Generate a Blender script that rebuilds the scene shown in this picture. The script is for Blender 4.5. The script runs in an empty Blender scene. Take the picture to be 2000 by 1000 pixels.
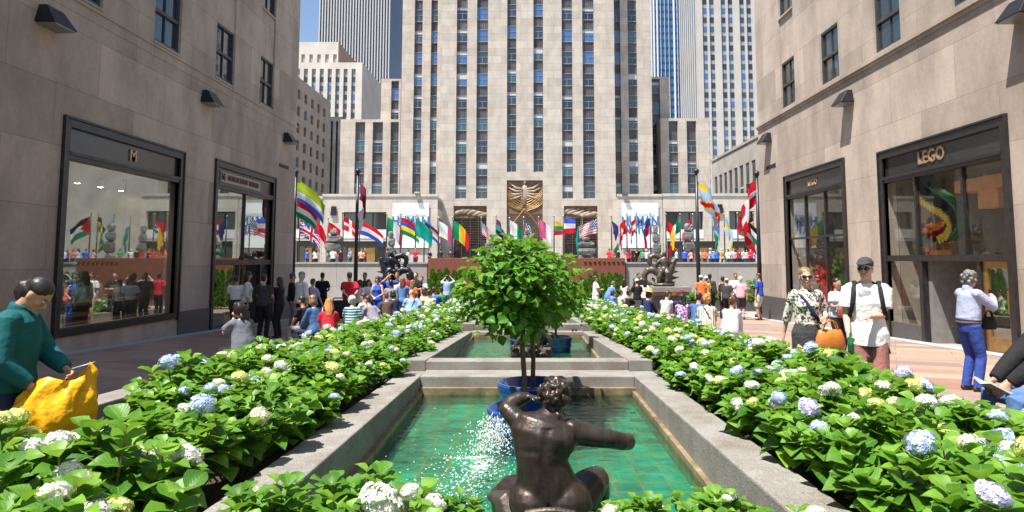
import bpy, bmesh, math, random
import numpy as np
from mathutils import Vector, Matrix, Euler
random.seed(7); RNG = np.random.default_rng(11)
SC = bpy.context.scene
COL = SC.collection
PI = math.pi
# ---------------------------------------------------------------- camera model
FPX = 1333.0; TH = math.radians(5.0); CX = 1030.0; CY = 508.0 - FPX*math.tan(TH)
CAMZ = 1.53; SLOPE = 0.033; YFLAT = 34.0
def ray(px, py):
    u = (px-CX)/FPX; v = (CY-py)/FPX
    c, s = math.cos(TH), math.sin(TH)
    return Vector((u, c - v*s, v*c + s))
def atY(px, py, Y):
    d = ray(px, py); t = Y/d.y; return Vector((d.x*t, Y, d.z*t+CAMZ))
def atX(px, py, X):
    d = ray(px, py); t = X/d.x; return Vector((X, d.y*t, d.z*t+CAMZ))
def gz(y): return -SLOPE*min(y, YFLAT)
TERR_Y, TERR_Z = 41.0, 0.85
# ---------------------------------------------------------------- objects
WL = {}
def wloc(o):
    v = Vector((0, 0, 0))
    while o is not None:
        v = v + o.location; o = o.parent
    return v
def tag(o, label=None, cat=None, group=None, kind=None):
    if label: o['label'] = label
    if cat: o['category'] = cat
    if group: o['group'] = group
    if kind: o['kind'] = kind
    return o
def empty(name, loc=(0, 0, 0), label=None, cat=None, group=None):
    o = bpy.data.objects.new(name, None); COL.objects.link(o); o.location = loc
    o.empty_display_size = 0.1
    return tag(o, label, cat, group)
def link_mesh(name, me, parent=None):
    o = bpy.data.objects.new(name, me); COL.objects.link(o)
    if parent is not None: o.parent = parent
    return o
def dup(o, parent=None, keep=True):
    c = o.copy(); COL.objects.link(c)
    if parent is not None: c.parent = parent
    for ch in list(o.children): dup(ch, c)
    return c
class MB:
    """collects faces, builds one mesh object (world coordinates in)"""
    def __init__(s): s.v = []; s.f = []; s.m = []
    def add(s, vs, fs, m=0):
        n = len(s.v); s.v += [tuple(p) for p in vs]
        s.f += [tuple(i+n for i in f) for f in fs]; s.m += [m]*len(fs); return s
    def box(s, x0, x1, y0, y1, z0, z1, m=0):
        if x0 > x1: x0, x1 = x1, x0
        if y0 > y1: y0, y1 = y1, y0
        if z0 > z1: z0, z1 = z1, z0
        return s.add([(x0,y0,z0),(x1,y0,z0),(x1,y1,z0),(x0,y1,z0),(x0,y0,z1),(x1,y0,z1),(x1,y1,z1),(x0,y1,z1)],
              [(0,3,2,1),(4,5,6,7),(0,1,5,4),(1,2,6,5),(2,3,7,6),(3,0,4,7)], m)
    def hexa(s, p, m=0):   # 8 pts, bottom loop then top loop
        return s.add(p, [(0,3,2,1),(4,5,6,7),(0,1,5,4),(1,2,6,5),(2,3,7,6),(3,0,4,7)], m)
    def tube(s, pts, rad, n=10, side=None, m=0, caps=True):
        P = [Vector(p) for p in pts]; R = [(r, r) if not isinstance(r, (tuple, list)) else r for r in rad]
        rings = []; ref = Vector(side) if side is not None else None
        for i, p in enumerate(P):
            t = (P[min(i+1, len(P)-1)] - P[max(i-1, 0)])
            t = t.normalized() if t.length > 1e-9 else Vector((0, 0, 1))
            if ref is None:
                ref = Vector((1, 0, 0)) if abs(t.x) < .8 else Vector((0, 1, 0))
            a = ref - t*ref.dot(t)
            if a.length < 1e-6: a = t.orthogonal()
            a.normalize(); b = t.cross(a)
            if side is None: ref = a
            rings.append([p + a*(R[i][0]*math.cos(k*2*PI/n)) + b*(R[i][1]*math.sin(k*2*PI/n)) for k in range(n)])
        vs = [q for r in rings for q in r]; fs = []
        for i in range(len(P)-1):
            for k in range(n):
                k2 = (k+1) % n
                fs.append((i*n+k, i*n+k2, (i+1)*n+k2, (i+1)*n+k))
        if caps:
            fs.append(tuple(range(n-1, -1, -1))); o = (len(P)-1)*n; fs.append(tuple(o+k for k in range(n)))
        return s.add(vs, fs, m)
    def ell(s, c, r, n=12, k=8, rot=None, m=0):
        vs = [(0, 0, -1)]; fs = []
        for i in range(1, k):
            a = -PI/2 + PI*i/k
            for j in range(n):
                b = 2*PI*j/n; vs.append((math.cos(a)*math.cos(b), math.cos(a)*math.sin(b), math.sin(a)))
        vs.append((0, 0, 1)); L = len(vs)-1
        for j in range(n): fs.append((0, 1+(j+1) % n, 1+j))
        for i in range(k-2):
            for j in range(n):
                j2 = (j+1) % n; fs.append((1+i*n+j, 1+i*n+j2, 1+(i+1)*n+j2, 1+(i+1)*n+j))
        for j in range(n): fs.append((L, 1+(k-2)*n+j, 1+(k-2)*n+(j+1) % n))
        c = Vector(c); out = []
        for p in vs:
            q = Vector((p[0]*r[0], p[1]*r[1], p[2]*r[2]))
            if rot is not None: q = rot @ q
            out.append(c+q)
        return s.add(out, fs, m)
    def lathe(s, c, prof, n=32, m=0):
        c = Vector(c); vs = []; fs = []
        for (r, z) in prof:
            for k in range(n): vs.append(c+Vector((r*math.cos(2*PI*k/n), r*math.sin(2*PI*k/n), z)))
        for i in range(len(prof)-1):
            for k in range(n):
                k2 = (k+1) % n; fs.append((i*n+k, i*n+k2, (i+1)*n+k2, (i+1)*n+k))
        return s.add(vs, fs, m)
    def mesh(s, name, off=Vector((0, 0, 0)), smooth=False):
        me = bpy.data.meshes.new(name)
        me.from_pydata([(p[0]-off[0], p[1]-off[1], p[2]-off[2]) for p in s.v], [], s.f)
        if smooth: me.polygons.foreach_set('use_smooth', [True]*len(me.polygons))
        return me
    def build(s, name, mats, parent=None, smooth=False, label=None, bevel=0):
        if not isinstance(mats, (list, tuple)): mats = [mats]
        off = wloc(parent) if parent is not None else Vector((0, 0, 0))
        me = s.mesh(name, off, smooth)
        for mt in mats: me.materials.append(mt)
        if len(mats) > 1: me.polygons.foreach_set('material_index', s.m)
        me.update()
        o = link_mesh(name, me, parent)
        if label: o['label'] = label
        if bevel:
            b = o.modifiers.new('bevel', 'BEVEL'); b.width = bevel; b.segments = 2; b.limit_method = 'ANGLE'
        return o
def fuse(mb, voxel, smooth=4, sf=.5):
    """voxel-fuse the overlapping closed shapes of mb into one continuous mesh (local coords)"""
    me = mb.mesh('fused')
    o = bpy.data.objects.new('tmp', me); COL.objects.link(o)
    r = o.modifiers.new('r', 'REMESH'); r.mode = 'VOXEL'; r.voxel_size = voxel
    if smooth:
        q = o.modifiers.new('s', 'SMOOTH'); q.factor = sf; q.iterations = smooth
    dg = bpy.context.evaluated_depsgraph_get()
    out = bpy.data.meshes.new_from_object(o.evaluated_get(dg))
    bpy.data.objects.remove(o); bpy.data.meshes.remove(me)
    out.polygons.foreach_set('use_smooth', [True]*len(out.polygons))
    return out
def text_mesh(txt, size, depth, align='CENTER', bold=0.0):
    cu = bpy.data.curves.new('t', 'FONT'); cu.body = txt; cu.size = size; cu.extrude = depth/2
    cu.align_x = align; cu.align_y = 'CENTER'; cu.offset = bold
    o = bpy.data.objects.new('t', cu); COL.objects.link(o)
    dg = bpy.context.evaluated_depsgraph_get()
    me = bpy.data.meshes.new_from_object(o.evaluated_get(dg))
    bpy.data.objects.remove(o); bpy.data.curves.remove(cu)
    return me
def text_obj(name, txt, size, depth, mat, M, parent=None, bold=0.0, sx=1.0):
    me = text_mesh(txt, size, depth, bold=bold)
    off = wloc(parent) if parent is not None else Vector((0, 0, 0))
    me.transform(Matrix.Translation(-off) @ M @ Matrix.Scale(sx, 4, Vector((1, 0, 0))))
    me.materials.clear(); me.materials.append(mat)
    return link_mesh(name, me, parent)
def M_wall(s, y, z, d=0.0):
    """text frame on side wall s=-1 left / +1 right: local x along reading direction"""
    X = s*(10.2+d)
    ex = Vector((0, 1, 0)) if s < 0 else Vector((0, -1, 0)); ey = Vector((0, 0, 1)); ez = ex.cross(ey)
    m = Matrix((ex, ey, ez)).transposed().to_4x4(); m.translation = Vector((X, y, z)); return m
def M_front(x, y, z):
    m = Matrix.Rotation(PI/2, 4, 'X'); m.translation = Vector((x, y, z)); return m
# ---------------------------------------------------------------- materials
MATS = {}
class NT:
    def __init__(s, name):
        s.mat = bpy.data.materials.new(name); s.mat.use_nodes = True
        s.t = s.mat.node_tree; s.t.nodes.clear()
        s.out = s.n('ShaderNodeOutputMaterial')
    def n(s, ty, **kw):
        nd = s.t.nodes.new(ty)
        for k, v in kw.items():
            if k in nd.inputs: nd.inputs[k].default_value = v
            else: setattr(nd, k, v)
        return nd
    def l(s, a, b): s.t.links.new(a, b)
    def math(s, op, a, b=None, c=None):
        nd = s.n('ShaderNodeMath', operation=op)
        for i, x in enumerate((a, b, c)):
            if x is None: continue
            if isinstance(x, (int, float)): nd.inputs[i].default_value = x
            else: s.l(x, nd.inputs[i])
        return nd.outputs[0]
    def mix(s, fac, a, b, blend='MIX'):
        nd = s.n('ShaderNodeMix', data_type='RGBA', blend_type=blend)
        for sock, x in ((nd.inputs['Factor'], fac), (nd.inputs['A'], a), (nd.inputs['B'], b)):
            if isinstance(x, (int, float)): sock.default_value = x
            elif isinstance(x, tuple): sock.default_value = (*x[:3], 1)
            else: s.l(x, sock)
        # RGBA sockets are index 6,7
        return nd.outputs['Result']
    def ramp(s, fac, stops):
        nd = s.n('ShaderNodeValToRGB'); e = nd.color_ramp.elements
        while len(e) < len(stops): e.new(.5)
        for el, (p, c) in zip(e, stops): el.position = p; el.color = (*c[:3], 1) if len(c) >= 3 else (c[0],)*3+(1,)
        s.l(fac, nd.inputs[0]); return nd.outputs[0]
    def noise(s, vec=None, scale=5, detail=4, rough=.55):
        nd = s.n('ShaderNodeTexNoise'); nd.inputs['Scale'].default_value = scale
        nd.inputs['Detail'].default_value = detail; nd.inputs['Roughness'].default_value = rough
        if vec is not None: s.l(vec, nd.inputs['Vector'])
        return nd.outputs['Fac']
    def pos(s): return s.n('ShaderNodeNewGeometry').outputs['Position']
    def obj(s): return s.n('ShaderNodeTexCoord').outputs['Object']
    def swz(s, vec, a, b, sc=(1, 1), third=None):
        sp = s.n('ShaderNodeSeparateXYZ'); s.l(vec, sp.inputs[0]); cb = s.n('ShaderNodeCombineXYZ')
        s.l(s.math('MULTIPLY', sp.outputs[a], sc[0]), cb.inputs[0]); s.l(s.math('MULTIPLY', sp.outputs[b], sc[1]), cb.inputs[1])
        return cb.outputs[0]
    def bsdf(s, col, rough=.7, metal=0.0, spec=.5, bump=None, bs=.3, bd=.02, **kw):
        b = s.n('ShaderNodeBsdfPrincipled')
        for key, x in (('Base Color', col), ('Roughness', rough), ('Metallic', metal), ('Specular IOR Level', spec)):
            if isinstance(x, tuple): b.inputs[key].default_value = (*x[:3], 1)
            elif isinstance(x, (int, float)): b.inputs[key].default_value = x
            else: s.l(x, b.inputs[key])
        for k, v in kw.items(): b.inputs[k].default_value = v
        if bump is not None:
            bp = s.n('ShaderNodeBump'); bp.inputs['Strength'].default_value = bs; bp.inputs['Distance'].default_value = bd
            s.l(bump, bp.inputs['Height']); s.l(bp.outputs[0], b.inputs['Normal'])
        return b
    def done(s, sh): s.l(sh.outputs[0] if hasattr(sh, 'outputs') else sh, s.out.inputs[0]); return s.mat
def plain(name, col, rough=.6, metal=0.0, spec=.5, var=.12, scale=6, bump=.0, bd=.02, coat=0.0):
    """noise-varied surface"""
    if name in MATS: return MATS[name]
    t = NT(name); c = tuple(col)
    n = t.noise(t.obj(), scale, 5)
    lo = tuple(max(0, x*(1-var*1.6)) for x in c); hi = tuple(min(1, x*(1+var*1.6)) for x in c)
    cc = t.ramp(n, [(.25, lo), (.75, hi)])
    b = t.bsdf(cc, rough, metal, spec, bump=t.noise(t.obj(), scale*4, 3) if bump else None, bs=bump, bd=bd)
    if coat: b.inputs['Coat Weight'].default_value = coat
    MATS[name] = t.done(b); return MATS[name]
def cloth(name, col, wr=14, bs=.55):
    if name in MATS: return MATS[name]
    t = NT(name); o = t.obj()
    n = t.noise(o, wr, 3, .5); n2 = t.noise(o, 5, 3)
    c = t.mix(n2, tuple(x*.85 for x in col), tuple(min(1, x*1.12) for x in col))
    MATS[name] = t.done(t.bsdf(c, .85, 0, .25, bump=n, bs=bs, bd=.03)); return MATS[name]
def stone(name, col, axis, bw=1.6, bh=.75, mortar=.006, var=.1, stain=.25, off=.5, contrast=1.0):
    if name in MATS: return MATS[name]
    t = NT(name); p = t.pos()
    uv = t.swz(p, axis, 2)
    br = t.n('ShaderNodeTexBrick', offset=off); t.l(uv, br.inputs['Vector'])
    br.inputs['Scale'].default_value = 1; br.inputs['Mortar Size'].default_value = mortar
    br.inputs['Mortar Smooth'].default_value = .3; br.inputs['Bias'].default_value = 0
    br.inputs['Brick Width'].default_value = bw; br.inputs['Row Height'].default_value = bh
    br.inputs['Color1'].default_value = (*[x*(1-var) for x in col], 1); br.inputs['Color2'].default_value = (*[min(1, x*(1+var)) for x in col], 1)
    br.inputs['Mortar'].default_value = (*[x*.5 for x in col], 1)
    st = t.noise(t.swz(p, axis, 2, (.9, .42)), 1.0, 6, .62)
    stc = t.ramp(st, [(.3, (1-stain,)*3), (.62, (1.0,)*3)])
    fine = t.noise(p, 9, 5, .65); fc = t.ramp(fine, [(.2, (.86,)*3), (.8, (1.08,)*3)])
    c = t.mix(1.0, t.mix(1.0, br.outputs['Color'], stc, 'MULTIPLY'), fc, 'MULTIPLY')
    bump = t.math('ADD', t.math('MULTIPLY', br.outputs['Fac'], -1.0), t.math('MULTIPLY', t.noise(p, 40, 3), .25))
    MATS[name] = t.done(t.bsdf(c, .85, 0, .25, bump=bump, bs=.5, bd=.012)); return MATS[name]
def glass_dark(name, col, rough=.04, spec=.9):
    if name in MATS: return MATS[name]
    t = NT(name); b = t.bsdf(col, rough, 0, spec, bump=t.noise(t.pos(), .8, 2), bs=.06, bd=.05); b.inputs['IOR'].default_value = 1.6
    MATS[name] = t.done(b); return MATS[name]
def shop_glass(name, tint=(.8, .88, .82), refl=.16, ior=1.5):
    if name in MATS: return MATS[name]
    t = NT(name)
    tr = t.n('ShaderNodeBsdfTransparent'); tr.inputs[0].default_value = (*tint, 1)
    gl = t.n('ShaderNodeBsdfGlossy'); gl.inputs['Roughness'].default_value = .015; gl.inputs[0].default_value = (.95, 1, .96, 1)
    lw = t.n('ShaderNodeLayerWeight'); lw.inputs[0].default_value = .5
    f = t.math('MINIMUM', t.math('ADD', t.math('MULTIPLY', t.math('POWER', lw.outputs['Facing'], 4.0), .9), refl), .9)
    mx = t.n('ShaderNodeMixShader'); t.l(f, mx.inputs[0]); t.l(tr.outputs[0], mx.inputs[1]); t.l(gl.outputs[0], mx.inputs[2])
    MATS[name] = t.done(mx); return MATS[name]
def emit(name, col, st):
    if name in MATS: return MATS[name]
    t = NT(name); e = t.n('ShaderNodeEmission'); e.inputs[0].default_value = (*col, 1); e.inputs[1].default_value = st
    MATS[name] = t.done(e); return MATS[name]
# ---------------------------------------------------------------- camera, world, sun
cam = bpy.data.cameras.new('camera'); camo = bpy.data.objects.new('camera', cam); COL.objects.link(camo)
cam.sensor_width = 36; cam.lens = 24*FPX/1333.33; cam.clip_start = .05; cam.clip_end = 3000
camo.location = (0, 0, CAMZ); camo.rotation_euler = (PI/2+TH, 0, 0)
cam.shift_x = -(CX-1000)/2000; cam.shift_y = -(500-CY)/2000
SC.camera = camo
W = bpy.data.worlds.new('World'); SC.world = W; W.use_nodes = True
wt = W.node_tree; sky = wt.nodes.new('ShaderNodeTexSky'); sky.sky_type = 'NISHITA'; sky.sun_disc = False
LDIR = Vector((.33, .29, -1)).normalized()
SEL = math.asin(-LDIR.z)
sky.sun_elevation = SEL; sky.sun_rotation = math.atan2(-LDIR.x, -LDIR.y)
sky.air_density = 1.0; sky.dust_density = .8; sky.ozone_density = 1.3
bg = wt.nodes['Background']; bg.inputs[1].default_value = .088; wt.links.new(sky.outputs[0], bg.inputs[0])
sun = bpy.data.lights.new('sun', 'SUN'); sun.energy = 5.0; sun.angle = math.radians(.53); sun.color = (1, .955, .88)
so = bpy.data.objects.new('sun', sun); COL.objects.link(so); so.rotation_euler = LDIR.to_track_quat('-Z', 'Y').to_euler(); so.location = (-20, -20, 60)
SC.view_settings.view_transform = 'Standard'; SC.view_settings.look = 'None'; SC.view_settings.gamma = 1
SC.view_settings.exposure = 1.05
SC.cycles.max_bounces = 6; SC.cycles.transparent_max_bounces = 8; SC.cycles.diffuse_bounces = 3; SC.cycles.glossy_bounces = 3
SC.cycles.caustics_reflective = False; SC.cycles.caustics_refractive = False
SC.cycles.use_denoising = True
# ================================================================ people
V3 = Vector
def skin(name, col):
    if name in MATS: return MATS[name]
    t = NT(name); n = t.noise(t.obj(), 9, 3); c = t.ramp(n, [(.3, tuple(x*.88 for x in col)), (.7, tuple(min(1, x*1.1) for x in col))])
    b = t.bsdf(c, .5, 0, .35); b.inputs['Subsurface Weight'].default_value = .12; b.inputs['Subsurface Radius'].default_value = (.02, .008, .004)
    MATS[name] = t.done(b); return MATS[name]
SK = {'light': skin('light skin', (.58, .36, .27)), 'tan': skin('tanned skin', (.46, .26, .17)), 'dark': skin('brown skin', (.16, .085, .055)), 'pale': skin('pale skin', (.66, .45, .36))}
def hairmat(name, c1, c2, rough=.38):
    if name in MATS: return MATS[name]
    t = NT(name); o = t.obj(); w = t.noise(t.swz(o, 0, 2, (55, 6)), 1.0, 4, .6); c = t.ramp(w, [(.35, c1), (.68, c2)])
    MATS[name] = t.done(t.bsdf(c, rough, 0, .5, bump=w, bs=.8, bd=.012)); return MATS[name]
HR = {'black': hairmat('black hair', (.008, .007, .007), (.03, .025, .022)), 'brown': hairmat('brown hair', (.035, .018, .01), (.10, .055, .03)), 'blond': hairmat('blond hair', (.10, .06, .028), (.36, .23, .10)),
      'ginger': hairmat('ginger hair', (.30, .09, .02), (.66, .30, .1)), 'grey': hairmat('grey hair', (.30, .30, .29), (.66, .65, .62)), 'salt': hairmat('greying hair', (.04, .04, .04), (.24, .23, .22)), 'auburn': hairmat('auburn hair', (.10, .03, .015), (.26, .09, .04))}
def striped(name, c1, c2, freq, axis=2, lo=.5):
    if name in MATS: return MATS[name]
    t = NT(name); sp = t.n('ShaderNodeSeparateXYZ'); o = t.obj(); t.l(o, sp.inputs[0])
    w = t.math('ADD', t.math('MULTIPLY', sp.outputs[axis], freq), t.math('MULTIPLY', t.noise(o, 4, 2), .35)); f = t.math('GREATER_THAN', t.math('FRACT', w), lo)
    MATS[name] = t.done(t.bsdf(t.mix(f, c1, c2), .85, 0, .2, bump=t.noise(o, 14, 3), bs=.4, bd=.03)); return MATS[name]
def patterned(name, c1, c2, sc, th=.5):
    if name in MATS: return MATS[name]
    t = NT(name); o = t.obj(); f = t.ramp(t.noise(o, sc, 2, .5), [(th-.02, (0, 0, 0)), (th+.02, (1, 1, 1))])
    MATS[name] = t.done(t.bsdf(t.mix(f, c1, c2), .85, 0, .2, bump=t.noise(o, 14, 3), bs=.4, bd=.03)); return MATS[name]
CL = {}
def C(spec):
    """cloth by plain colour name"""
    D = {'white': (.74, .74, .73), 'offwhite': (.66, .64, .58), 'black': (.016, .016, .018), 'charcoal': (.05, .05, .055), 'grey': (.26, .26, .28), 'lightgrey': (.45, .45, .49), 'red': (.50, .02, .04), 'maroon': (.16, .02, .04), 'navy': (.02, .03, .09), 'royal': (.03, .10, .50), 'blue': (.10, .22, .52), 'skyblue': (.28, .42, .68), 'denim': (.06, .13, .30), 'jeansblue': (.035, .07, .30), 'khaki': (.42, .34, .22), 'orange': (.75, .16, .06), 'pink': (.72, .38, .42), 'lavender': (.42, .38, .58), 'yellow': (.75, .55, .06), 'peach': (.70, .42, .27), 'teal': (.01, .135, .145), 'green': (.05, .25, .10), 'brown': (.12, .07, .05), 'brick': (.24, .105, .09), 'paleblue': (.46, .56, .74), 'cream': (.68, .62, .46), 'purple': (.20, .07, .26)}
    if not isinstance(spec, str): return spec
    return cloth('cloth '+spec, D[spec])
M_shoe = plain('dark shoe leather', (.03, .022, .018), .45); M_shoew = plain('white trainers', (.6, .6, .6), .6)
M_lens = plain('dark lens', (.008, .008, .01), .08, 0, .8); M_eye = plain('eye white', (.7, .68, .64), .3); M_iris = plain('dark iris', (.02, .012, .01), .2); M_lip = plain('lip skin', (.42, .17, .14), .5); M_brow = plain('dark eyebrow', (.03, .02, .015), .8)
def ik(S, T, a, b, hint):
    d = T-S; L = d.length
    if L > (a+b)*.999: T = S+d*((a+b)*.999/L); d = T-S; L = d.length
    u = d/L; x = (a*a-b*b+L*L)/(2*L); hh = math.sqrt(max(0, a*a-x*x)); n = hint-u*hint.dot(u); n = n.normalized() if n.length > 1e-5 else u.orthogonal()
    return S+u*x+n*hh, T
HANDS = {'down': (.25, .04, .80, (.5, -.7, -.2)), 'back': (.03, -.165, .99, (1, -.3, 0)), 'hips': (.215, .03, 1.03, (1, -.35, 0)), 'chest': (.06, .27, 1.20, (.7, -.2, -.8)), 'phone': (.055, .34, 1.38, (.7, .0, -.9)), 'face': (.05, .15, 1.50, (.6, .3, -.8)), 'up': (.10, .30, 1.66, (.8, .2, -.6)), 'belly': (.05, .22, 1.06, (.8, -.3, -.4)), 'swingf': (.22, .24, .92, (.3, -.8, -.3)), 'swingb': (.26, -.16, .86, (.4, -.6, 0)), 'lap': (.10, .36, 1.02, (.8, -.2, -.5)), 'knee': (.14, .44, .96, (.8, -.1, -.4)), 'prop': (.32, -.10, .90, (.4, -.8, 0)), 'headt': (.10, .10, 1.68, (1, .2, 0))}
def hand_tubes(mb, W, d, palm, s, side, curl=.5, grip=False):
    """palm and five fingers from wrist W along d; palm = palm normal"""
    d = d.normalized(); n = (palm-d*palm.dot(d)).normalized(); w = d.cross(n)*side
    K = W+d*.085*s; mb.tube([W-d*.02*s, W+d*.03*s, K], [(.024*s, .019*s), (.036*s, .016*s), (.040*s, .014*s)], 8, side=w)
    for i, (o, l) in enumerate(((-.030, .060), (-.010, .078), (.011, .080), (.031, .070))):
        b = K+w*o*s-d*.012*s; c = curl*(1.0 if grip else (.6+.2*((i*7) % 3)))
        d1 = (d*math.cos(c*.8)+n*math.sin(c*.8)); d2 = d*math.cos(c*1.9)+n*math.sin(c*1.9); d3 = d*math.cos(c*2.8)+n*math.sin(c*2.8)
        p1 = b+d1*l*.45*s; p2 = p1+d2*l*.34*s; p3 = p2+d3*l*.28*s; mb.tube([b, p1, p2, p3], [.0098*s, .0092*s, .0085*s, .0062*s], 7)
    tb = W+d*.03*s+w*.030*s; t1 = tb+(d*.75+w*.55+n*.35).normalized()*.038*s; t2 = t1+(d*.85+w*.1+n*.5).normalized()*.030*s; mb.tube([W+d*.015*s+w*.012*s, tb, t1, t2], [.016*s, .0135*s, .011*s, .007*s], 7)
def rot(axis, a): return Matrix.Rotation(a, 3, axis)
def make_person(label, loc, face, h=1.72, L=1, pose='stand', sex='m', fat=1.0, lean=0.0, twist=0.0, side=0.0, head=(0, 0), hands=('down', 'down'), curl=.45,
                top='white', sleeve='short', bottom='navy', bot='trousers', shoes=None, sk='light', hair='short', hc='brown', hat=None, collar=False, tuck=False, loose=.02, seat=.45, legspread=.0, stride=.0, glasses=False, group=None, hem=None, tail=0.0, grips=(False, False)):
    s = h/1.75; vox = {0: .034, 1: .019, 2: .0085}[L]; nseg = {0: 8, 1: 10, 2: 14}[L]
    root = empty('person', loc, label, 'person', group); root.rotation_euler = (0, 0, math.radians(face))
    X, Y, Z = V3((1, 0, 0)), V3((0, 1, 0)), V3((0, 0, 1))
    pz = .93*s if pose != 'sit' else seat+.095*s
    if pose == 'walk': pz -= .012*s
    Rt = rot('Z', twist) @ rot('X', -lean) @ rot('Y', side); Rm = rot('Z', twist*.5) @ rot('X', -lean*.55) @ rot('Y', side*.5)
    pel = V3((0, 0, pz)); sp = lambda R, x, y, z: pel+R @ V3((x*s, y*s, z*s))
    wa = sp(Rm, 0, .0, .155); ch = wa+Rt @ V3((0, .012*s, .20*s)); uc = wa+Rt @ V3((0, 0, .325*s)); nb = wa+Rt @ V3((0, -.012*s, .395*s))
    f = sex == 'f'; hw = .165 if not f else .172
    prof = [(pel-Z*.075*s, hw*.86, .100), (pel+Z*.0*s, hw, .118 if not f else .122), (wa, (.142 if not f else .122)*fat, .098*fat), (ch, (.158 if not f else .142), .112 if not f else .108), (uc, (.165 if not f else .148), .092), (nb, .075, .062)]
    shw = .180 if not f else .158
    body = MB(); tp = MB(); bt = MB(); xax = Rt @ X
    def torso(mb, inf, k0=0, k1=6, flare=0):
        mb.tube([p for p, _, _ in prof[k0:k1]], [((a+inf)*s, (b+inf)*s) for _, a, b in prof[k0:k1]], nseg+4, side=xax)
    torso(body, -.006)
    if f and L > 0:
        for q in (-1, 1):
            for m_, e in ((body, 0), (tp, .012)): m_.ell(ch+Rt @ V3((q*.066*s, .078*s, .01*s)), ((.062+e)*s, (.052+e)*s, (.06+e)*s), 10, 7)
    # neck and head
    Rh = Rt @ rot('Z', head[0]) @ rot('X', -head[1]) if abs(lean) < .25 else rot('Z', twist+head[0]) @ rot('X', -head[1]-lean*.45)
    nk = nb+Rt @ V3((0, .012*s, .055*s)); hb = nk+Rh @ V3((0, .02*s, .0)); HH = .228*s*(1 if L == 2 else 1.04)
    body.tube([nb-Rt @ V3((0, 0, .03*s)), nb+(nk-nb)*.5, nk+Rh @ V3((0, .0, .05*s))], [.062*s, .056*s*(1 if not f else .88), .054*s*(1 if not f else .88)], nseg)
    hp = lambda x, y, z: hb+Rh @ V3((x*s, y*s, z*HH))
    HP = [(0, .018, .020, .050), (.05, .036, .040, .038), (.14, .051, .058, .022), (.26, .060, .073, .010), (.40, .067, .084, .002), (.55, .072, .092, -.003), (.70, .0715, .093, -.006), (.83, .061, .080, -.008), (.93, .041, .055, -.009), (.99, .016, .022, -.01)]
    body.tube([hp(0, y, z) for z, a, b, y in HP], [(a*s, b*s) for z, a, b, y in HP], nseg+4, side=Rh @ X)
    body.tube([hp(0, .083, .52), hp(0, .099, .40), hp(0, .108, .345), hp(0, .086, .315)], [.009*s, .0125*s, .015*s, .010*s], 8)
    for q in (-1, 1): body.ell(hp(q*.072, -.008, .44), (.010*s, .022*s, .033*s), 8, 6, Rh)
    if L == 2:
        body.tube([hp(-.04, .078, .57), hp(0, .089, .575), hp(.04, .078, .57)], [.011*s, .013*s, .011*s], 8)
        body.tube([hp(-.024, .078, .205), hp(0, .091, .21), hp(.024, .078, .205)], [.008*s, .0125*s, .008*s], 8); body.ell(hp(0, .074, .07), (.022*s, .018*s, .016*s), 8, 6, Rh)
        for q in (-1, 1): body.ell(hp(q*.038, .062, .36), (.022*s, .02*s, .024*s), 8, 6, Rh)
    # legs
    J = {}
    lt, ls = .425*s, .42*s
    for q, nm in ((-1, 'L'), (1, 'R')):
        hip = pel+V3((q*.088*s, 0, -.02*s)); spread = legspread
        if pose == 'sit':
            kn = hip+V3((q*(.05+spread)*s, .415*s, .03*s)); an = V3((kn.x+q*.01, kn.y-.02*s, .085*s)); fwd = Y
        else:
            off = stride*q if pose == 'walk' else (.03*q*s)
            an = V3((q*(.095+spread)*s, off*.62, .085*s+(.07*s if (pose == 'walk' and off < 0) else 0))); kn, an = ik(hip, an, lt, ls, V3((0, 1, 0))); fwd = Y
        toe = an+V3((q*.03*s, .135*s, -.052*s)); heel = an+V3((0, -.05*s, -.045*s))
        J['hip'+nm], J['kn'+nm], J['an'+nm] = hip, kn, an
        lr = fat**.5
        body.tube([hip+Z*.03*s, hip+(kn-hip)*.45, kn, kn+(an-kn)*.32, an], [.080*s*lr, .068*s*lr, .050*s, .052*s, .034*s], nseg)
        sh = MB(); 
        if bot in ('trousers', 'jeans'):
            e = .016; bt.tube([hip+Z*.05*s, hip+(kn-hip)*.45, kn, kn+(an-kn)*.4, an-Z*.03*s], [(.084+e)*s*lr, (.072+e)*s*lr, (.058+e)*s, (.055+e)*s, (.050+e*.8)*s], nseg)
        elif bot == 'shorts':
            e = .024; k = 1.0; bt.tube([hip+Z*.05*s, hip+(kn-hip)*.45, hip+(kn-hip)*.98], [(.084+e)*s*lr, (.078+e)*s*lr, (.066+e)*s], nseg)
        sm = shoes or M_shoe
        body_sh = J.setdefault('shoe'+nm, MB()); body_sh.tube([heel-Y*.02*s, heel+Y*.03*s, an*.4+toe*.6-Z*.012*s, toe, toe+Y*.03*s], [(.030*s, .034*s), (.038*s, .044*s), (.045*s, .036*s), (.043*s, .028*s), (.026*s, .02*s)], 10, side=X)
        body_sh.tube([an-Z*.045*s, an+Z*.012*s], [.044*s, .042*s], 8)
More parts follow.
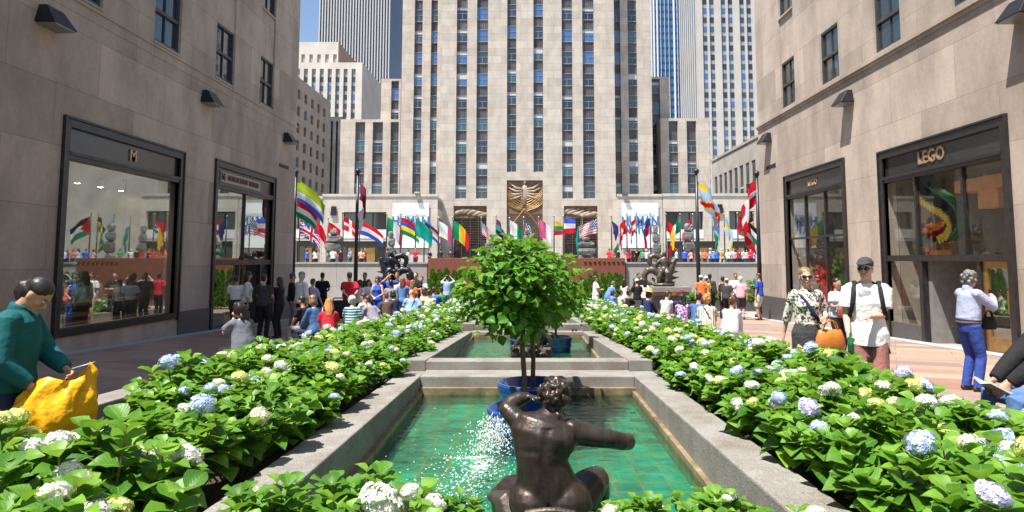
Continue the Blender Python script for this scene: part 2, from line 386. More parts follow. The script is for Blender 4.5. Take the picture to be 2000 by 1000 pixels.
    if bot == 'skirt':
        e = .02; kz = J['knL'].z; bt.tube([wa+Z*.02*s, pel+Z*.02*s, V3((0, .0, kz+.14*s)), V3((0, .0, kz-.015*s if hem is None else kz+hem*s))], [((.125)*s, .105*s), ((hw+e)*s, .142*s), (.185*s, .15*s), (.178*s, .145*s)], nseg+6, side=X)
    elif bot == 'dress':
        kz = J['knL'].z; bt.tube([wa, pel, V3((0, 0, kz))], [(.14*s, .11*s), (.19*s, .14*s), (.25*s, .2*s)], nseg+6, side=X)
    else:
        bt.tube([wa-Z*.02*s, pel+Z*.03*s, pel-Z*.07*s], [((.130 if f else .146)*fat*s+.012*s, .108*fat*s+.01*s), ((hw+.018)*s, .138*s), ((hw-.01)*s, .118*s)], nseg+4, side=X)
        if pose == 'sit': bt.ell(pel-Z*.02*s+Y*.05*s, ((hw+.02)*s, .17*s, .10*s), 12, 8)
    # arms
    la, lf = .285*s, .25*s
    for i, (q, nm) in enumerate(((-1, 'L'), (1, 'R'))):
        S = uc+Rt @ V3((q*shw*s, 0, .015*s)); hs = hands[i]
        hx, hy, hz, hint = HANDS[hs] if isinstance(hs, str) else hs
        T = pel+(Rt if pose != 'sit' or hs in ('phone', 'face', 'chest', 'headt', 'up') else rot('X', -lean*.5)) @ V3((q*hx*s, hy*s, (hz-.93)*s)) if hs != 'down' or abs(lean) < .2 else S+V3((q*.04*s, .08*s, -.5*s))
        hv = Rt @ V3((q*hint[0], hint[1], hint[2])); E, T = ik(S, T, la, lf, hv)
        J['sh'+nm], J['el'+nm], J['wr'+nm] = S, E, T
        af = 1.0 if not f else .88
        body.tube([S-Rt @ V3((q*.03*s, 0, 0)), S, S+(E-S)*.5, E, E+(T-E)*.35, T], [.050*s*af, .052*s*af, .045*s*af*fat**.4, .038*s*af, .036*s*af, .025*s*af], nseg)
        body.ell(S+Rt @ V3((-q*.02*s, 0, .0)), (.062*s*af, .056*s, .058*s), 10, 7)
        fd = (T-E).normalized(); pn = (-xax*q) if hs in ('down', 'swingf', 'swingb', 'face') else (-(Rt @ Z) if hs in ('lap', 'knee', 'belly') else (Rt @ V3((-q*.7, .2, -.5))))
        if L > 0: hand_tubes(body, T, fd, pn, s*1.02, -q if True else q, .9 if grips[i] else curl, grips[i])
        else: body.tube([T, T+fd*.09*s, T+fd*.16*s], [(.03*s, .02*s), (.036*s, .016*s), (.018*s, .012*s)], 6)
        J['hand'+nm] = T+fd*.09*s
        e = loose
        if sleeve == 'short':
            c = S+(E-S)*.66; tp.tube([S-Rt @ V3((q*.05*s, 0, -.0)), S, c, c+(E-S)*.04], [(.062+e*.3)*s*af, (.058+e*.6)*s*af, (.056+e*1.3)*s*af, (.054+e*1.4)*s*af], nseg)
        elif sleeve == 'half':
            c = E+(T-E)*.35; tp.tube([S-Rt @ V3((q*.05*s, 0, 0)), S, E, c], [(.060+e*.3)*s*af, (.056+e*.6)*s*af, (.048+e*.9)*s*af, (.044+e*.9)*s*af], nseg)
        elif sleeve == 'long':
            c = E+(T-E)*.93; tp.tube([S-Rt @ V3((q*.05*s, 0, 0)), S, S+(E-S)*.5, E, E+(T-E)*.5, c], [(.060+e*.3)*s*af, (.056+e*.6)*s*af, (.050+e*.8)*s*af, (.046+e*.9)*s*af, (.040+e*.8)*s*af, (.032+e*.6)*s*af], nseg)
        if sleeve != 'none': tp.ell(S+Rt @ V3((-q*.025*s, 0, .0)), ((.062+e*.6)*s*af, (.058+e*.6)*s, (.058+e*.5)*s), 10, 7)
    # top
    low = wa-Z*.05*s if tuck else pel-Z*((.03 if not f else .0)+tail)*s
    if pose == 'sit' and not tuck: low = pel-Z*.02*s
    P2 = [low, (low+wa)/2 if not tuck else wa-Z*.02*s, wa, ch, uc, nb+Rt @ V3((0, 0, .0))]
    e = loose; fl = .006
    R2 = [((hw if not tuck else prof[2][1])+e+fl+tail*.12, (.122 if not tuck else prof[2][2])+e+fl+tail*.25), (hw+e+fl+tail*.1 if not tuck else prof[2][1]+e, (.126*max(1, fat**.5)+e+tail*.3) if not tuck else .112*fat+e), (prof[2][1]+e+fl, prof[2][2]+e+fl), (prof[3][1]+e, prof[3][2]+e), (prof[4][1]+e*.7, prof[4][2]+e*.8), (.072+e*.4, .062+e*.4)]
    if bot != 'dress' or True: tp.tube(P2, [(a*s, b*s) for a, b in R2], nseg+4, side=xax)
    if collar: tp.tube([nb-Rt @ V3((0, 0, .01*s)), nb+Rt @ V3((0, .004*s, .035*s)), nb+Rt @ V3((0, .008*s, .055*s))], [.076*s, .071*s, .068*s], nseg)
    def fin(mb, name, mat, vx=None, sm=4, parent=root):
        me = fuse(mb, vx or vox, sm); me.name = name; me.materials.append(mat); return link_mesh(name, me, parent)
    fin(body, 'body', SK[sk], None if L < 2 else .0068, 3 if L == 2 else 2)
    fin(tp, 'shirt' if sleeve != 'long' else 'long_sleeved_top', C(top), vox)
    if bt.v: fin(bt, {'skirt': 'skirt', 'shorts': 'shorts', 'dress': 'dress'}.get(bot, 'trousers'), C(bottom), vox)
    fin(J['shoeL'], 'shoe', sm, vox, 2); fin(J['shoeR'], 'shoe', sm, vox, 2)
    # hair
    hm = HR[hc]; hh = MB()
    def dome(front=.0, low=.2, k=1.0):
        hh.ell(hp(0, -.010-front, .70), (.080*s*k, .0965*s*k, .36*HH), 14, 10, Rh); hh.ell(hp(0, -.045, .46), (.072*s*k, .062*s*k, .30*HH), 12, 8, Rh)
    vh = vox if L < 2 else .007
    if hair in ('short', 'crew'): dome(.004 if hair == 'short' else .008, k=1.0 if hair == 'short' else .97)
    elif hair == 'bob':
        dome(0, k=1.06); hh.ell(hp(0, -.04, .30), (.098*s, .075*s, .33*HH), 12, 8, Rh)
        for q in (-1, 1): hh.ell(hp(q*.078, .0, .32), (.026*s, .05*s, .30*HH), 8, 6, Rh)
    elif hair == 'long':
        dome(0, k=1.04); b0 = hp(0, -.06, .45); dn = -(Rt @ Z)
        hh.tube([hp(0, -.045, .7), b0, b0+dn*.16*s-Rt @ Y*.025*s, b0+dn*.30*s-Rt @ Y*.04*s], [(.075*s, .05*s), (.088*s, .055*s), (.098*s, .045*s), (.06*s, .025*s)], 12, side=xax)
        for q in (-1, 1): hh.tube([hp(q*.07, -.02, .6), hp(q*.085, -.02, .2), hp(q*.09, -.02, -.15)], [.028*s, .035*s, .02*s], 8)
    elif hair in ('curly', 'wavy'):
        dome(0, k=1.08); rr = random.Random(len(label))
        for i in range(70):
            a, b = rr.uniform(0, 2*PI), rr.uniform(-.9, 1.3); d = V3((math.cos(b)*math.cos(a), math.cos(b)*math.sin(a), math.sin(b)))
            if d.y > .42 and d.z < .62: continue
            r = rr.uniform(.022, .036)*s; hh.ell(hp(d.x*.088, -.018+d.y*.10, .52+d.z*.47), (r, r, r), 7, 5)
        if hair == 'wavy':
            for i in range(30): r = rr.uniform(.02, .032)*s; hh.ell(hp(rr.uniform(-.095, .095), rr.uniform(-.12, -.04), rr.uniform(-.35, .45)), (r, r, r*1.7), 7, 5, Rh)
    elif hair in ('bun', 'pony', 'up'):
        dome(.003, k=1.0)
        if hair == 'bun': hh.ell(hp(0, -.125, .74), (.05*s, .046*s, .048*s), 12, 8)
        elif hair == 'pony':
            c0 = hp(0, -.085, .60); bk = -(Rh @ Y); bk.z = 0; hh.ell(c0, (.04*s, .04*s, .04*s), 8, 6); hh.tube([c0, c0+bk*.055*s+V3((0, 0, -.01*s)), c0+bk*.085*s+V3((0, 0, -.05*s)), c0+bk*.075*s+V3((0, 0, -.10*s)), c0+bk*.05*s+V3((0, 0, -.14*s))], [.034*s, .046*s, .047*s, .038*s, .014*s], 10)
        else: hh.ell(hp(0, -.085, .86), (.05*s, .05*s, .045*s), 10, 8)
    if hair != 'bald': fin(hh, 'hair', hm, vh, 2)
    if hat:
        kind, col = hat; ht = MB()
        if kind == 'cap':
            ht.ell(hp(0, -.012, .74), (.085*s, .100*s, .33*HH), 14, 9, Rh); ht.tube([hp(0, .05, .77), hp(0, .12, .75), hp(0, .19, .69)], [(.074*s, .010*s), (.070*s, .009*s), (.035*s, .007*s)], 12, side=Rh @ X)
        else:
            ht.lathe((0, 0, 0), [(0, .12), (.06, .12), (.085, .10), (.09, .012), (.16, -.012), (.165, -.006), (.0, .0)], 20)
            q = hp(0, -.01, .78); ht.v = [tuple(q+Rh @ V3((v[0]*s, v[1]*s*1.1, v[2]*s))) for v in ht.v]
        if kind == 'cap': fin(ht, 'cap', C(col), vh, 2)
        else:
            me = ht.mesh('sun_hat', smooth=True); me.materials.append(C(col)); link_mesh('sun_hat', me, root)
    if glasses:
        g = MB()
        for q in (-1, 1): g.tube([hp(q*.012, .094, .50), hp(q*.034, .093, .495), hp(q*.058, .078, .50)], [(.012*s, .006*s), (.021*s, .006*s), (.016*s, .006*s)], 10, side=Rh @ Z); g.tube([hp(q*.064, .07, .515), hp(q*.076, .0, .50)], [.004*s, .004*s], 6)
        g.tube([hp(-.015, .098, .515), hp(.015, .098, .515)], [.004*s, .004*s], 6); me = g.mesh('sunglasses', smooth=True); me.materials.append(M_lens); link_mesh('sunglasses', me, root)
    if L == 2:
        for q in (-1, 1):
            g = MB(); g.tube([hp(q*.016, .093, .575), hp(q*.034, .090, .60), hp(q*.052, .076, .58)], [.0035*s, .0045*s, .003*s], 6); me = g.mesh('eyebrow', smooth=True); me.materials.append(M_brow if hc != 'blond' else hm); link_mesh('eyebrow', me, root)
        g = MB(); g.tube([hp(-.025, .081, .212), hp(-.01, .0945, .222), hp(0, .0960, .216), hp(.01, .0945, .222), hp(.025, .081, .212)], [.003*s, .006*s, .0065*s, .006*s, .003*s], 7); me = g.mesh('lips', smooth=True); me.materials.append(M_lip); link_mesh('lips', me, root)
        if not glasses:
            for q in (-1, 1):
                g = MB(); g.ell(hp(q*.032, .0805, .50), (.0125*s, .009*s, .0085*s), 10, 7, Rh); me = g.mesh('eye', smooth=True); me.materials.append(M_eye); eo = link_mesh('eye', me, root)
                g = MB(); g.ell(hp(q*.032, .0875, .497), (.0058*s, .0035*s, .0058*s), 8, 6, Rh); me = g.mesh('iris', smooth=True); me.materials.append(M_iris); link_mesh('iris', me, eo)
    elif L == 1 and not glasses:
        for q in (-1, 1):
            g = MB(); g.ell(hp(q*.032, .084, .50), (.012*s, .006*s, .008*s), 6, 4, Rh); me = g.mesh('eye'); me.materials.append(M_iris); link_mesh('eye', me, root)
    Rz = Matrix.Rotation(math.radians(face), 3, 'Z'); J['W'] = lambda v: V3(loc)+Rz @ v; J['root'] = root; J['hp'] = hp; J['Rt'] = Rt; J['s'] = s; J['uc'] = uc; J['pel'] = pel; J['wa'] = wa; J['Rz'] = Rz
    return J
def part(J, name, mb, mat, vox=None, smooth=True):
    me = fuse(mb, vox, 2) if vox else mb.mesh(name, smooth=smooth)
    me.name = name; me.materials.append(C(mat)); return link_mesh(name, me, J['root'])
def stand(label, px, py, Yd, face, dx=0, **k):
    """standing figure whose head top shows at (px,py) at distance Yd"""
    p = atY(px, py, Yd); h = min(1.93, max(1.5, (p.z-gz(Yd))/1.0)) if 'h' not in k else k.pop('h')
    return make_person(label, (p.x+dx, Yd, gz(Yd)+.006), face, h=h, **k)
def sit(label, px, py, Yd, face, **k):
    p = atY(px, py, Yd); k.setdefault('seat', .44)
    h = min(1.85, max(1.5, 1.70+(p.z-gz(Yd)-1.30)*.8))
    return make_person(label, (p.x, Yd, gz(Yd)), face, h=h, pose='sit', **k)
def strap(J, q, mat='black', name='bag_strap', r=.012):
    s = J['s']; R = J['Rt']; m = MB(); uc, wa = J['uc'], J['wa']
    pts = [uc+R @ V3((q*.10*s, 0, .085*s)), uc+R @ V3((q*.05*s, -.118*s, .0)), wa+R @ V3((-q*.06*s, -.145*s, .1*s)), wa+R @ V3((-q*.17*s, -.06*s, -.05*s))]
    m.tube(pts, [r*1.3]*4, 6); pts = [uc+R @ V3((q*.10*s, 0, .085*s)), uc+R @ V3((q*.05*s, .118*s, .0)), wa+R @ V3((-q*.06*s, .15*s, .1*s)), wa+R @ V3((-q*.17*s, .06*s, -.05*s))]; m.tube(pts, [r*1.3]*4, 6); return part(J, name, m, mat)
# ================================================================ the people of the photograph
# ---- near, right: strolling pair, photographer, seated reader
p = atY(1572, 524, 8.55)
JW = make_person('woman in leaf print blouse and black pencil skirt walking beside the capped man', (p.x, 8.55, gz(8.55)+.006), 172, h=p.z-gz(8.55), L=2, pose='walk', stride=.16, sex='f', top=patterned('leaf print cloth', (.70, .67, .60), (.07, .06, .045), 34, .53), sleeve='half', bottom='charcoal', bot='skirt', tuck=True, hair='up', hc='blond', sk='light', glasses=True, hands=((.17, .17, 1.14, (.45, -.7, -.5)), 'swingb'), loose=.016)
p = atY(1690, 506, 7.7)
JC = make_person('young man in grey cap and white tee with backpack strolling, brown shorts', (p.x, 7.7, gz(7.7)+.006), 155, h=1.80, L=2, pose='walk', stride=.12, top='white', sleeve='short', bottom='brick', bot='shorts', hair='short', hc='blond', hat=('cap', 'charcoal'), glasses=True, sk='light', hands=((.0, .25, 1.15, (.35, -.5, -.7)), (.20, .19, .97, (.2, -.8, -.5))), loose=.026, fat=.98, tail=.075, head=(-.25, 0), grips=(False, True))
part(JC, 'shirt_print', MB().ell(JC['uc']+V3((.02, .118, -.03)), (.07, .018, .075), 12, 8), 'lightgrey')
p = atY(1886, 529, 9.9)
JM = make_person('man in pale blue shirt and blue trousers photographing the shop door', (p.x, 9.9, gz(9.9)+.006), -84, h=1.69, L=2, top=cloth('pale office shirt', (.34, .38, .54)), sleeve='long', bottom='jeansblue', tuck=True, hair='curly', hc='salt', sk='tan', glasses=True, hands=('phone', 'phone'), lean=.05, head=(.0, .12), loose=.026, collar=True, fat=1.12, grips=(True, True))
part(JM, 'belt', MB().tube([JM['wa']-V3((0, 0, .10)), JM['wa']-V3((0, 0, .065))], [(.175, .150)]*2, 20, side=(1, 0, 0)), 'brown')
JS = make_person('seated reader in blue jeans and black jacket at the right edge', (4.34, 5.75, gz(5.75)), 86, h=1.76, L=2, pose='sit', top='black', sleeve='long', bottom=cloth('washed jeans', (.09, .17, .36)), sk='tan', hair='short', hc='brown', hands=((.10, .42, 1.06, (.8, -.2, -.5)), (.10, .42, 1.06, (.8, -.2, -.5))), lean=.02, seat=.47, loose=.035, legspread=.04)
p = atY(1633, 545, 13.6)
JB = make_person('short haired woman in pale blue blouse with a red brown shoulder bag', (p.x, 13.6, gz(13.6)+.006), 200, h=1.60, L=1, sex='f', top='paleblue', sleeve='short', bottom='black', hair='short', hc='black', sk='tan', hands=('chest', 'chest'), fat=1.15, loose=.026)
# ---- near, left: woman with yellow bag
p = atY(66, 560, 4.55)
JT = make_person('woman in teal fleece with tied back dark hair looking into a yellow bag', (p.x-.11, 4.5, gz(4.5)+.006), -78, h=1.585, L=2, sex='f', top=cloth('teal fleece', (.008, .10, .108), 9, .5), sleeve='long', bottom='navy', hair='pony', hc='black', sk='tan', lean=.14, head=(0, .62), hands=((.10, .33, 1.09, (.8, -.5, -.5)), (.15, .22, 1.0, (.7, -.8, -.3))), loose=.045, collar=True, fat=1.15, grips=(True, True))
# ---- mid left, standing in the shade of the building
LG = 'people standing about on the left side'
stand('man in white shirt standing at the museum shop door, back turned', 462, 540, 20.6, 10, top='white', bottom='charcoal', hc='black', sk='tan', hands=('belly', 'down'), tuck=True)
stand('woman in white blouse with long dark hair facing right by the shop door', 484, 532, 19.6, -70, sex='f', top='offwhite', sleeve='half', bottom='black', hair='long', hc='black', sk='tan', hands=('down', 'down'))
stand('broad man in dark grey polo seen from behind by the shop door', 516, 538, 19.0, -8, top='charcoal', bottom='black', hc='black', sk='light', hands=('belly', 'belly'), fat=1.25)
stand('woman dressed all in black touching her face by the shop door', 547, 543, 19.3, 75, sex='f', top='black', sleeve='long', bottom='black', hair='long', hc='black', sk='light', hands=('face', 'belly'))
stand('man in dark jacket in the shade at the corner of the left building', 571, 535, 22.5, -60, top='black', sleeve='long', bottom='grey', hc='brown', sk='tan', hands=('belly', 'down'))
J = stand('walking man in white shirt and grey cap with grey rucksack straps', 589, 532, 20.2, -35, pose='walk', stride=.3, top='white', sleeve='half', bottom='charcoal', hat=('cap', 'grey'), hc='grey', sk='light', hands=('swingf', 'down'), loose=.035)
J2 = stand('woman in lavender tee with a black strap across her back', 611, 546, 20.6, -25, sex='f', top='lavender', bottom='black', hc='brown', sk='light', fat=1.2, hands=('down', 'swingf')); strap(J2, -1)
stand('man in black tee seen from behind further down the left side', 630, 534, 27, -5, top='black', bottom='navy', hc='black', sk='tan', hands=('belly', 'belly'), fat=1.1)
stand('stout man in red polo with hands clasped behind his back', 684, 533, 21.5, 25, top='red', bottom='khaki', hc='brown', sk='light', fat=1.35, hands=('back', 'back'), lean=.12, loose=.03)
stand('man in dark blue grey shirt facing the camera behind the red polo', 713, 534, 26, 175, top='charcoal', bottom='navy', hc='black', sk='tan')
stand('woman in white top facing the camera near the red polo', 720, 547, 25, 200, sex='f', top='white', bottom='navy', hair='bob', hc='brown', sk='light', hands=('belly', 'down'))
stand('woman in royal blue dress over a white blouse in the left crowd', 738, 541, 23.5, 170, sex='f', top='royal', sleeve='none', bottom='royal', hair='bob', hc='brown', sk='light', hands=('belly', 'belly'))
stand('man in dark tee raising a camera in the left crowd', 759, 534, 24, -150, top='royal', bottom='charcoal', hc='black', sk='tan', hands=('up', 'up'))
stand('moustached man in white shirt facing the camera in the left crowd', 776, 533, 25, 180, top='white', bottom='khaki', hc='brown', sk='tan', hands=('belly', 'down'))
stand('man in red shirt seen from behind below the left statue', 797, 528, 29, 0, top='red', bottom='navy', hc='black', sk='dark')
stand('man in black tee at the right end of the left crowd', 813, 534, 27, 160, top='black', bottom='navy', hc='brown', sk='light', hair='crew', hands=('chest', 'down'))
stand('woman with long brown hair and a blue top in the left crowd', 787, 544, 23, -10, sex='f', top='blue', bottom='denim', hair='long', hc='auburn', sk='light', hands=('chest', 'chest'))
stand('man in dark grey jacket seen from behind in the left crowd', 764, 556, 21.8, 0, h=1.6, top='grey', sleeve='long', bottom='black', hc='black', sk='dark')
stand('man in pale blue shirt photographing the sunken plaza, back turned', 874, 538, 30.5, 0, top='skyblue', bottom='khaki', hc='black', sk='light', hands=('up', 'up'))
stand('woman in white tee with a black bob among the left crowd', 703, 548, 23, -30, sex='f', top='white', bottom='black', hair='bob', hc='black', sk='tan', hands=('belly', 'down'))
stand('young man in green tee among the left crowd', 747, 546, 26, 150, top='green', bottom='navy', hc='black', sk='tan', hands=('belly', 'belly'))
stand('woman in orange top with blond hair among the left crowd', 806, 548, 24.5, -20, sex='f', top='orange', bottom='denim', hair='long', hc='blond', sk='light')
stand('man in pale grey shirt facing the camera among the left crowd', 824, 541, 28, 170, top='lightgrey', bottom='navy', hc='brown', sk='light', hands=('chest', 'down'))
stand('boy in white tee between the moustached man and the red shirt', 789, 549, 24.8, 170, h=1.5, top='white', bottom='denim', bot='shorts', hc='brown', sk='light')
# ---- mid left, seated on the wall of the bed
JG = sit('woman with wavy dark hair and grey blouse eating, seated on the left wall', 479, 611, 10.1, 55, sex='f', top=cloth('slate blouse', (.15, .16, .19)), sleeve='short', bottom='black', hair='wavy', hc='black', sk='light', hands=('face', 'lap'), lean=.25, fat=1.3, loose=.035, head=(.3, .1))
sit('seated woman with blond bob and denim shirt on the left wall', 619, 588, 14.2, 60, sex='f', top='denim', sleeve='long', bottom='navy', hair='bob', hc='blond', sk='light', hands=('lap', 'lap'), lean=.2)
sit('seated woman with long red blond hair and red top on the left wall', 643, 610, 13.3, 20, sex='f', top='red', bottom='denim', hair='long', hc='ginger', sk='light', hands=('lap', 'lap'), lean=.3, fat=1.1)
sit('grey haired seated woman in teal striped top on the left wall', 688, 592, 15.2, 15, sex='f', top=striped('teal white stripes', (.03, .13, .18), (.6, .66, .68), 17, 2, .68), bottom='khaki', hair='curly', hc='grey', sk='light', hands=('lap', 'down'), lean=.22, fat=1.2)
sit('seated man in mauve grey tee leaning to the left', 734, 586, 16.6, 60, top=cloth('mauve tee', (.30, .26, .33)), bottom='navy', hair='crew', hc='brown', sk='light', hands=('knee', 'prop'), lean=.5, fat=1.2)
sit('seated woman in brown top with reddish hair on the left wall', 757, 580, 19, 30, sex='f', top='brown', bottom='black', hair='short', hc='auburn', sk='light', hands=('lap', 'lap'), lean=.2)
J = sit('bald seated man in light blue shirt with a dark strap across his back', 806, 569, 20.5, 25, top='skyblue', bottom='khaki', hair='bald', sk='light', hands=('lap', 'prop'), lean=.2, fat=1.5, loose=.04); strap(J, 1, 'navy')
sit('seated woman in peach top with brown hair behind the bald man', 829, 563, 22.5, -40, sex='f', top='peach', bottom='khaki', hair='bob', hc='brown', sk='tan', hands=('face', 'lap'))
sit('seated man in royal blue polo at the far end of the left wall', 848, 560, 23.5, -20, top='royal', bottom='navy', hc='brown', sk='light', hands=('lap', 'lap'))
sit('seated child in tan shirt between the peach and blue seated people', 838, 571, 22, 10, top='cream', bottom='brown', hc='brown', sk='tan', hands=('lap', 'lap'))
sit('seated man in black tee left of the blond seated woman', 598, 596, 15.4, 70, top='black', bottom='grey', hc='black', sk='tan', hands=('lap', 'lap'), lean=.2)
sit('seated man in white tee behind the mauve tee', 716, 583, 18, 70, top='white', bottom='navy', hc='brown', sk='light', hands=('lap', 'lap'), lean=.15)
sit('seated woman in navy top with a bob behind the brown top', 772, 574, 20.2, 40, sex='f', top='navy', bottom='black', hair='bob', hc='black', sk='light', hands=('lap', 'lap'), lean=.2)
sit('seated man in dark green tee far along the left wall', 862, 560, 25.5, 20, top='green', bottom='brown', hc='brown', sk='tan', hands=('lap', 'lap'))
# ---- mid right, seated
sit('seated man in grey tee between the straw hat and the maroon cap', 1298, 573, 19.2, -50, top='lightgrey', bottom='navy', hc='brown', sk='light', hands=('lap', 'lap'), lean=.2)
sit('seated woman in blue top at the far right wall', 1196, 575, 26.5, -60, sex='f', top='blue', bottom='navy', hair='bob', hc='brown', sk='light', hands=('lap', 'lap'))
sit('seated woman in straw hat and navy top on the right wall', 1262, 571, 19.5, -60, sex='f', top='navy', sleeve='half', bottom='denim', hair='bob', hc='brown', hat=('hat', cloth('straw', (.52, .34, .13), 60, .6)), sk='light', hands=('face', 'lap'), fat=1.2, lean=.15)
sit('seated person in maroon cap and navy jacket on the right wall', 1330, 572, 18.2, -20, top='navy', sleeve='long', bottom='navy', hat=('cap', 'maroon'), hc='brown', sk='light', hands=('lap', 'lap'), lean=.2, fat=1.2)
sit('seated woman in purple patterned blouse with dark wavy hair', 1333, 586, 16.9, -15, sex='f', top=patterned('purple pattern', (.20, .04, .26), (.55, .42, .56), 22), sleeve='half', bottom='black', hair='wavy', hc='black', sk='light', hands=('lap', 'lap'), lean=.2)
sit('seated man in denim shirt with dark hair on the right wall', 1361, 578, 16.2, -30, top='denim', sleeve='long', bottom='navy', hc='black', sk='tan', hands=('lap', 'lap'), lean=.3)
J = sit('seated woman with curly ginger hair and vertical striped shirt', 1380, 584, 14.8, -15, sex='f', top=striped('brown white stripes', (.62, .58, .50), (.10, .06, .05), 20, 0, .72), sleeve='short', bottom='black', hair='curly', hc='ginger', sk='light', hands=('lap', 'lap'), lean=.3, fat=1.3, loose=.035); strap(J, -1, 'charcoal')
sit('seated woman in white grey top with auburn hair leaning forward', 1424, 590, 13.9, -30, sex='f', top=cloth('pale grey blouse', (.58, .58, .66)), sleeve='long', bottom='offwhite', hair='bun', hc='auburn', sk='tan', hands=('knee', 'knee'), lean=.45, fat=1.35, loose=.035)
sit('seated person in black near the straw hat on the right wall', 1228, 573, 23, -70, top='black', bottom='black', hc='black', sk='tan', hands=('lap', 'lap'))
sit('seated woman in cream blouse at the far end of the right wall', 1212, 575, 25, -70, sex='f', top='cream', bottom='charcoal', hc='black', sk='light', hands=('lap', 'lap'))
# ---- mid right, standing
stand('woman in white dress looking right in front of the red wall', 1163, 540, 30, -80, sex='f', top='white', bottom='white', bot='dress', hair='bun', hc='brown', sk='light', hands=('chest', 'chest'))
stand('man in blue shirt bending toward the right bed', 1186, 547, 28.5, -60, top='blue', bottom='denim', hc='salt', sk='light', hands=('knee', 'down'), lean=.55, fat=1.2)
stand('woman in white tank top with long dark hair by the statue plinth', 1219, 546, 27.5, -30, sex='f', top='white', sleeve='none', bottom='charcoal', hair='long', hc='black', sk='tan', hands=('chest', 'belly'))
stand('dark haired man behind the white capped person by the plinth', 1247, 533, 30, -150, top='black', bottom='navy', hc='black', sk='tan')
stand('person in black top and white cap beside the right statue plinth', 1244, 546, 27.2, 20, top='black', bottom='grey', hat=('cap', 'white'), hc='black', sk='light', hands=('chest', 'belly'))
stand('woman with black hair in a white top right of the white cap', 1258, 545, 28, 10, sex='f', top='white', bottom='navy', hair='long', hc='black', sk='tan')
stand('person in orange tee and white cap seen from behind on the right', 1369, 539, 30.5, 0, top='orange', bottom='denim', hat=('cap', 'white'), hc='brown', sk='light', fat=1.2)
stand('man in dark jacket and yellow bag right of the orange tee', 1386, 536, 31.2, -30, top='charcoal', sleeve='long', bottom='navy', hc='black', sk='dark', fat=1.2)
stand('person in yellow top between the orange tee and dark jacket', 1379, 541, 30.9, 20, sex='f', top='yellow', bottom='navy', hat=('cap', 'white'), hc='brown', sk='light')
stand('woman in black tank top among the right standing group', 1411, 541, 29.5, -40, sex='f', top='black', sleeve='none', bottom='black', hc='black', sk='tan', hands=('belly', 'down'))
stand('person in dark top and pink cap among the right standing group', 1419, 545, 28.9, -30, top='charcoal', bottom='black', hat=('cap', 'pink'), hc='brown', sk='light')
stand('bearded man in white shirt facing the camera on the right', 1436, 531, 30.5, 170, top='white', bottom='denim', hc='black', sk='tan', hands=('belly', 'down'))
J = stand('person in pink shirt, white cap and dark shorts seen from behind', 1446, 542, 28.8, -20, top='pink', bottom='charcoal', bot='shorts', hat=('cap', 'white'), hc='grey', sk='light', hands=('hips', 'down'), fat=1.2)
stand('man in royal blue polo and white shorts at the right building corner', 1482, 535, 28.4, 45, top='royal', bottom='offwhite', bot='shorts', hc='brown', sk='tan', shoes=M_shoe, fat=1.1)
# ---- row of spectators behind the parapet: a few bodies, each with its own clothes
proto = []
for i, kw in enumerate((dict(sex='m', hair='short', hands=('belly', 'belly')), dict(sex='f', hair='bob', hands=('chest', 'belly')), dict(sex='m', hair='short', hands=('up', 'chest'), hat=('cap', 'white')), dict(sex='f', hair='long', hands=('down', 'belly')))):
    J = make_person('x', (0, 0, 0), 0, h=1.72, L=0, top='white', bottom='navy', sk='light', hc='brown', group='spectators standing behind the parapet wall', **kw); proto.append(J['root'])
BR = [(651, 490, 'white', 'brown', 0), (666, 486, 'maroon', 'black', 0), (685, 485, 'blue', 'brown', 0), (706, 489, 'peach', 'brown', 1), (713, 486, 'red', 'blond', 3), (757, 492, 'charcoal', 'black', 1), (771, 490, 'green', 'brown', 3), (797, 497, 'white', 'brown', 1), (812, 484, 'red', 'black', 0), (839, 493, 'navy', 'black', 0), (861, 495, 'black', 'black', 1), (880, 496, 'charcoal', 'black', 0), (936, 492, 'white', 'blond', 1), (1190, 490, 'red', 'brown', 1), (1196, 494, 'orange', 'black', 0), (1207, 487, 'black', 'black', 0), (1228, 493, 'red', 'brown', 3), (1243, 492, 'black', 'brown', 0), (1255, 488, 'green', 'black', 1), (1262, 487, 'white', 'grey', 2), (1321, 490, 'paleblue', 'brown', 3), (1337, 489, 'royal', 'black', 0), (1350, 493, 'pink', 'black', 1), (1366, 488, 'white', 'grey', 0), (1376, 492, 'orange', 'brown', 1), (1387, 489, 'skyblue', 'brown', 2), (1393, 487, 'blue', 'black', 0), (1401, 489, 'royal', 'blond', 3), (1411, 488, 'yellow', 'brown', 2), (1422, 488, 'white', 'black', 1), (1432, 487, 'cream', 'brown', 0), (1438, 491, 'red', 'black', 3), (1444, 489, 'maroon', 'blond', 2), (1452, 490, 'white', 'brown', 0), (1459, 491, 'pink', 'black', 1), (1466, 488, 'red', 'grey', 2), (1472, 490, 'skyblue', 'brown', 0), (600, 492, 'royal', 'black', 1), (617, 493, 'white', 'brown', 3)]
side_n = {}
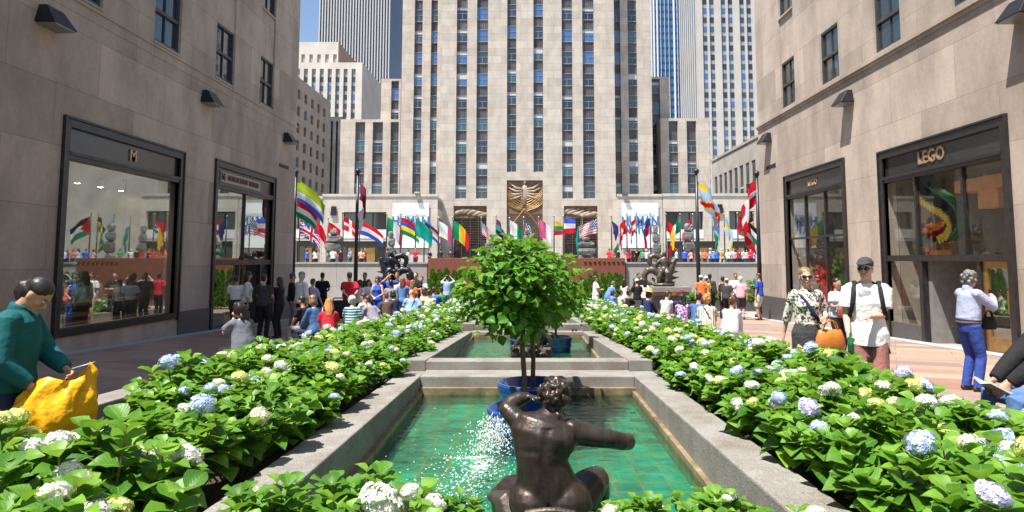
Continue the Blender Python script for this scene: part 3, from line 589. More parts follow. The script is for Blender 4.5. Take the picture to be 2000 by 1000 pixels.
for i, (px, py, top, hc, k) in enumerate(BR):
    Yd = 47+(i*7 % 5)*1.3
    p = atY(px, py, Yd); o = dup(proto[k]); hgt = p.z-TERR_Z
    o.location = (p.x, Yd, TERR_Z); sc = max(.86, min(1.13, hgt/1.72)); o.scale = (sc*1.08, sc*1.08, sc); o.rotation_euler = (0, 0, math.radians((i*67) % 360))
    bb = 'left' if px < 850 else 'middle' if px < 1200 else 'right'
    nb = BR[i-1] if i else None
    o['label'] = f'spectator in {top} top with {hc} hair behind the {bb} parapet'+(f', next to the {BR[i-1][2]} top' if 0 < i < 37 else ', near the shaded building')
    for c in o.children:
        n = c.name.split('.')[0]
        mt = C(top) if n in ('shirt', 'long_sleeved_top') else HR[hc] if n == 'hair' else None
        if n == 'cap': mt = C(['white', 'offwhite', 'red'][i % 3])
        if mt: c.material_slots[0].link = 'OBJECT'; c.material_slots[0].material = mt
for r in proto:
    for c in list(r.children):
        for g in list(c.children): bpy.data.objects.remove(g)
        bpy.data.objects.remove(c)
    bpy.data.objects.remove(r)
# ================================================================ ground
def ground_mat():
    t = NT('plaza concrete'); p = t.pos()
    n = t.noise(p, .7, 6, .6); c = t.ramp(n, [(.3, (.27, .25, .23)), (.7, (.36, .34, .31))])
    return t.done(t.bsdf(c, .9, 0, .2, bump=t.noise(p, 30, 3), bs=.2, bd=.01))
M_conc = ground_mat()
def paving_mat():
    t = NT('pink slate paving'); p = t.pos()
    ro = t.n('ShaderNodeVectorRotate'); ro.rotation_type = 'Z_AXIS'; ro.inputs['Angle'].default_value = math.radians(28); t.l(p, ro.inputs['Vector'])
    v = t.swz(ro.outputs[0], 0, 1)
    br = t.n('ShaderNodeTexBrick', offset=.37); t.l(v, br.inputs['Vector']); br.inputs['Scale'].default_value = 1
    br.inputs['Brick Width'].default_value = 1.7; br.inputs['Row Height'].default_value = .62; br.inputs['Mortar Size'].default_value = .008
    br.inputs['Color1'].default_value = (0, 0, 0, 1); br.inputs['Color2'].default_value = (1, 1, 1, 1); br.inputs['Mortar'].default_value = (.3, .3, .3, 1)
    c = t.ramp(br.outputs['Color'], [(0, (.27, .13, .095)), (.25, (.37, .24, .18)), (.5, (.23, .15, .13)), (.75, (.40, .29, .205)), (1, (.24, .20, .185))])
    n = t.noise(p, 1.4, 6, .65); c = t.mix(t.math('MULTIPLY', n, .35), c, (.30, .255, .22))
    c = t.mix(br.outputs['Fac'], c, (.17, .14, .12))
    f = t.ramp(t.noise(p, 7, 5, .7), [(.25, (.82,)*3), (.75, (1.06,)*3)])
    c = t.mix(1.0, c, f, 'MULTIPLY')
    return t.done(t.bsdf(c, .7, 0, .3, bump=t.noise(p, 14, 4), bs=.25, bd=.01))
M_pave = paving_mat()
def sheet(name, mat, X, ys, dz, hx=1.6, h0=3.3, h1=26.6):
    mb = MB(); ys = sorted(set(ys+[h0, h1]))
    for a, b in zip(ys, ys[1:]):
        xs = [-X, -hx, hx, X]
        for i in range(3):
            if i == 1 and a >= h0 and b <= h1: continue
            mb.add([(xs[i], a, gz(a)+dz), (xs[i+1], a, gz(a)+dz), (xs[i+1], b, gz(b)+dz), (xs[i], b, gz(b)+dz)], [(0, 1, 2, 3)])
    tag(mb.build(name, mat), kind='structure')
sheet('ground', M_conc, 900, [-80, 0, 10, 20, YFLAT, 60, 200, 1500], 0)
sheet('promenade_paving', M_pave, 9.75, [-12, 0, 10, 20, YFLAT, 38.5], .006)
mb = MB(); mb.box(-140, 140, TERR_Y, 420, -1.3, TERR_Z)
tag(mb.build('street', M_conc), kind='structure')
for s in (-1, 1):
    mb = MB()
    a, b = -12, 29.8
    for (x0, x1, h) in ((9.75, 10.2, .03),):
        mb.hexa([(s*x0, a, gz(a)-.1), (s*x1, a, gz(a)-.1), (s*x1, b, gz(b)-.1), (s*x0, b, gz(b)-.1),
                 (s*x0, a, gz(a)+h), (s*x1, a, gz(a)+h), (s*x1, b, gz(b)+h), (s*x0, b, gz(b)+h)][::1])
    tag(mb.build('pavement_edge', plain('grey granite strip', (.33, .33, .34), .8, var=.1, scale=20)), kind='structure')
# ================================================================ the two flanking buildings
M_lime = stone('limestone side wall', (.475, .392, .328), 1, 2.9, 1.34, .006, .17, .34)
M_granite = plain('dark granite base', (.085, .08, .078), .45, spec=.5, var=.25, scale=30)
M_bronze_d = plain('dark bronze frame', (.052, .046, .045), .34, .55, var=.2, scale=8)
M_band = plain('polished black sign band', (.03, .028, .03), .16, 0, .7, var=.15, scale=3)
M_bronze_g = plain('golden bronze door', (.42, .25, .09), .35, .75, var=.15, scale=7)
M_letter = plain('brass letters', (.5, .33, .2), .4, .6, var=.1)
M_sash = plain('painted steel sash', (.05, .055, .055), .5, var=.15)
M_pane = glass_dark('sash glass', (.03, .037, .04), .03, 1.0)
M_shop = shop_glass('shop glass', (.82, .88, .84), .30, 1.5)
M_shop2 = shop_glass('shop glass clear', (.92, .96, .94), .055, 1.38)
M_room = plain('shop wall paint', (.15, .135, .11), .8)
M_roomd = plain('shop dark wall', (.30, .26, .21), .8)
M_floorw = plain('shop timber floor', (.25, .15, .08), .5, var=.3)
M_lamp = plain('black wall lamp', (.018, .018, .022), .45, .3, var=.2)
M_glow = emit('lit shop bulb', (1, .88, .68), 90.0)
M_cream = plain('curtain', (.55, .53, .48), .9)
def bx(mb, s, y0, y1, z0, z1, d0, d1, m=0): return mb.box(s*(10.2+d0), s*(10.2+d1), y0, y1, z0, z1, m)
ZTOP = 15.2; WY0 = -12.0; WY1 = 29.8
def wall_with_holes(mb, s, holes, y0, y1, z0, z1, depth, m=0):
    ysx = sorted({y0, y1, *[h[0] for h in holes], *[h[1] for h in holes]}); zsx = sorted({z0, z1, *[h[2] for h in holes], *[h[3] for h in holes]})
    P = lambda y, z, d=0: (s*(10.2+d), y, z)
    for i in range(len(ysx)-1):
        for j in range(len(zsx)-1):
            a, b, c, d = ysx[i], ysx[i+1], zsx[j], zsx[j+1]
            if any(h[0] <= a+1e-6 and b <= h[1]+1e-6 and h[2] <= c+1e-6 and d <= h[3]+1e-6 for h in holes): continue
            mb.add([P(a, c), P(b, c), P(b, d), P(a, d)], [(0, 1, 2, 3) if s < 0 else (3, 2, 1, 0)], m)
    for h in holes:
        a, b, c, d = h[:4]; e = h[4] if len(h) > 4 else depth
        mb.add([P(a, c), P(a, d), P(a, d, e), P(a, c, e)], [(0, 1, 2, 3)], m)
        mb.add([P(b, c), P(b, d), P(b, d, e), P(b, c, e)], [(3, 2, 1, 0)], m)
        mb.add([P(a, d), P(b, d), P(b, d, e), P(a, d, e)], [(0, 1, 2, 3)], m)
        mb.add([P(a, c), P(b, c), P(b, c, e), P(a, c, e)], [(3, 2, 1, 0)], m)
def sash(parent, s, y0, y1, z0, z1):
    f = MB(); w = .075
    for (a, b, c, d) in ((y0, y0+w, z0, z1), (y1-w, y1, z0, z1), (y0+w, y1-w, z1-w, z1), (y0+w, y1-w, z0, z0+w*1.4)): bx(f, s, a, b, c, d, .07, .18)
    zm = (z0+z1)/2; bx(f, s, y0+w, y1-w, zm-.05, zm+.05, .07, .165)
    ym = (y0+y1)/2; bx(f, s, ym-.018, ym+.018, z0+w*1.4, zm-.05, .10, .155); bx(f, s, ym-.018, ym+.018, zm+.05, z1-w, .10, .155)
    fr = f.build('window', M_sash, parent)
    p = MB(); p.add([(s*(10.2+.142), y0+w, z0+w), (s*(10.2+.142), y1-w, z0+w), (s*(10.2+.142), y1-w, z1-w), (s*(10.2+.142), y0+w, z1-w)], [(0, 1, 2, 3)])
    p.build('pane', M_pane, fr)
    q = MB(); bx(q, s, y0-.03, y1+.03, z0-.07, z0-.002, -.03, .07); q.build('sill', M_lime, fr)
def frame_rect(f, s, y0, y1, z0, z1, w, d0, d1, sides='lrtb'):
    if 'l' in sides: bx(f, s, y0, y0+w, z0, z1, d0, d1)
    if 'r' in sides: bx(f, s, y1-w, y1, z0, z1, d0, d1)
    if 't' in sides: bx(f, s, y0+w, y1-w, z1-w, z1, d0, d1)
    if 'b' in sides: bx(f, s, y0+w, y1-w, z0, z0+w, d0, d1)
def pane(parent, s, y0, y1, z0, z1, d, mat):
    p = MB(); X = s*(10.2+d); p.add([(X, y0, z0), (X, y1, z0), (X, y1, z1), (X, y0, z1)], [(0, 1, 2, 3)]); return p.build('pane', mat, parent)
def room(parent, s, y0, y1, z0, z1, d0, d1, mw, mf):
    r = MB(); t = .08
    bx(r, s, y0-t, y1+t, z0-t, z1+t, d1, d1+t, 0); bx(r, s, y0-t, y0, z0, z1, d0, d1, 0); bx(r, s, y1, y1+t, z0, z1, d0, d1, 0)
    bx(r, s, y0-t, y1+t, z1, z1+t, d0, d1, 0); bx(r, s, y0-t, y1+t, z0-t, z0, d0, d1, 1)
    return r.build('shop_interior', [mw, mf], parent)
def near_building(s, holes, label):
    b = empty('stone_building', (s*10.2, 10, gz(10)), label, 'building')
    up = [(y, y+1.42, 7.53, ZTOP-.8, .2) for y in [25.55-3.68*k for k in range(10)]]
    mb = MB(); wall_with_holes(mb, s, holes+up, WY0, WY1, -2.2, ZTOP, .34)
    X0, X1 = s*10.2, s*34
    mb.add([(X0, WY1, -2.2), (X1, WY1, -2.2), (X1, WY1, ZTOP), (X0, WY1, ZTOP)], [(0, 1, 2, 3)])
    mb.add([(X0, WY0, -2.2), (X1, WY0, -2.2), (X1, WY0, ZTOP), (X0, WY0, ZTOP)], [(0, 1, 2, 3)])
    mb.add([(X0, WY0, ZTOP), (X1, WY0, ZTOP), (X1, WY1, ZTOP), (X0, WY1, ZTOP)], [(0, 1, 2, 3)])
    mb.add([(X1, WY0, -2.2), (X1, WY1, -2.2), (X1, WY1, ZTOP), (X1, WY0, ZTOP)], [(0, 1, 2, 3)])
    mb.build('wall', M_lime, b)
    g = MB()   # string course
    for (z0, z1, d) in ((7.33, 7.44, .10), (7.24, 7.33, .05), (7.10, 7.13, .015)) if s > 0 else ((7.36, 7.44, .03), (7.10, 7.13, .012)): bx(g, s, WY0, WY1+d, z0, z1, -d, .05)
    g.build('cornice', M_lime, b)
    for u in up:
        for z0, z1 in ((9.40, 11.28), (13.15, ZTOP-.8)):
            p = MB(); bx(p, s, u[0], u[1], z0, z1, .06, .19); p.build('spandrel', M_lime, b)
    for u in up:
        if u[0] < 8: continue
        sash(b, s, u[0], u[1], 7.53, 9.40)
        if u[0] > 20: sash(b, s, u[0], u[1], 11.28, 13.15)
    base = MB(); e = [WY0] + sum([[h[0]-.26, h[1]+.26] for h in sorted(holes)], []) + [WY1+.04]
    for i in range(0, len(e), 2):
        bx(base, s, e[i], e[i+1], -2.2, .02, -.045, .06)
    base.build('granite_base', M_granite, b)
    text_obj('lettering', 'PROMENADE', .2, .02, M_bronze_d, M_wall(s, 28.35 if s > 0 else 28.35, 5.43, -.012), b, .004, .95)
    return b
# ---- left: museum shop
LH = [(15.0, 19.85, .02, 4.55), (22.3, 27.2, gz(24)-.2, 4.66)]
LB = near_building(-1, LH, 'tan limestone building in shade with a big display window, left side of the promenade')
s = -1
def big_window(b, y0, y1, z0, z1, zs, bottom=True, letters=()):
    """outer bronze frame with sign band from zs to top"""
    f = MB(); frame_rect(f, s, y0-.17, y1+.17, z0-(.17 if bottom else 0), z1+.16, .17, -.05, .10, 'lrt'+('b' if bottom else ''))
    frame_rect(f, s, y0-.22, y1+.22, z0-(.21 if bottom else 0), z1+.22, .05, -.08, .01, 'lrt')
    bx(f, s, y0, y1, zs-.14, zs, -.03, .14); bx(f, s, y0, y1, zs-.05, zs+.02, -.06, -.03)
    fr = f.build('shop_window', M_bronze_d, b)
    k = MB(); bx(k, s, y0, y1, zs+.02, z1, .05, .14); k.build('sign_band', M_band, fr)
    for (t, y, z, size, bold) in letters: text_obj('lettering', t, size, .03, M_letter, M_wall(s, y, z, .035), fr, bold)
    return fr
w1 = big_window(LB, 15.0, 19.85, .02, 4.50, 3.92, True, [('M', 17.55, 4.21, .42, .006)])
pane(w1, s, 15.0, 17.4, .02, 3.80, .10, M_shop); pane(w1, s, 17.41, 19.85, .02, 3.80, .10, M_shop)
room(w1, s, 15.0, 19.85, .05, 3.85, .36, 4.2, M_room, M_floorw)
w2 = big_window(LB, 22.3, 27.2, gz(24)-.2, 4.62, 4.05, False, [])
k = MB(); bx(k, s, 22.6, 26.0, 4.14, 4.5, .02, .05); k.build('sign_panel', plain('pale sign panel', (.30, .26, .24), .4), w2)
text_obj('lettering', 'METROPOLITAN  MUSEUM', .25, .02, plain('maroon letters', (.09, .03, .03), .5), M_wall(s, 24.45, 4.32, .01), w2, .003, .88)
text_obj('lettering', 'M', .34, .02, plain('maroon letters', (.09, .03, .03), .5), M_wall(s, 22.78, 4.32, .01), w2, .004)
f = MB(); bx(f, s, 22.3, 27.2, 1.36, 1.54, -.02, .15); bx(f, s, 24.25, 24.36, gz(24)-.1, 1.36, 0, .14); bx(f, s, 26.2, 26.32, gz(26)-.1, 1.36, 0, .14); bx(f, s, 24.7, 24.75, 1.54, 3.91, .04, .12)
f.build('mullion', M_bronze_d, w2)
pane(w2, s, 22.3, 24.7, 1.54, 3.91, .1, M_shop); pane(w2, s, 24.75, 27.2, 1.54, 3.91, .1, M_shop)
pane(w2, s, 22.3, 24.25, gz(23)+.1, 1.36, .1, M_shop); pane(w2, s, 26.32, 27.2, gz(26)+.05, 1.36, .1, M_shop)
room(w2, s, 22.3, 27.2, gz(24)-.08, 4.05, .36, 4.5, M_room, M_floorw)
def bronze_door(b, s, y0, y1, z0, z1, d, w=.16):
    f = MB(); frame_rect(f, s, y0, y1, z0, z1, w, d, d+.07, 'lrt'); bx(f, s, y0+w, y1-w, z0, z0+.32, d, d+.07)
    fr = f.build('door', M_bronze_g, b); pane(fr, s, y0+w, y1-w, z0+.32, z1-w, d+.035, M_shop)
    h = MB(); h.tube([(s*(10.2+d-.05), y0+w*.6, z0+.85), (s*(10.2+d-.05), y0+w*.6, z0+1.35)], [.02, .02], 8); h.build('handle', M_bronze_g, fr); return fr
bronze_door(w2, s, 24.4, 25.28, gz(25)+.02, 1.36, .55); bronze_door(w2, s, 25.3, 26.18, gz(25)+.02, 1.36, .55)
# shop lamps, stands and bags inside the museum shop
def pendant(x, y, z, lab):
    t = empty('track_spotlight', (x, y, z), lab, 'spotlight', 'spotlights under the shop ceilings')
    m = MB(); m.lathe((x, y, z), [(.0, .19), (.06, .19), (.075, .04), (.07, 0)], 14); m.tube([(x, y, z+.19), (x, y, z+.34)], [.012, .012], 6); m.build('lamp_shade', plain('white lamp can', (.8, .8, .78), .5), t, True)
    m = MB(); m.lathe((x, y, z), [(0, .012), (.062, .012)], 14); m.build('bulb', M_glow, t)
for i in range(5): pendant(-11.6, 15.6+.95*i, 3.50, 'small white spotlight in the left display window, one of the row under its ceiling')
M_bag = [plain('blue flowered tote', (.12, .2, .42), .8, var=.5, scale=16), plain('green flowered tote', (.16, .34, .2), .8, var=.5, scale=16), plain('grey patterned tote', (.35, .36, .42), .8, var=.4, scale=20), plain('red tote', (.5, .05, .08), .8), plain('sand tote', (.5, .38, .2), .8)]
def tote(name, c, size, mat, label, cat='bag', group=None, handle=.22):
    x, y, z = c; w, d, h = size
    t = empty(name, c, label, cat, group)
    m = MB(); m.tube([(x, y, z), (x, y, z+h*.5), (x, y, z+h)], [(w*.5, d*.5), (w*.52, d*.46), (w*.44, d*.16)], 14, side=(0, 1, 0)); m.build('bag_body', mat, t, True)
    m = MB(); m.tube([(x, y+w*.25*math.cos(a), z+h-.02+handle*math.sin(a)) for a in np.linspace(0, PI, 9)], [.012]*9, 6); m.build('strap', mat, t, True)
k = MB(); M_tbl = plain('oak display table', (.36, .2, .09), .5, var=.3, scale=5)
t = empty('display_table', (-11.4, 17.4, .05), 'long oak display table inside the left shop window', 'table')
k.box(-11.75, -11.0, 15.3, 19.6, .42, .5); k.build('tabletop', M_tbl, t)
for (xx, yy) in ((-11.7, 15.4), (-11.05, 15.4), (-11.7, 19.5), (-11.05, 19.5)):
    k = MB(); k.box(xx-.04, xx+.04, yy-.04, yy+.04, .05, .42); k.build('leg', M_tbl, t)
for i, (yy, w, h, mi, lab) in enumerate([(16.5, .62, .45, 0, 'large blue patterned tote on the shop window table'), (17.35, .5, .34, 1, 'green patterned tote on the shop window table'), (18.05, .46, .42, 2, 'grey patterned tote beside the green one in the shop window'), (18.8, .4, .36, 4, 'sand coloured tote at the far end of the shop window table'), (15.7, .3, .24, 3, 'small red tote at the near end of the shop window table')]):
    tote('tote_bag', (-11.3, yy, .5), (w, .25, h), M_bag[mi], lab)
def mannequin(x, y, z, mat, lab):
    m = MB(); m.tube([(x, y, z), (x, y, z+.6)], [.03, .03], 8); m.ell((x, y, z+.02), (.16, .16, .03)); m.tube([(x, y, z+.55), (x, y, z+.75), (x, y, z+.95), (x, y, z+1.15), (x, y, z+1.22)], [(.17, .12), (.13, .1), (.18, .12), (.17, .09), (.05, .05)], 12, side=(0, 1, 0))
    m.ell((x, y, z+1.36), (.085, .1, .12)); o = m.build('mannequin', mat, None, True); tag(o, lab, 'mannequin')
mannequin(-12.6, 16.4, .05, plain('dress cloth red', (.5, .05, .06), .8), 'red dressed mannequin deep in the left shop window')
mannequin(-12.5, 18.9, .05, plain('dress cloth teal', (.08, .28, .3), .8), 'teal dressed mannequin deep in the left shop window')
mannequin(-12.8, 17.5, .05, plain('dress cloth sand', (.5, .42, .28), .8), 'sand coloured mannequin deep in the left shop window')
mannequin(-12.0, 23.2, gz(24)-.08, plain('dress cloth brown', (.25, .14, .08), .8), 'brown dressed mannequin behind the left shop entrance glass')
# ---- right: toy shop
s = 1
RH = [(14.5, 19.4, gz(17)-.3, 4.50), (21.95, 26.65, -.02, 4.66)]
RB = near_building(1, RH, 'sunlit limestone building with a toy shop, right side of the promenade')
w3 = big_window(RB, 14.5, 19.4, gz(17)-.3, 4.42, 3.85, False, [('LEGO', 17.15, 4.16, .46, .008)])
f = MB(); bx(f, s, 14.5, 19.4, 1.50, 1.66, -.03, .14)
for y in (16.0, 17.95): bx(f, s, y-.04, y+.04, 1.66, 3.71, .03, .12)
bx(f, s, 17.7, 17.85, gz(18)-.1, 1.50, -.02, .14); bx(f, s, 15.45, 15.58, gz(15)-.1, 1.5, 0, .14)
f.build('mullion', M_bronze_d, w3)
for (a, b_) in ((14.5, 15.95), (16.05, 17.9), (18.0, 19.4)): pane(w3, s, a, b_, 1.66, 3.71, .09, M_shop2)
pane(w3, s, 17.85, 19.4, gz(18)+.42, 1.5, .09, M_shop2)
k = MB(); bx(k, s, 17.85, 19.4, gz(18)-.2, gz(18)+.42, .02, .16); k.build('granite_base', M_granite, w3)
k = MB(); bx(k, s, 17.55, 17.7, gz(18)-.1, 1.5, .14, 1.7, 0); bx(k, s, 15.5, 17.7, gz(16)-.1, 1.5, 1.7, 1.78, 0); bx(k, s, 15.58, 17.55, 1.5, 1.58, .14, 1.78); k.build('vestibule', plain('vestibule stone', (.22, .21, .20), .5), w3)
bronze_door(w3, s, 14.5, 15.44, gz(15)+.02, 1.5, .05, .15); bronze_door(w3, s, 15.75, 16.6, gz(16)+.02, 1.5, 1.5, .12)
room(w3, s, 14.5, 19.4, gz(17)-.15, 3.95, .36, 5.0, M_roomd, M_floorw)
w4 = big_window(RB, 21.95, 26.65, -.02, 4.60, 4.03, True, [('LEGO', 24.35, 4.3, .32, .004)])
f = MB()
for y in (23.45, 25.1): bx(f, s, y-.035, y+.035, 0, 3.89, .03, .12)
for z in (2.35,): bx(f, s, 21.95, 26.65, z-.035, z+.035, .035, .118)
f.build('mullion', M_bronze_d, w4)
for (a, b_) in ((21.95, 23.4), (23.5, 25.05), (25.15, 26.65)):
    pane(w4, s, a, b_, 2.39, 3.89, .09, M_shop2); pane(w4, s, a, b_, 0, 2.31, .09, M_shop2)
room(w4, s, 21.95, 26.65, 0, 4.0, .36, 4.5, M_roomd, M_floorw)
for i in range(4): pendant(11.3, 14.9+.9*i, 3.45, 'small white spotlight inside the toy shop, one of the row behind its glass')
M_gr = plain('toy brick green', (.008, .15, .04), .35); M_ye = plain('toy brick yellow', (.75, .5, .02), .35); M_or = plain('toy brick orange', (.7, .24, .02), .4)
t = empty('toy_brick_dragon', (10.95, 17.0, 1.7), 'green toy brick serpent with yellow crest in the toy shop window', 'toy model')
body = MB(); crest = MB()
pth = [(10.95, 18.75, 3.95), (10.95, 18.75, 3.62), (10.95, 18.5, 3.35), (10.95, 18.1, 3.12), (10.95, 17.7, 2.95), (10.95, 17.4, 2.74), (10.95, 17.3, 2.5), (10.95, 17.5, 2.3), (10.95, 17.9, 2.18), (10.95, 18.35, 2.12), (10.95, 18.8, 2.1)]
for i in range(len(pth)-1):
    a, b_ = Vector(pth[i]), Vector(pth[i+1])
    for k2 in range(3):
        c = a.lerp(b_, k2/3); r = .40-.016*i
        body.box(c.x-.16, c.x+.16, c.y-r*.62, c.y+r*.62, c.z-r*.55, c.z+r*.55)
        if i < 8: cc = c+Vector((-.17, .10, -r*.55)); crest.hexa([(cc.x-.04, cc.y-.09, cc.z+.1), (cc.x+.04, cc.y-.09, cc.z+.1), (cc.x+.04, cc.y+.09, cc.z+.1), (cc.x-.04, cc.y+.09, cc.z+.1), (cc.x-.01, cc.y-.02, cc.z-.12), (cc.x+.01, cc.y-.02, cc.z-.12), (cc.x+.01, cc.y+.02, cc.z-.12), (cc.x-.01, cc.y+.02, cc.z-.12)])
body.build('body', M_gr, t); crest.build('crest', M_ye, t)
m = MB(); m.box(10.75, 11.2, 14.6, 17.1, 3.2, 3.5); m.box(10.8, 11.1, 15.6, 16.3, 2.75, 3.2); tag(m.build('display_beam', M_or), 'orange display beam under the ceiling inside the toy shop', 'shelf')
for i, (y, z, mt, lab) in enumerate([(15.2, 2.6, M_ye, 'yellow brick tree model high inside the toy shop'), (18.6, 1.75, M_or, 'orange brick model behind the left pane of the toy shop'), (22.6, 1.2, M_ye, 'yellow brick model in the far toy shop window'), (24.2, 1.0, M_gr, 'green brick model in the far toy shop window'), (25.8, .6, plain('toy brick red', (.6, .03, .03), .35), 'red brick model in the far toy shop window')]):
    m = MB(); rr = random.Random(i)
    for k2 in range(26):
        yy = y+rr.uniform(-.4, .4); zz = z+rr.uniform(0, .7); m.box(11.1+rr.uniform(-.2, .1), 11.4, yy, yy+.16, zz, zz+.12)
    m.box(11.1, 11.35, y-.3, y+.3, gz(y) if i < 2 else 0, z+.05)
    tag(m.build('toy_brick_model', mt), lab, 'toy model')
# ---- wall lamps
def wall_lamp(s, y, lab):
    t = empty('wall_lamp', (s*10.2, y, 6.6), lab, 'lamp', 'black wedge lamps on the stone walls')
    m = MB(); a, b_ = y-.31, y+.31; X = lambda d: s*(10.2-d)
    m.hexa([(X(.0), a-.06, 6.46), (X(.43), a-.06, 6.46), (X(.43), b_+.06, 6.46), (X(.0), b_+.06, 6.46), (X(0), a+.05, 6.86), (X(.17), a+.05, 6.86), (X(.17), b_-.05, 6.86), (X(0), b_-.05, 6.86)])
    m.build('lamp_housing', M_lamp, t, bevel=.012)
    m = MB(); m.box(X(-.0), X(.41), a, b_, 6.425, 6.458); m.build('lamp_glass', plain('frosted lamp glass', (.2, .2, .2), .3), t)
for s_ in (-1, 1):
    for i, y in enumerate((14.1 if s_ < 0 else 13.55, 21.3, 28.5)):
        wall_lamp(s_, y, ['nearest', 'middle', 'farthest'][i]+' black wedge wall lamp on the '+['shaded left', 'sunlit right'][s_ > 0]+' wall')
# ================================================================ distant buildings
def PY(Y): return lambda a, z, d=0: (a, Y+d, z)
def PX(X, sg): return lambda a, z, d=0: (X+sg*d, a, z)
def facade(mb, P, holes, a0, a1, z0, z1, depth, m=0):
    A = sorted({a0, a1, *[h[0] for h in holes], *[h[1] for h in holes]}); Z = sorted({z0, z1, *[h[2] for h in holes], *[h[3] for h in holes]})
    for i in range(len(A)-1):
        for j in range(len(Z)-1):
            a, b, c, d = A[i], A[i+1], Z[j], Z[j+1]
            if any(h[0] <= a+1e-6 and b <= h[1]+1e-6 and h[2] <= c+1e-6 and d <= h[3]+1e-6 for h in holes): continue
            mb.add([P(a, c), P(b, c), P(b, d), P(a, d)], [(0, 1, 2, 3)], m)
    for h in holes:
        a, b, c, d = h[:4]; e = depth
        mb.add([P(a, c), P(a, d), P(a, d, e), P(a, c, e)], [(0, 1, 2, 3)], m); mb.add([P(b, c), P(b, d), P(b, d, e), P(b, c, e)], [(0, 1, 2, 3)], m)
        mb.add([P(a, d), P(b, d), P(b, d, e), P(a, d, e)], [(0, 1, 2, 3)], m); mb.add([P(a, c), P(b, c), P(b, c, e), P(a, c, e)], [(0, 1, 2, 3)], m)
def pbox(mb, P, a0, a1, z0, z1, d0, d1, m=0):
    return mb.hexa([P(a0, z0, d0), P(a1, z0, d0), P(a1, z0, d1), P(a0, z0, d1), P(a0, z1, d0), P(a1, z1, d0), P(a1, z1, d1), P(a0, z1, d1)], m)
G = [glass_dark('tower glass black', (.016, .018, .022), .06, .9), glass_dark('tower glass slate', (.035, .045, .06), .08, .9), glass_dark('tower glass sky tint', (.05, .13, .30), .05, 1.0), glass_dark('tower glass teal', (.04, .10, .12), .06, .9), glass_dark('tower glass amber', (.20, .10, .035), .15, .6)]
M_rail = plain('grey window rail', (.22, .23, .24), .5)
M_blind = plain('pale window blind', (.46, .48, .50), .8)
M_span = plain('ribbed aluminium spandrel', (.115, .112, .12), .5, .35, var=.3, scale=.5)
M_span2 = plain('rib highlights', (.19, .19, .20), .5, .35)
def window_mesh(P0, w, h, kind, rng, simple=False):
    """window at the origin of the facade plane; P0 gives axes only"""
    m = MB(); P = lambda a, z, d: P0(a, z, d)
    m.add([P(0, 0, .0), P(w, 0, .0), P(w, h, .0), P(0, h, .0)], [(0, 1, 2, 3)], 0)
    if not simple:
        t = .05
        pbox(m, P, 0, w, h*.52, h*.52+.07, -.05, -.002, 1); pbox(m, P, w/2-.03, w/2+.03, 0, h*.52, -.04, -.002, 1)
        pbox(m, P, 0, w, -.09, .03, -.08, -.002, 1); pbox(m, P, 0, w, h-.05, h+.04, -.06, -.002, 1)
        if kind in (1, 2, 4):
            f = {1: .28, 2: .5, 4: .18}[kind]; m.add([P(.04, h*(1-f), -.012), P(w-.04, h*(1-f), -.012), P(w-.04, h-.05, -.012), P(.04, h-.05, -.012)], [(0, 1, 2, 3)], 2)
    return m
def local_axes(P):
    o = Vector(P(0, 0, 0)); ea = Vector(P(1, 0, 0))-o; ed = Vector(P(0, 0, 1))-o
    return lambda a, z, d: tuple(ea*a+ed*d+Vector((0, 0, z)))
def strips_of_windows(root, P, strips, floor, win, depth, rng, glassw, spmat, simple=False, cap=100, ribs=True, zmax=None, names=('window', 'spandrel_strip'), sink=.0):
    """each strip (a0,a1,z0,z1): a continuous ribbed backing strip with windows set on it"""
    ax = local_axes(P); cache = {}; todo = []
    for (a0, a1, z0, z1) in strips:
        m = MB(); pbox(m, P, a0-.02, a1+.02, z0-.02, z1, depth, depth+.12)
        if ribs:
            w = a1-a0
            for f in (.12, .31, .5, .69, .88): pbox(m, P, a0+w*f-.05*w, a0+w*f+.05*w, z0, z1, depth-.06, depth)
        m.build(names[1], spmat, root)
        z = z0+.1
        while z+win < z1-.2 and (zmax is None or z < zmax):
            todo.append((a0, a1, z)); z += floor
    todo.sort(key=lambda q: q[2])
    rest = [MB() for _ in G]
    for i, (a0, a1, z) in enumerate(todo):
        gi = rng.choices(range(len(G)), glassw(z))[0]; kind = rng.choice((0, 0, 0, 0, 0, 1, 1, 2, 4)) if not simple else 0
        key = (round(a1-a0, 3), gi, kind)
        if key not in cache:
            me = window_mesh(ax, a1-a0, win, kind, rng, simple).mesh('window')
            for mt in (G[gi], M_rail, M_blind): me.materials.append(mt)
            mm = window_mesh(ax, a1-a0, win, kind, rng, simple); me.polygons.foreach_set('material_index', mm.m)
            cache[key] = me
        L = Vector(P(a0, z, depth-.09))
        if i < cap:
            o = link_mesh(names[0], cache[key], root); o.location = L-wloc(root)
        else:
            mm = window_mesh(ax, a1-a0, win, kind, rng, simple)
            rest[0].add([tuple(Vector(v)+L) for v in mm.v], mm.f, 0); rest[0].m[-len(mm.f):] = [{0: gi, 1: 5, 2: 6}[x] for x in mm.m]
    if rest[0].v:
        o = rest[0].build('upper_windows', G+[M_rail, M_blind], root); o['kind'] = 'stuff'
M_rock = stone('limestone tower front', (.52, .46, .40), 0, 1.9, 1.1, .012, .10, .22)
M_rockx = stone('limestone tower flank', (.52, .46, .40), 1, 1.9, 1.1, .012, .10, .22)
rng = random.Random(5)
def X_at(px, Y): return atY(px, 300, Y).x
def Z_at(py, Y, px=1030): return atY(px, py, Y).z
gw_rock = lambda z: (5, 4, 6 if z > 26 else .4, 1.6, .25 if z < 22 else .05)  # more blue panes high up: the sky's reflection is put into the glass colour
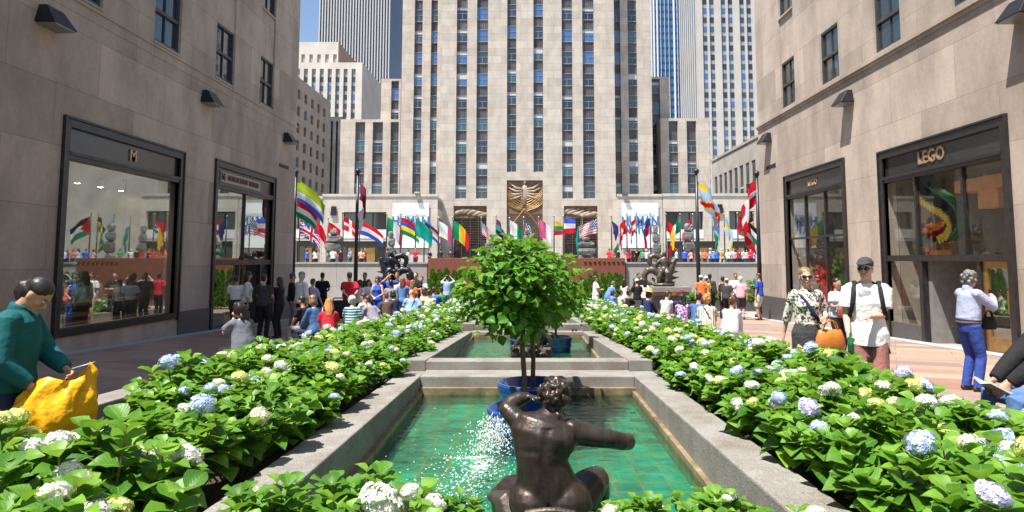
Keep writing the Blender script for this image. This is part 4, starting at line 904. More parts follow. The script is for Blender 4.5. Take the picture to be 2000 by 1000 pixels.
RT = empty('limestone_skyscraper', (0, 96, TERR_Z), 'huge pale limestone skyscraper with dark window strips facing the far end of the promenade', 'skyscraper')
ZT = 62.0
def body(mb, x0, x1, y0, y1, z0, z1, front=True):
    if front: mb.add([(x0, y0, z0), (x1, y0, z0), (x1, y0, z1), (x0, y0, z1)], [(0, 1, 2, 3)])
    mb.add([(x0, y0, z0), (x0, y1, z0), (x0, y1, z1), (x0, y0, z1)], [(0, 1, 2, 3)]); mb.add([(x1, y0, z0), (x1, y1, z0), (x1, y1, z1), (x1, y0, z1)], [(0, 1, 2, 3)])
    mb.add([(x0, y0, z1), (x1, y0, z1), (x1, y1, z1), (x0, y1, z1)], [(0, 1, 2, 3)]); mb.add([(x0, y1, z0), (x1, y1, z0), (x1, y1, z1), (x0, y1, z1)], [(0, 1, 2, 3)])
def block(root, pxs, Y, back, ztop, strips, name='wall', zmax=None, zb=TERR_Z, openings=(), cap=100):
    x0, x1 = X_at(pxs[0], Y), X_at(pxs[1], Y); P = PY(Y)
    S = [(X_at(a, Y), X_at(b, Y), Z_at(c, Y), ztop-(e if e else 0)) for (a, b, c, e) in strips]
    mb = MB(); facade(mb, P, S+list(openings), x0, x1, zb, ztop, .5); body(mb, x0, x1, Y, back, zb, ztop, False)
    mb.build(name, M_rock, root)
    strips_of_windows(root, P, S, 3.25, 1.75, .5, rng, gw_rock, M_span, zmax=zmax, cap=cap)
# entrances cut in the slab front
def op(a, b, c, d, Y=96): return (X_at(a, Y), X_at(b, Y), Z_at(d, Y), Z_at(c, Y))
ENT = [op(887, 951, 402, 512), op(990, 1060, 352, 512), op(1101, 1166, 402, 512)]
block(RT, (858, 1202), 96, 130, ZT, [(890, 911, 388, 0), (930, 952, 388, 0), (990, 1008, 336, 0), (1042, 1061, 336, 0), (1098, 1119, 388, 0), (1139, 1162, 388, 0)], zmax=48, openings=ENT, cap=60)
block(RT, (782, 860), 98.6, 128, ZT, [(806, 822, 382, 0), (839, 852, 382, 0)], zmax=48, cap=20)
block(RT, (1200, 1275), 98.6, 128, ZT, [(1200.5, 1214, 382, 0), (1229, 1247, 382, 0)], zmax=48, cap=20)
WING = empty('tower_wing', (-20, 101, TERR_Z), 'stepped low limestone wing left of the skyscraper with three window strips', 'building')
block(WING, (664, 781), 101, 125, Z_at(233, 101), [(693, 712, 382, .4), (727, 747, 382, .4), (762, 778, 382, .4)], cap=40)
block(WING, (742, 781), 102.5, 125, Z_at(154, 102.5), [(762, 777, 236, .3)], zb=Z_at(235, 102.5), cap=40)
WING2 = empty('tower_wing', (20, 101, TERR_Z), 'stepped low limestone wing right of the skyscraper with two window strips', 'building')
block(WING2, (1291, 1386), 101.2, 125, Z_at(231, 101.2), [(1307, 1325, 382, .4), (1342, 1361, 382, .4)], cap=40)
block(WING2, (1274, 1310), 104.5, 125, Z_at(150, 104.5), [(1274.5, 1291, 385, .3)], cap=40)
# ---- podium of shops in front
M_pod = stone('limestone podium front', (.53, .48, .42), 0, 3.0, 1.2, .012, .07, .2)
M_podg = glass_dark('podium shop glass', (.05, .055, .055), .05, .9)
M_sto = plain('podium metalwork', (.06, .055, .05), .5, .3)
def podium(pa, pb, ytop, ops, label):
    Y = 91.0; x0, x1 = X_at(pa, Y), X_at(pb, Y); z1 = Z_at(ytop, Y)
    r = empty('shop_podium', ((x0+x1)/2, Y, TERR_Z), label, 'building')
    H = [op(*o, Y=Y) for o in ops]; P = PY(Y)
    mb = MB(); facade(mb, P, H, x0, x1, TERR_Z, z1, .8); body(mb, x0, x1, Y, 95.9, TERR_Z, z1, False); mb.build('wall', M_pod, r)
    mb = MB(); mb.box(x0-.06, x1+.06, Y-.12, Y+.3, z1+.004, z1+.35); mb.build('parapet', M_pod, r)
    for h in H:
        f = MB(); w = .12; n = 3
        pbox(f, P, h[0], h[0]+w, h[2], h[3], .55, .75); pbox(f, P, h[1]-w, h[1], h[2], h[3], .55, .75); pbox(f, P, h[0]+w, h[1]-w, h[3]-w, h[3], .55, .75)
        for k in range(1, n): x = h[0]+(h[1]-h[0])*k/n; pbox(f, P, x-.05, x+.05, h[2], h[3]-w, .6, .74)
        low = h[2] < TERR_Z+.5
        if not low: sp_ = MB(); pbox(sp_, P, h[0], h[1], h[2]-1.2, h[2]-.12, -.06, -.002); sp_.build('white_panel', plain('white fascia panel', (.62, .61, .58), .6), r)
        if low: pbox(f, P, h[0]+w, h[1]-w, h[3]-.75, h[3]-w, .5, .72)
        fr = f.build('window', M_sto, r)
        m = MB(); m.add([P(h[0], h[2], .77), P(h[1], h[2], .77), P(h[1], h[3], .77), P(h[0], h[3], .77)], [(0, 1, 2, 3)]); m.build('pane', M_podg, fr)
        if low:
            for q in (.35, .62):
                m = MB(); x = h[0]+(h[1]-h[0])*q; pbox(m, P, x, x+1.5, TERR_Z, TERR_Z+2.3, .5, .62); m.build('door', M_bronze_g, fr)
    return r
podium(540, 632.5, 388, [(583, 629, 414, 447), (583, 630, 470, 512)], 'pale stone shop podium at the far left, cut off by the shaded building')
podium(633, 856, 384, [(671, 757, 414, 448), (641, 757, 471, 512)], 'pale stone shop podium with a white banner, left of the skyscraper entrance')
podium(1205, 1292, 384, [(1230, 1262, 490, 512)], 'narrow stone podium block behind the right white banner')
podium(1293, 1480, 383, [(1297, 1371, 413, 448), (1421, 1470, 412, 448), (1300, 1396, 471, 512), (1421, 1470, 471, 512)], 'long pale stone shop podium right of the white banner')
for (px, py, lab) in ((652, 412, 'small black box lamp on the left podium wall'), (1406, 408, 'small black box lamp on the right podium wall'), (816, 377, 'black floodlight above the left white banner'), (1220, 379, 'black floodlight above the right white banner')):
    c = atY(px, py, 91); m = MB(); d = .8 if py < 400 else .3; hh = .12 if py < 400 else .6
    m.hexa([(c.x-.38, 91-d, c.z-hh), (c.x+.38, 91-d, c.z-hh), (c.x+.38, 91, c.z-hh), (c.x-.38, 91, c.z-hh), (c.x-.3, 91-d*.8, c.z+hh), (c.x+.3, 91-d*.8, c.z+hh), (c.x+.3, 91, c.z+hh), (c.x-.3, 91, c.z+hh)])
    tag(m.build('floodlight', M_lamp), lab, 'lamp', 'floodlights on the podium')
# ---- entrance bays with carved panels
M_gold = plain('gilded relief', (.30, .18, .06), .5, .4, var=.3, scale=2)
M_brown = plain('umber relief ground', (.16, .09, .055), .7, var=.3, scale=2)
M_pale = plain('carved pale stone', (.34, .27, .20), .8, var=.2, scale=2)
M_grille = plain('amber glass grille', (.20, .085, .03), .3, .3, var=.4, scale=1.5)
for i, h in enumerate(ENT):
    Y = 96; cx = (h[0]+h[1])/2; zr = Z_at(426 if i != 1 else 418, Y); P = PY(Y)
    r = empty('entrance_bay', (cx, Y, TERR_Z), ['left skyscraper entrance with pale carved panel above dark grille', 'tall middle skyscraper entrance with gilded carved panel', 'right skyscraper entrance with pale carved panel above dark grille'][i], 'entrance')
    m = MB(); pbox(m, P, h[0], h[1], zr, h[3], .30, .48); m.build('relief_ground', M_brown, r)
    m = MB(); rr = random.Random(i)
    w = h[1]-h[0]; H = h[3]-zr
    if i == 1:
        for sgn in (-1, 1):
            for k in range(8):
                pts = [(cx+sgn*w*.5*f, Y+.22, zr+H*(.08+.055*k)+H*.28*f*f+.12*math.sin(5*f+k)) for f in np.linspace(.12, .98, 9)]
                m.tube(pts, [.07]*9, 6)
        m.build('relief_rays', M_gold, r)
        m = MB()
        fl = lambda pts, rad: m.tube([(cx+px_, Y+.26, zr+H*pz_) for px_, pz_ in pts], [(q_, .10) for q_ in rad], 8, side=(1, 0, .02))
        fl([(-.3, .28), (-.1, .5), (0, .72), (.05, .88)], [.3, .55, .5, .22]); m.ell((cx, Y+.16, zr+H*.96), (.24, .12, .34))
        for sgn in (-1, 1):
            for k in range(4): m.tube([(cx+sgn*.3, Y+.25, zr+H*(.74-.06*k)), (cx+sgn*1.3, Y+.26, zr+H*(.78-.10*k)), (cx+sgn*2.25, Y+.27, zr+H*(.95-.17*k))], [.15, .17, .05], 7)
        m.build('relief_figure', M_pale, r, True)
        for sgn in (-1, 1):
            m = MB(); m.tube([(cx, Y+.0, zr+H*.16), (cx+sgn*w*.4, Y-.05, zr-H*.38)], [.12, .07], 8); m.build('gilded_rod', M_gold, r)
    else:
        for k in range(6):
            f = k/5; m.tube([(h[0]+w*(.1+.8*f)-.8, Y+.26, zr+H*(.3+.1*math.sin(5*f))), (h[0]+w*(.1+.8*f), Y+.24, zr+H*(.45+.2*math.sin(4*f+i))), (h[0]+w*(.1+.8*f)+.9, Y+.26, zr+H*(.6+.2*math.cos(3*f)))], [(.16, .10), (.30, .12), (.10, .06)], 8, side=(0, 0, 1))
        m.build('relief_figure', M_pale, r, True)
    m = MB(); m.add([P(h[0], h[2], .46), P(h[1], h[2], .46), P(h[1], zr, .46), P(h[0], zr, .46)], [(0, 1, 2, 3)]); m.build('pane', G[0], r)
    m = MB(); z = h[2]+2.6
    while z < zr: pbox(m, P, h[0], h[1], z, z+.10, .36, .44); z += .34
    for k in range(5): x = h[0]+w*k/4; pbox(m, P, x-.06, x+.06, h[2], zr, .33, .45)
    m.build('grille', M_grille if i == 1 else plain('bronze grille', (.10, .065, .04), .4, .4, var=.4), r)
# ---- banners with writing
M_ban = plain('white banner cloth', (.80, .81, .82), .7, var=.02); M_blue = plain('banner print blue', (.03, .14, .33), .6); M_gre = plain('banner print grey', (.62, .65, .68), .6)
for (pa, pb, lab) in ((769, 839, 'white banner with blue lettering on the left podium'), (1213, 1284, 'white banner with blue lettering on the right podium')):
    Y = 90.8; x0, x1 = X_at(pa, Y), X_at(pb, Y); z0, z1 = Z_at(484, Y), Z_at(396, Y); cx = (x0+x1)/2
    r = empty('banner', (cx, Y, z0), lab, 'banner', 'white banners on the podium')
    m = MB(); nx, nz = 8, 10; vs = []
    for d in (0, .03):
        for j in range(nz+1):
            for i in range(nx+1): vs.append((x0+(x1-x0)*i/nx, Y+d+.03*math.sin(i*1.3+j*.5)*(1-abs(j-5)/6), z0+(z1-z0)*j/nz))
    fs = []; n = (nx+1)*(nz+1)
    for j in range(nz):
        for i in range(nx): q = j*(nx+1)+i; fs += [(q, q+1, q+nx+2, q+nx+1), (n+q, n+q+nx+1, n+q+nx+2, n+q+1)]
    m.add(vs, fs); m.build('cloth', M_ban, r, True)
    H = z1-z0
    text_obj('lettering', 'HUMAN', 1.62, .02, M_blue, M_front(cx, Y-.07, z0+H*.585), r, .05, .84)
    text_obj('lettering', 'NATURE', 1.62, .02, M_blue, M_front(cx, Y-.07, z0+H*.40), r, .05, .70)
    text_obj('small_lettering', 'UGO RONDINONE', .5, .02, M_gre, M_front(cx, Y-.07, z0+H*.75), r, .01, .9)
    m = MB(); m.box(x0, x1, Y-.05, Y+.08, z0-.1, z0-.01); m.build('batten', M_sto, r)
# ---- buildings further back
def far_tower(name, label, mat, pxs, Y, back, ytop, strips, floor, win, gw, spmat, depth=.5, sidemat=None, simple=True, ribs=False, cap=100, zb=-1, zmax=None, ztop=None):
    x0, x1 = X_at(pxs[0], Y), X_at(pxs[1], Y); z1 = ztop if ztop else Z_at(ytop, Y)
    r = empty(name, ((x0+x1)/2, Y, zb), label, 'skyscraper' if z1 > 60 else 'building'); P = PY(Y)
    S = [(X_at(a, Y), X_at(b, Y), zb, z1-e) for (a, b, e) in strips]
    mb = MB(); facade(mb, P, S, x0, x1, zb, z1, depth); mb.build('wall', mat, r)
    mb = MB(); body(mb, x0, x1, Y+.003, back, zb, z1, False); mb.build('flank', sidemat or mat, r)
    if S: strips_of_windows(r, P, S, floor, win, depth, rng, gw, spmat, simple=simple, cap=cap, ribs=ribs, zmax=zmax)
    return r
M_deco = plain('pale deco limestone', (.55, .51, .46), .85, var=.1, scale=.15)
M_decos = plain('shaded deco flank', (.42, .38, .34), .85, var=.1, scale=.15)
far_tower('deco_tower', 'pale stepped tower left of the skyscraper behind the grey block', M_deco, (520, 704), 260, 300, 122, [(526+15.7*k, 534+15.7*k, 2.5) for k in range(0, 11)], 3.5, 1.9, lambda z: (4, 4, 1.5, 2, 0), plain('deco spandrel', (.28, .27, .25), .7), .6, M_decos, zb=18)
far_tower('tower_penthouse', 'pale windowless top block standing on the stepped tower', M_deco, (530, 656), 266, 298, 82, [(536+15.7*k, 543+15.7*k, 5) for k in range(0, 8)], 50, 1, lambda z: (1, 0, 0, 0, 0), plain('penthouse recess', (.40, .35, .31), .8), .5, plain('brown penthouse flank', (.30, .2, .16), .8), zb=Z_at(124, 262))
M_dk = plain('dark tower glass wall', (.045, .05, .065), .3, 0, .8, var=.2, scale=.2); M_fin = plain('pale tower fins', (.46, .46, .47), .7, var=.05)
r = far_tower('striped_tower', 'very tall dark tower with close pale vertical stripes at the upper left', M_dk, (616, 758), 330, 470, -60, [], 1, 1, None, None, zb=18, sidemat=plain('shade toned tower flank', (.022, .026, .045), .35, 0, .6))  # side away from the sun: its shade is put into a darker flank colour
P = PY(330); z1 = Z_at(-60, 330)
for k in range(26):
    m = MB(); a = X_at(616.2+5.55*k, 330); pbox(m, P, a, a+.62, 18, z1+.5, -.5, -.003); m.build('fin', M_fin, r)
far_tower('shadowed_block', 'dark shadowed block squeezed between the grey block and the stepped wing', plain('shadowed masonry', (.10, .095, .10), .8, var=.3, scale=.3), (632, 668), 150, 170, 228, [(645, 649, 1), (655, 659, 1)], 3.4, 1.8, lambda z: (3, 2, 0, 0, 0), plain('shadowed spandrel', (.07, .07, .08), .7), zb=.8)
# grey block running away on the left, seen along its flank
X0 = -40.; P = PX(X0, -1); zt = 33.2
r = empty('grey_block', (X0, 118, 0), 'grey-brown office block with rows of small windows beside the shaded building', 'building')
H = []; ya = [98+3.75*k for k in range(10)]; za = [zt-3.6-3.0*k for k in range(10)]
M_gb = plain('grey brick', (.30, .265, .24), .9, var=.12, scale=.4)
H = [(y, y+1.5, z, z+1.75) for y in ya for z in za if z > 1]
mb = MB(); facade(mb, P, H, 96, 136.2, .8, zt, .35); mb.build('wall', M_gb, r)
mb = MB(); mb.box(-80, X0-.001, 96, 136.2, zt-.01, zt+.25); mb.build('roof', M_gb, r)
mb = MB(); mb.add([(X0, 136.2, .8), (X0-30, 136.2, .8), (X0-30, 136.2, zt), (X0, 136.2, zt)], [(0, 1, 2, 3)]); mb.add([(X0, 96, .8), (X0-30, 96, .8), (X0-30, 96, zt), (X0, 96, zt)], [(0, 1, 2, 3)]); mb.build('flank', M_gb, r)
ax = local_axes(P)
me = {}
for i, h in enumerate(H):
    gi = rng.choice((0, 1, 1, 2))
    if gi not in me:
        me[gi] = window_mesh(ax, 1.5, 1.75, 0, rng).mesh('window'); [me[gi].materials.append(x) for x in (G[gi], M_rail, M_blind)]
        me[gi].polygons.foreach_set('material_index', window_mesh(ax, 1.5, 1.75, 0, rng).m)
    o = link_mesh('window', me[gi], r); o.location = Vector(P(h[0], h[2], .33))-wloc(r)
# right: blue glass tower and white tower
M_bg = glass_dark('blue curtain wall', (.045, .13, .29), .12, .35)
r = far_tower('glass_tower', 'blue glass tower with white fins right of the skyscraper', M_bg, (1262, 1338), 320, 360, -60, [], 1, 1, None, None, zb=18)
P = PY(320); z1 = Z_at(-60, 320)
for (px, w) in ((1273, .9), (1279, .8), (1286, .7), (1294, .14), (1302, .14), (1310, .14), (1319, .8), (1327, .16), (1335, .4)):
    m = MB(); a = X_at(px, 320); pbox(m, P, a, a+w, 18, z1, -.6, -.003); m.build('fin', plain('white aluminium fin', (.62, .66, .70), .5), r)
for k in range(36):
    m = MB(); z = 20+3.6*k; pbox(m, P, X_at(1262, 320), X_at(1338, 320), z, z+.75, -.2, -.003); m.build('floor_band', plain('dark blue floor band', (.035, .075, .13), .2, 0, .8), r)
M_wt = plain('white tower limestone', (.47, .44, .405), .85, var=.07, scale=.15)
st = []
for k in range(6):
    a = 1378+37*k; st += [(a, a+9.5, 0), (a+14, a+23.5, 0)]
M_wsp = plain('white tower spandrel', (.30, .32, .35), .5)
r = far_tower('white_tower', 'tall white tower with blue window columns at the upper right', M_wt, (1366, 1620), 240, 266, -60, st, 3.45, 1.95, lambda z: (3, 3, 3.5 if z > 55 else .6, 2, 0), M_wsp, .6, zb=.8, zmax=105)
X0 = X_at(1366, 240); P = PX(X0-.05, 1)
SS = [(241.2+3.2*k, 242.7+3.2*k, 1, Z_at(-60, 240)) for k in range(8)]
for q in SS:
    m = MB(); pbox(m, P, q[0], q[1], q[2], q[3], -.02, .0); o = m.build('window_strip', G[1], r)
for k in range(9):
    m = MB(); pbox(m, P, 240+3.2*k, 241.2+3.2*k, 1, Z_at(-60, 240), -.12, 0); m.build('flank_pier', M_wt, r)
# right: low block running back
X0 = 36.; P = PX(X0, 1); zt = 20.6
r = empty('low_block', (X0, 118, 0), 'low pale stone block with narrow dark window slits beyond the right building', 'building')
S = [(106.8+3.1*k, 108.7+3.1*k, 2, zt-3.2) for k in range(8)]
mb = MB(); facade(mb, P, S, 104, 132, .8, zt, .16); mb.add([(X0, 104, .8), (X0+30, 104, .8), (X0+30, 104, zt), (X0, 104, zt)], [(0, 1, 2, 3)]); mb.add([(X0, 132, .8), (X0+30, 132, .8), (X0+30, 132, zt), (X0, 132, zt)], [(0, 1, 2, 3)])
mb.add([(X0, 104, zt), (X0+30, 104, zt), (X0+30, 132, zt), (X0, 132, zt)], [(0, 1, 2, 3)]); mb.build('wall', plain('low block stone', (.42, .385, .345), .85, var=.15, scale=.3), r)
strips_of_windows(r, P, S, 3.3, 2.0, .16, rng, lambda z: (4, 3, .3, 1, 0), M_span, cap=60)
mb = MB(); mb.box(X0-.15, X0+.4, 103.9, 132.1, zt+.003, zt+.4); mb.build('parapet', plain('low block stone', (.42, .385, .345)), r)
# ================================================================ pools
def coping_mat():
    t = NT('speckled grey granite coping'); p = t.pos()
    c = t.ramp(t.noise(p, 130, 2, .7), [(.3, (.10, .095, .09)), (.5, (.25, .235, .22)), (.7, (.40, .385, .36))])
    c = t.mix(1.0, c, t.ramp(t.noise(p, 2.2, 6, .7), [(.3, (.66, .60, .52)), (.6, (1.0,)*3)]), 'MULTIPLY')
    return t.done(t.bsdf(c, .75, 0, .35, bump=t.noise(p, 60, 3), bs=.35, bd=.01))
M_cop = coping_mat()
M_moss = plain('stained pool lining', (.20, .15, .085), .6, var=.4, scale=6)
def tile_mat():
    t = NT('green pool tiles'); p = t.pos(); v = t.swz(p, 0, 1)
    br = t.n('ShaderNodeTexBrick', offset=.0); t.l(v, br.inputs['Vector']); br.inputs['Scale'].default_value = 1
    br.inputs['Brick Width'].default_value = .24; br.inputs['Row Height'].default_value = .24; br.inputs['Mortar Size'].default_value = .016; br.inputs['Mortar Smooth'].default_value = .6
    br.inputs['Color1'].default_value = (.006, .15, .08, 1); br.inputs['Color2'].default_value = (.016, .38, .21, 1); br.inputs['Mortar'].default_value = (.26, .24, .07, 1)
    n = t.noise(p, 1.2, 5, .65); c = t.mix(t.ramp(n, [(.42, (0, 0, 0)), (.66, (.85,)*3)]), br.outputs['Color'], (.012, .075, .045))
    n2 = t.noise(p, 3.1, 4, .6); c = t.mix(t.ramp(n2, [(.52, (0, 0, 0)), (.72, (.7,)*3)]), c, (.05, .46, .30))
    return t.done(t.bsdf(c, .4, 0, .4))
M_tile = tile_mat()
def water_mat():
    t = NT('rippled pool water'); p = t.pos()
    a = t.noise(t.swz(p, 0, 1, (2.2, 4.5)), 1.6, 3, .5); b = t.noise(p, 9, 3, .5)
    h = t.math('ADD', a, t.math('MULTIPLY', b, .35))
    bp = t.n('ShaderNodeBump'); bp.inputs['Strength'].default_value = .55; bp.inputs['Distance'].default_value = .05; t.l(h, bp.inputs['Height'])
    tr = t.n('ShaderNodeBsdfTransparent'); tr.inputs[0].default_value = (.72, .93, .86, 1)
    rf = t.n('ShaderNodeBsdfRefraction'); rf.inputs['IOR'].default_value = 1.15; rf.inputs['Roughness'].default_value = 0; rf.inputs[0].default_value = (.85, .97, .93, 1); t.l(bp.outputs[0], rf.inputs['Normal'])
    m0 = t.n('ShaderNodeMixShader'); m0.inputs[0].default_value = .25; t.l(tr.outputs[0], m0.inputs[1]); t.l(rf.outputs[0], m0.inputs[2])
    gl = t.n('ShaderNodeBsdfGlossy'); gl.inputs['Roughness'].default_value = .03; t.l(bp.outputs[0], gl.inputs['Normal'])
    fr = t.n('ShaderNodeFresnel'); fr.inputs[0].default_value = 1.33; t.l(bp.outputs[0], fr.inputs['Normal'])
    mx = t.n('ShaderNodeMixShader'); t.l(fr.outputs[0], mx.inputs[0]); t.l(m0.outputs[0], mx.inputs[1]); t.l(gl.outputs[0], mx.inputs[2])
    return t.done(mx)
M_water = water_mat()
HW, CW = 1.42, .34
def pool(y0, y1, za, zb, zw, label, near_w=CW, far_w=.30, outer=0):
    """coping ring whose top falls from za (near) to zb (far)"""
    r = empty('pool_basin', (0, (y0+y1)/2, gz((y0+y1)/2)), label, 'pool')
    zf = zw-.13; zt = lambda y: za+(zb-za)*(y-y0)/(y1-y0)
    for sg in (-1, 1):
        m = MB(); a, b = y0-near_w, y1+far_w; x0, x1 = sg*HW, sg*(HW+CW)
        m.hexa([(x0, a, zf-.2), (x1, a, zf-.2), (x1, b, zf-.2), (x0, b, zf-.2), (x0, a, zt(a)), (x1, a, zt(a)), (x1, b, zt(b)), (x0, b, zt(b))]); m.build('coping', M_cop, r, bevel=.015)
        m = MB(); m.hexa([(sg*(HW-.05), y0, zf), (sg*HW, y0, zf), (sg*HW, y1, zf), (sg*(HW-.05), y1, zf), (sg*(HW-.05), y0, zw+.05), (sg*HW, y0, zw+.05), (sg*HW, y1, zw+.05), (sg*(HW-.05), y1, zw+.05)]); m.build('lining', M_moss, r)
    m = MB(); m.box(-HW, HW, y1, y1+far_w, zf-.2, zt(y1)); m.build('coping', M_cop, r, bevel=.015)
    m = MB(); m.box(-HW, HW, y1-.09, y1-.002, zf, zw+.085); m.build('ledge', M_moss, r)
    m = MB(); m.box(-HW, HW, y0-near_w, y0, zf-.2, zt(y0)); m.build('coping', M_cop, r, bevel=.015)
    m = MB(); m.add([(-HW, y0, zf), (HW, y0, zf), (HW, y1, zf), (-HW, y1, zf)], [(0, 1, 2, 3)]); m.build('pool_floor', M_tile, r)
    m = MB(); m.add([(-HW+.051, y0+.001, zw), (HW-.051, y0+.001, zw), (HW-.051, y1-.091, zw), (-HW+.051, y1-.091, zw)], [(0, 1, 2, 3)])
    tag(m.build('water', M_water), kind='structure')
pool(3.55, 9.2, .185, -.0, -.225, 'near granite rimmed pool with green tiles in front of the bronze figure', .45, .52)
pool(10.05, 17.6, .12, -.29, -.43, 'second granite rimmed pool with green tiles beyond the stone step', .32, .34)
pool(18.6, 26.5, -.16, -.55, -.72, 'third granite rimmed pool far down the promenade', .32, .34)
# ================================================================ planting beds
M_soil = plain('dark planting soil', (.05, .035, .025), .95, var=.4, scale=20, bump=.5, bd=.03)
XO = 4.05
for sg in (-1, 1):
    m = MB(); yy = [1.2, 9.6, 9.6, 17.9, 17.9, 31.0]
    for a, b in ((.8, 31.0),):
        x0, x1 = sg*(HW+CW+.003), sg*XO; e = .16
        m.hexa([(x0, a, gz(a)-.2), (x1, a, gz(a)-.2), (x1, b, gz(b)-.2), (x0, b, gz(b)-.2), (x0, a, gz(a)+e), (x1, a, gz(a)+e), (x1, b, gz(b)+e), (x0, b, gz(b)+e)])
    tag(m.build('bed_soil', M_soil), kind='structure')
    m = MB(); a, b = 5.2, 31.0; x0, x1 = sg*(XO+.003), sg*(XO+.36)
    m.hexa([(x0, a, gz(a)-.1), (x1, a, gz(a)-.1), (x1, b, gz(b)-.1), (x0, b, gz(b)-.1), (x0, a, gz(a)+.39), (x1, a, gz(a)+.39), (x1, b, gz(b)+.39), (x0, b, gz(b)+.39)])
    tag(m.build('seat_wall', M_cop, bevel=.015), 'low granite seat wall along the '+['left', 'right'][sg > 0]+' flower bed', 'wall')
m = MB(); m.box(-HW-CW, HW+CW, .8, 3.09, -.3, .26); tag(m.build('bed_soil', M_soil), kind='structure')
# ================================================================ leaves and flowers
def leaf_mat(name, dark, mid, light, tr=.3):
    t = NT(name); at = t.n('ShaderNodeAttribute'); at.attribute_name = 'rnd'
    c = t.ramp(at.outputs['Fac'], [(0, dark), (.5, mid), (1, light)])
    c = t.mix(1.0, c, t.ramp(t.noise(t.obj(), 18, 3), [(.3, (.8,)*3), (.7, (1.1,)*3)]), 'MULTIPLY')
    uv = t.n('ShaderNodeUVMap'); uv.uv_map = 'UVMap'; sp = t.n('ShaderNodeSeparateXYZ'); t.l(uv.outputs[0], sp.inputs[0])
    au = t.math('ABSOLUTE', t.math('SUBTRACT', sp.outputs[0], .5))
    ph = t.math('SUBTRACT', t.math('MULTIPLY', sp.outputs[1], 44.0), t.math('MULTIPLY', au, 38.0))
    vein = t.math('POWER', t.math('MULTIPLY', t.math('ADD', t.math('SINE', ph), 1.0), .5), 6.0)
    midr = t.math('LESS_THAN', au, .022)
    v = t.math('MAXIMUM', t.math('MULTIPLY', vein, .22), t.math('MULTIPLY', midr, .45))
    c = t.mix(t.math('MULTIPLY', v, .55), c, tuple(min(1, x*1.5+.02) for x in light))
    b = t.bsdf(c, .43, 0, .45, bump=t.math('MULTIPLY', v, -1.0), bs=.45, bd=.004)
    tl = t.n('ShaderNodeBsdfTranslucent'); t.l(t.mix(.5, c, (.25, .42, .03)), tl.inputs[0])
    mx = t.n('ShaderNodeMixShader'); mx.inputs[0].default_value = tr; t.l(b.outputs[0], mx.inputs[1]); t.l(tl.outputs[0], mx.inputs[2])
    return t.done(mx)
M_leaf = leaf_mat('hydrangea leaf', (.032, .13, .012), (.10, .265, .022), (.23, .42, .05), .40)
M_leaft = leaf_mat('young tree leaf', (.028, .13, .012), (.085, .25, .02), (.20, .39, .045), .44)
M_stem = plain('green brown stem', (.10, .13, .035), .7, var=.3, scale=12)
M_bark = plain('grey brown bark', (.115, .085, .055), .85, var=.35, scale=18, bump=.6, bd=.02)
def leaf_template(nl=5, nw=4, serr=True):
    vs, uv, fs = [], [], []
    W = [.0, .30, .46, .44, .29, .0] if nl == 5 else [0, .42, .38, 0] if nl == 3 else None
    for i in range(nl+1):
        v = i/nl; w = W[i] if W else math.sin(PI*v**.8)*.46
        for j in range(nw+1):
            u = j/nw*2-1; jit = (1+.06*((i+j) % 2)) if (serr and abs(u) > .9) else 1
            x = u*max(w, .012)*jit; z = abs(u)*w*.42 - .30*(v-.25)**2 + .035*math.sin(i*2.4)*abs(u)
            vs.append((x, v-.02*(1-abs(u)), z)); uv.append((u*.5+.5, v))
    for i in range(nl):
        for j in range(nw): a = i*(nw+1)+j; fs.append((a, a+1, a+nw+2, a+nw+1))
    return np.array(vs), np.array(uv), np.array(fs)
def leaves_mesh(name, pos, R, size, rnd, mat, tmpl):
    """pos Nx3, R Nx3x3 (columns: width, length, normal), size N"""
    V, U, Fc = tmpl; N = len(pos); k = len(V)
    P = np.einsum('nij,kj->nki', R, V)*size[:, None, None]+pos[:, None, :]
    F2 = (Fc[None, :, :]+(np.arange(N)*k)[:, None, None]).reshape(-1, 4)
    me = bpy.data.meshes.new(name); nf = len(F2)
    me.vertices.add(N*k); me.vertices.foreach_set('co', P.reshape(-1).astype(np.float32))
    me.loops.add(nf*4); me.loops.foreach_set('vertex_index', F2.reshape(-1).astype(np.int32))
    me.polygons.add(nf); me.polygons.foreach_set('loop_start', np.arange(0, nf*4, 4, dtype=np.int32)); me.polygons.foreach_set('use_smooth', np.ones(nf, bool))
    uvl = me.uv_layers.new(name='UVMap'); uvl.data.foreach_set('uv', np.tile(U[Fc.reshape(-1)], (N, 1)).reshape(-1).astype(np.float32))
    a = me.attributes.new('rnd', 'FLOAT', 'FACE'); a.data.foreach_set('value', np.repeat(rnd, len(Fc)).astype(np.float32))
    me.update(); me.validate(); me.materials.append(mat); return me
def frames(dirs, ups):
    L = dirs/np.linalg.norm(dirs, axis=1, keepdims=True); N = ups-L*np.sum(ups*L, 1, keepdims=True); N /= np.linalg.norm(N, axis=1, keepdims=True)+1e-9
    Wd = np.cross(L, N); return np.stack([Wd, L, N], axis=2)
T5 = leaf_template(5, 4); T3 = leaf_template(3, 2, False)
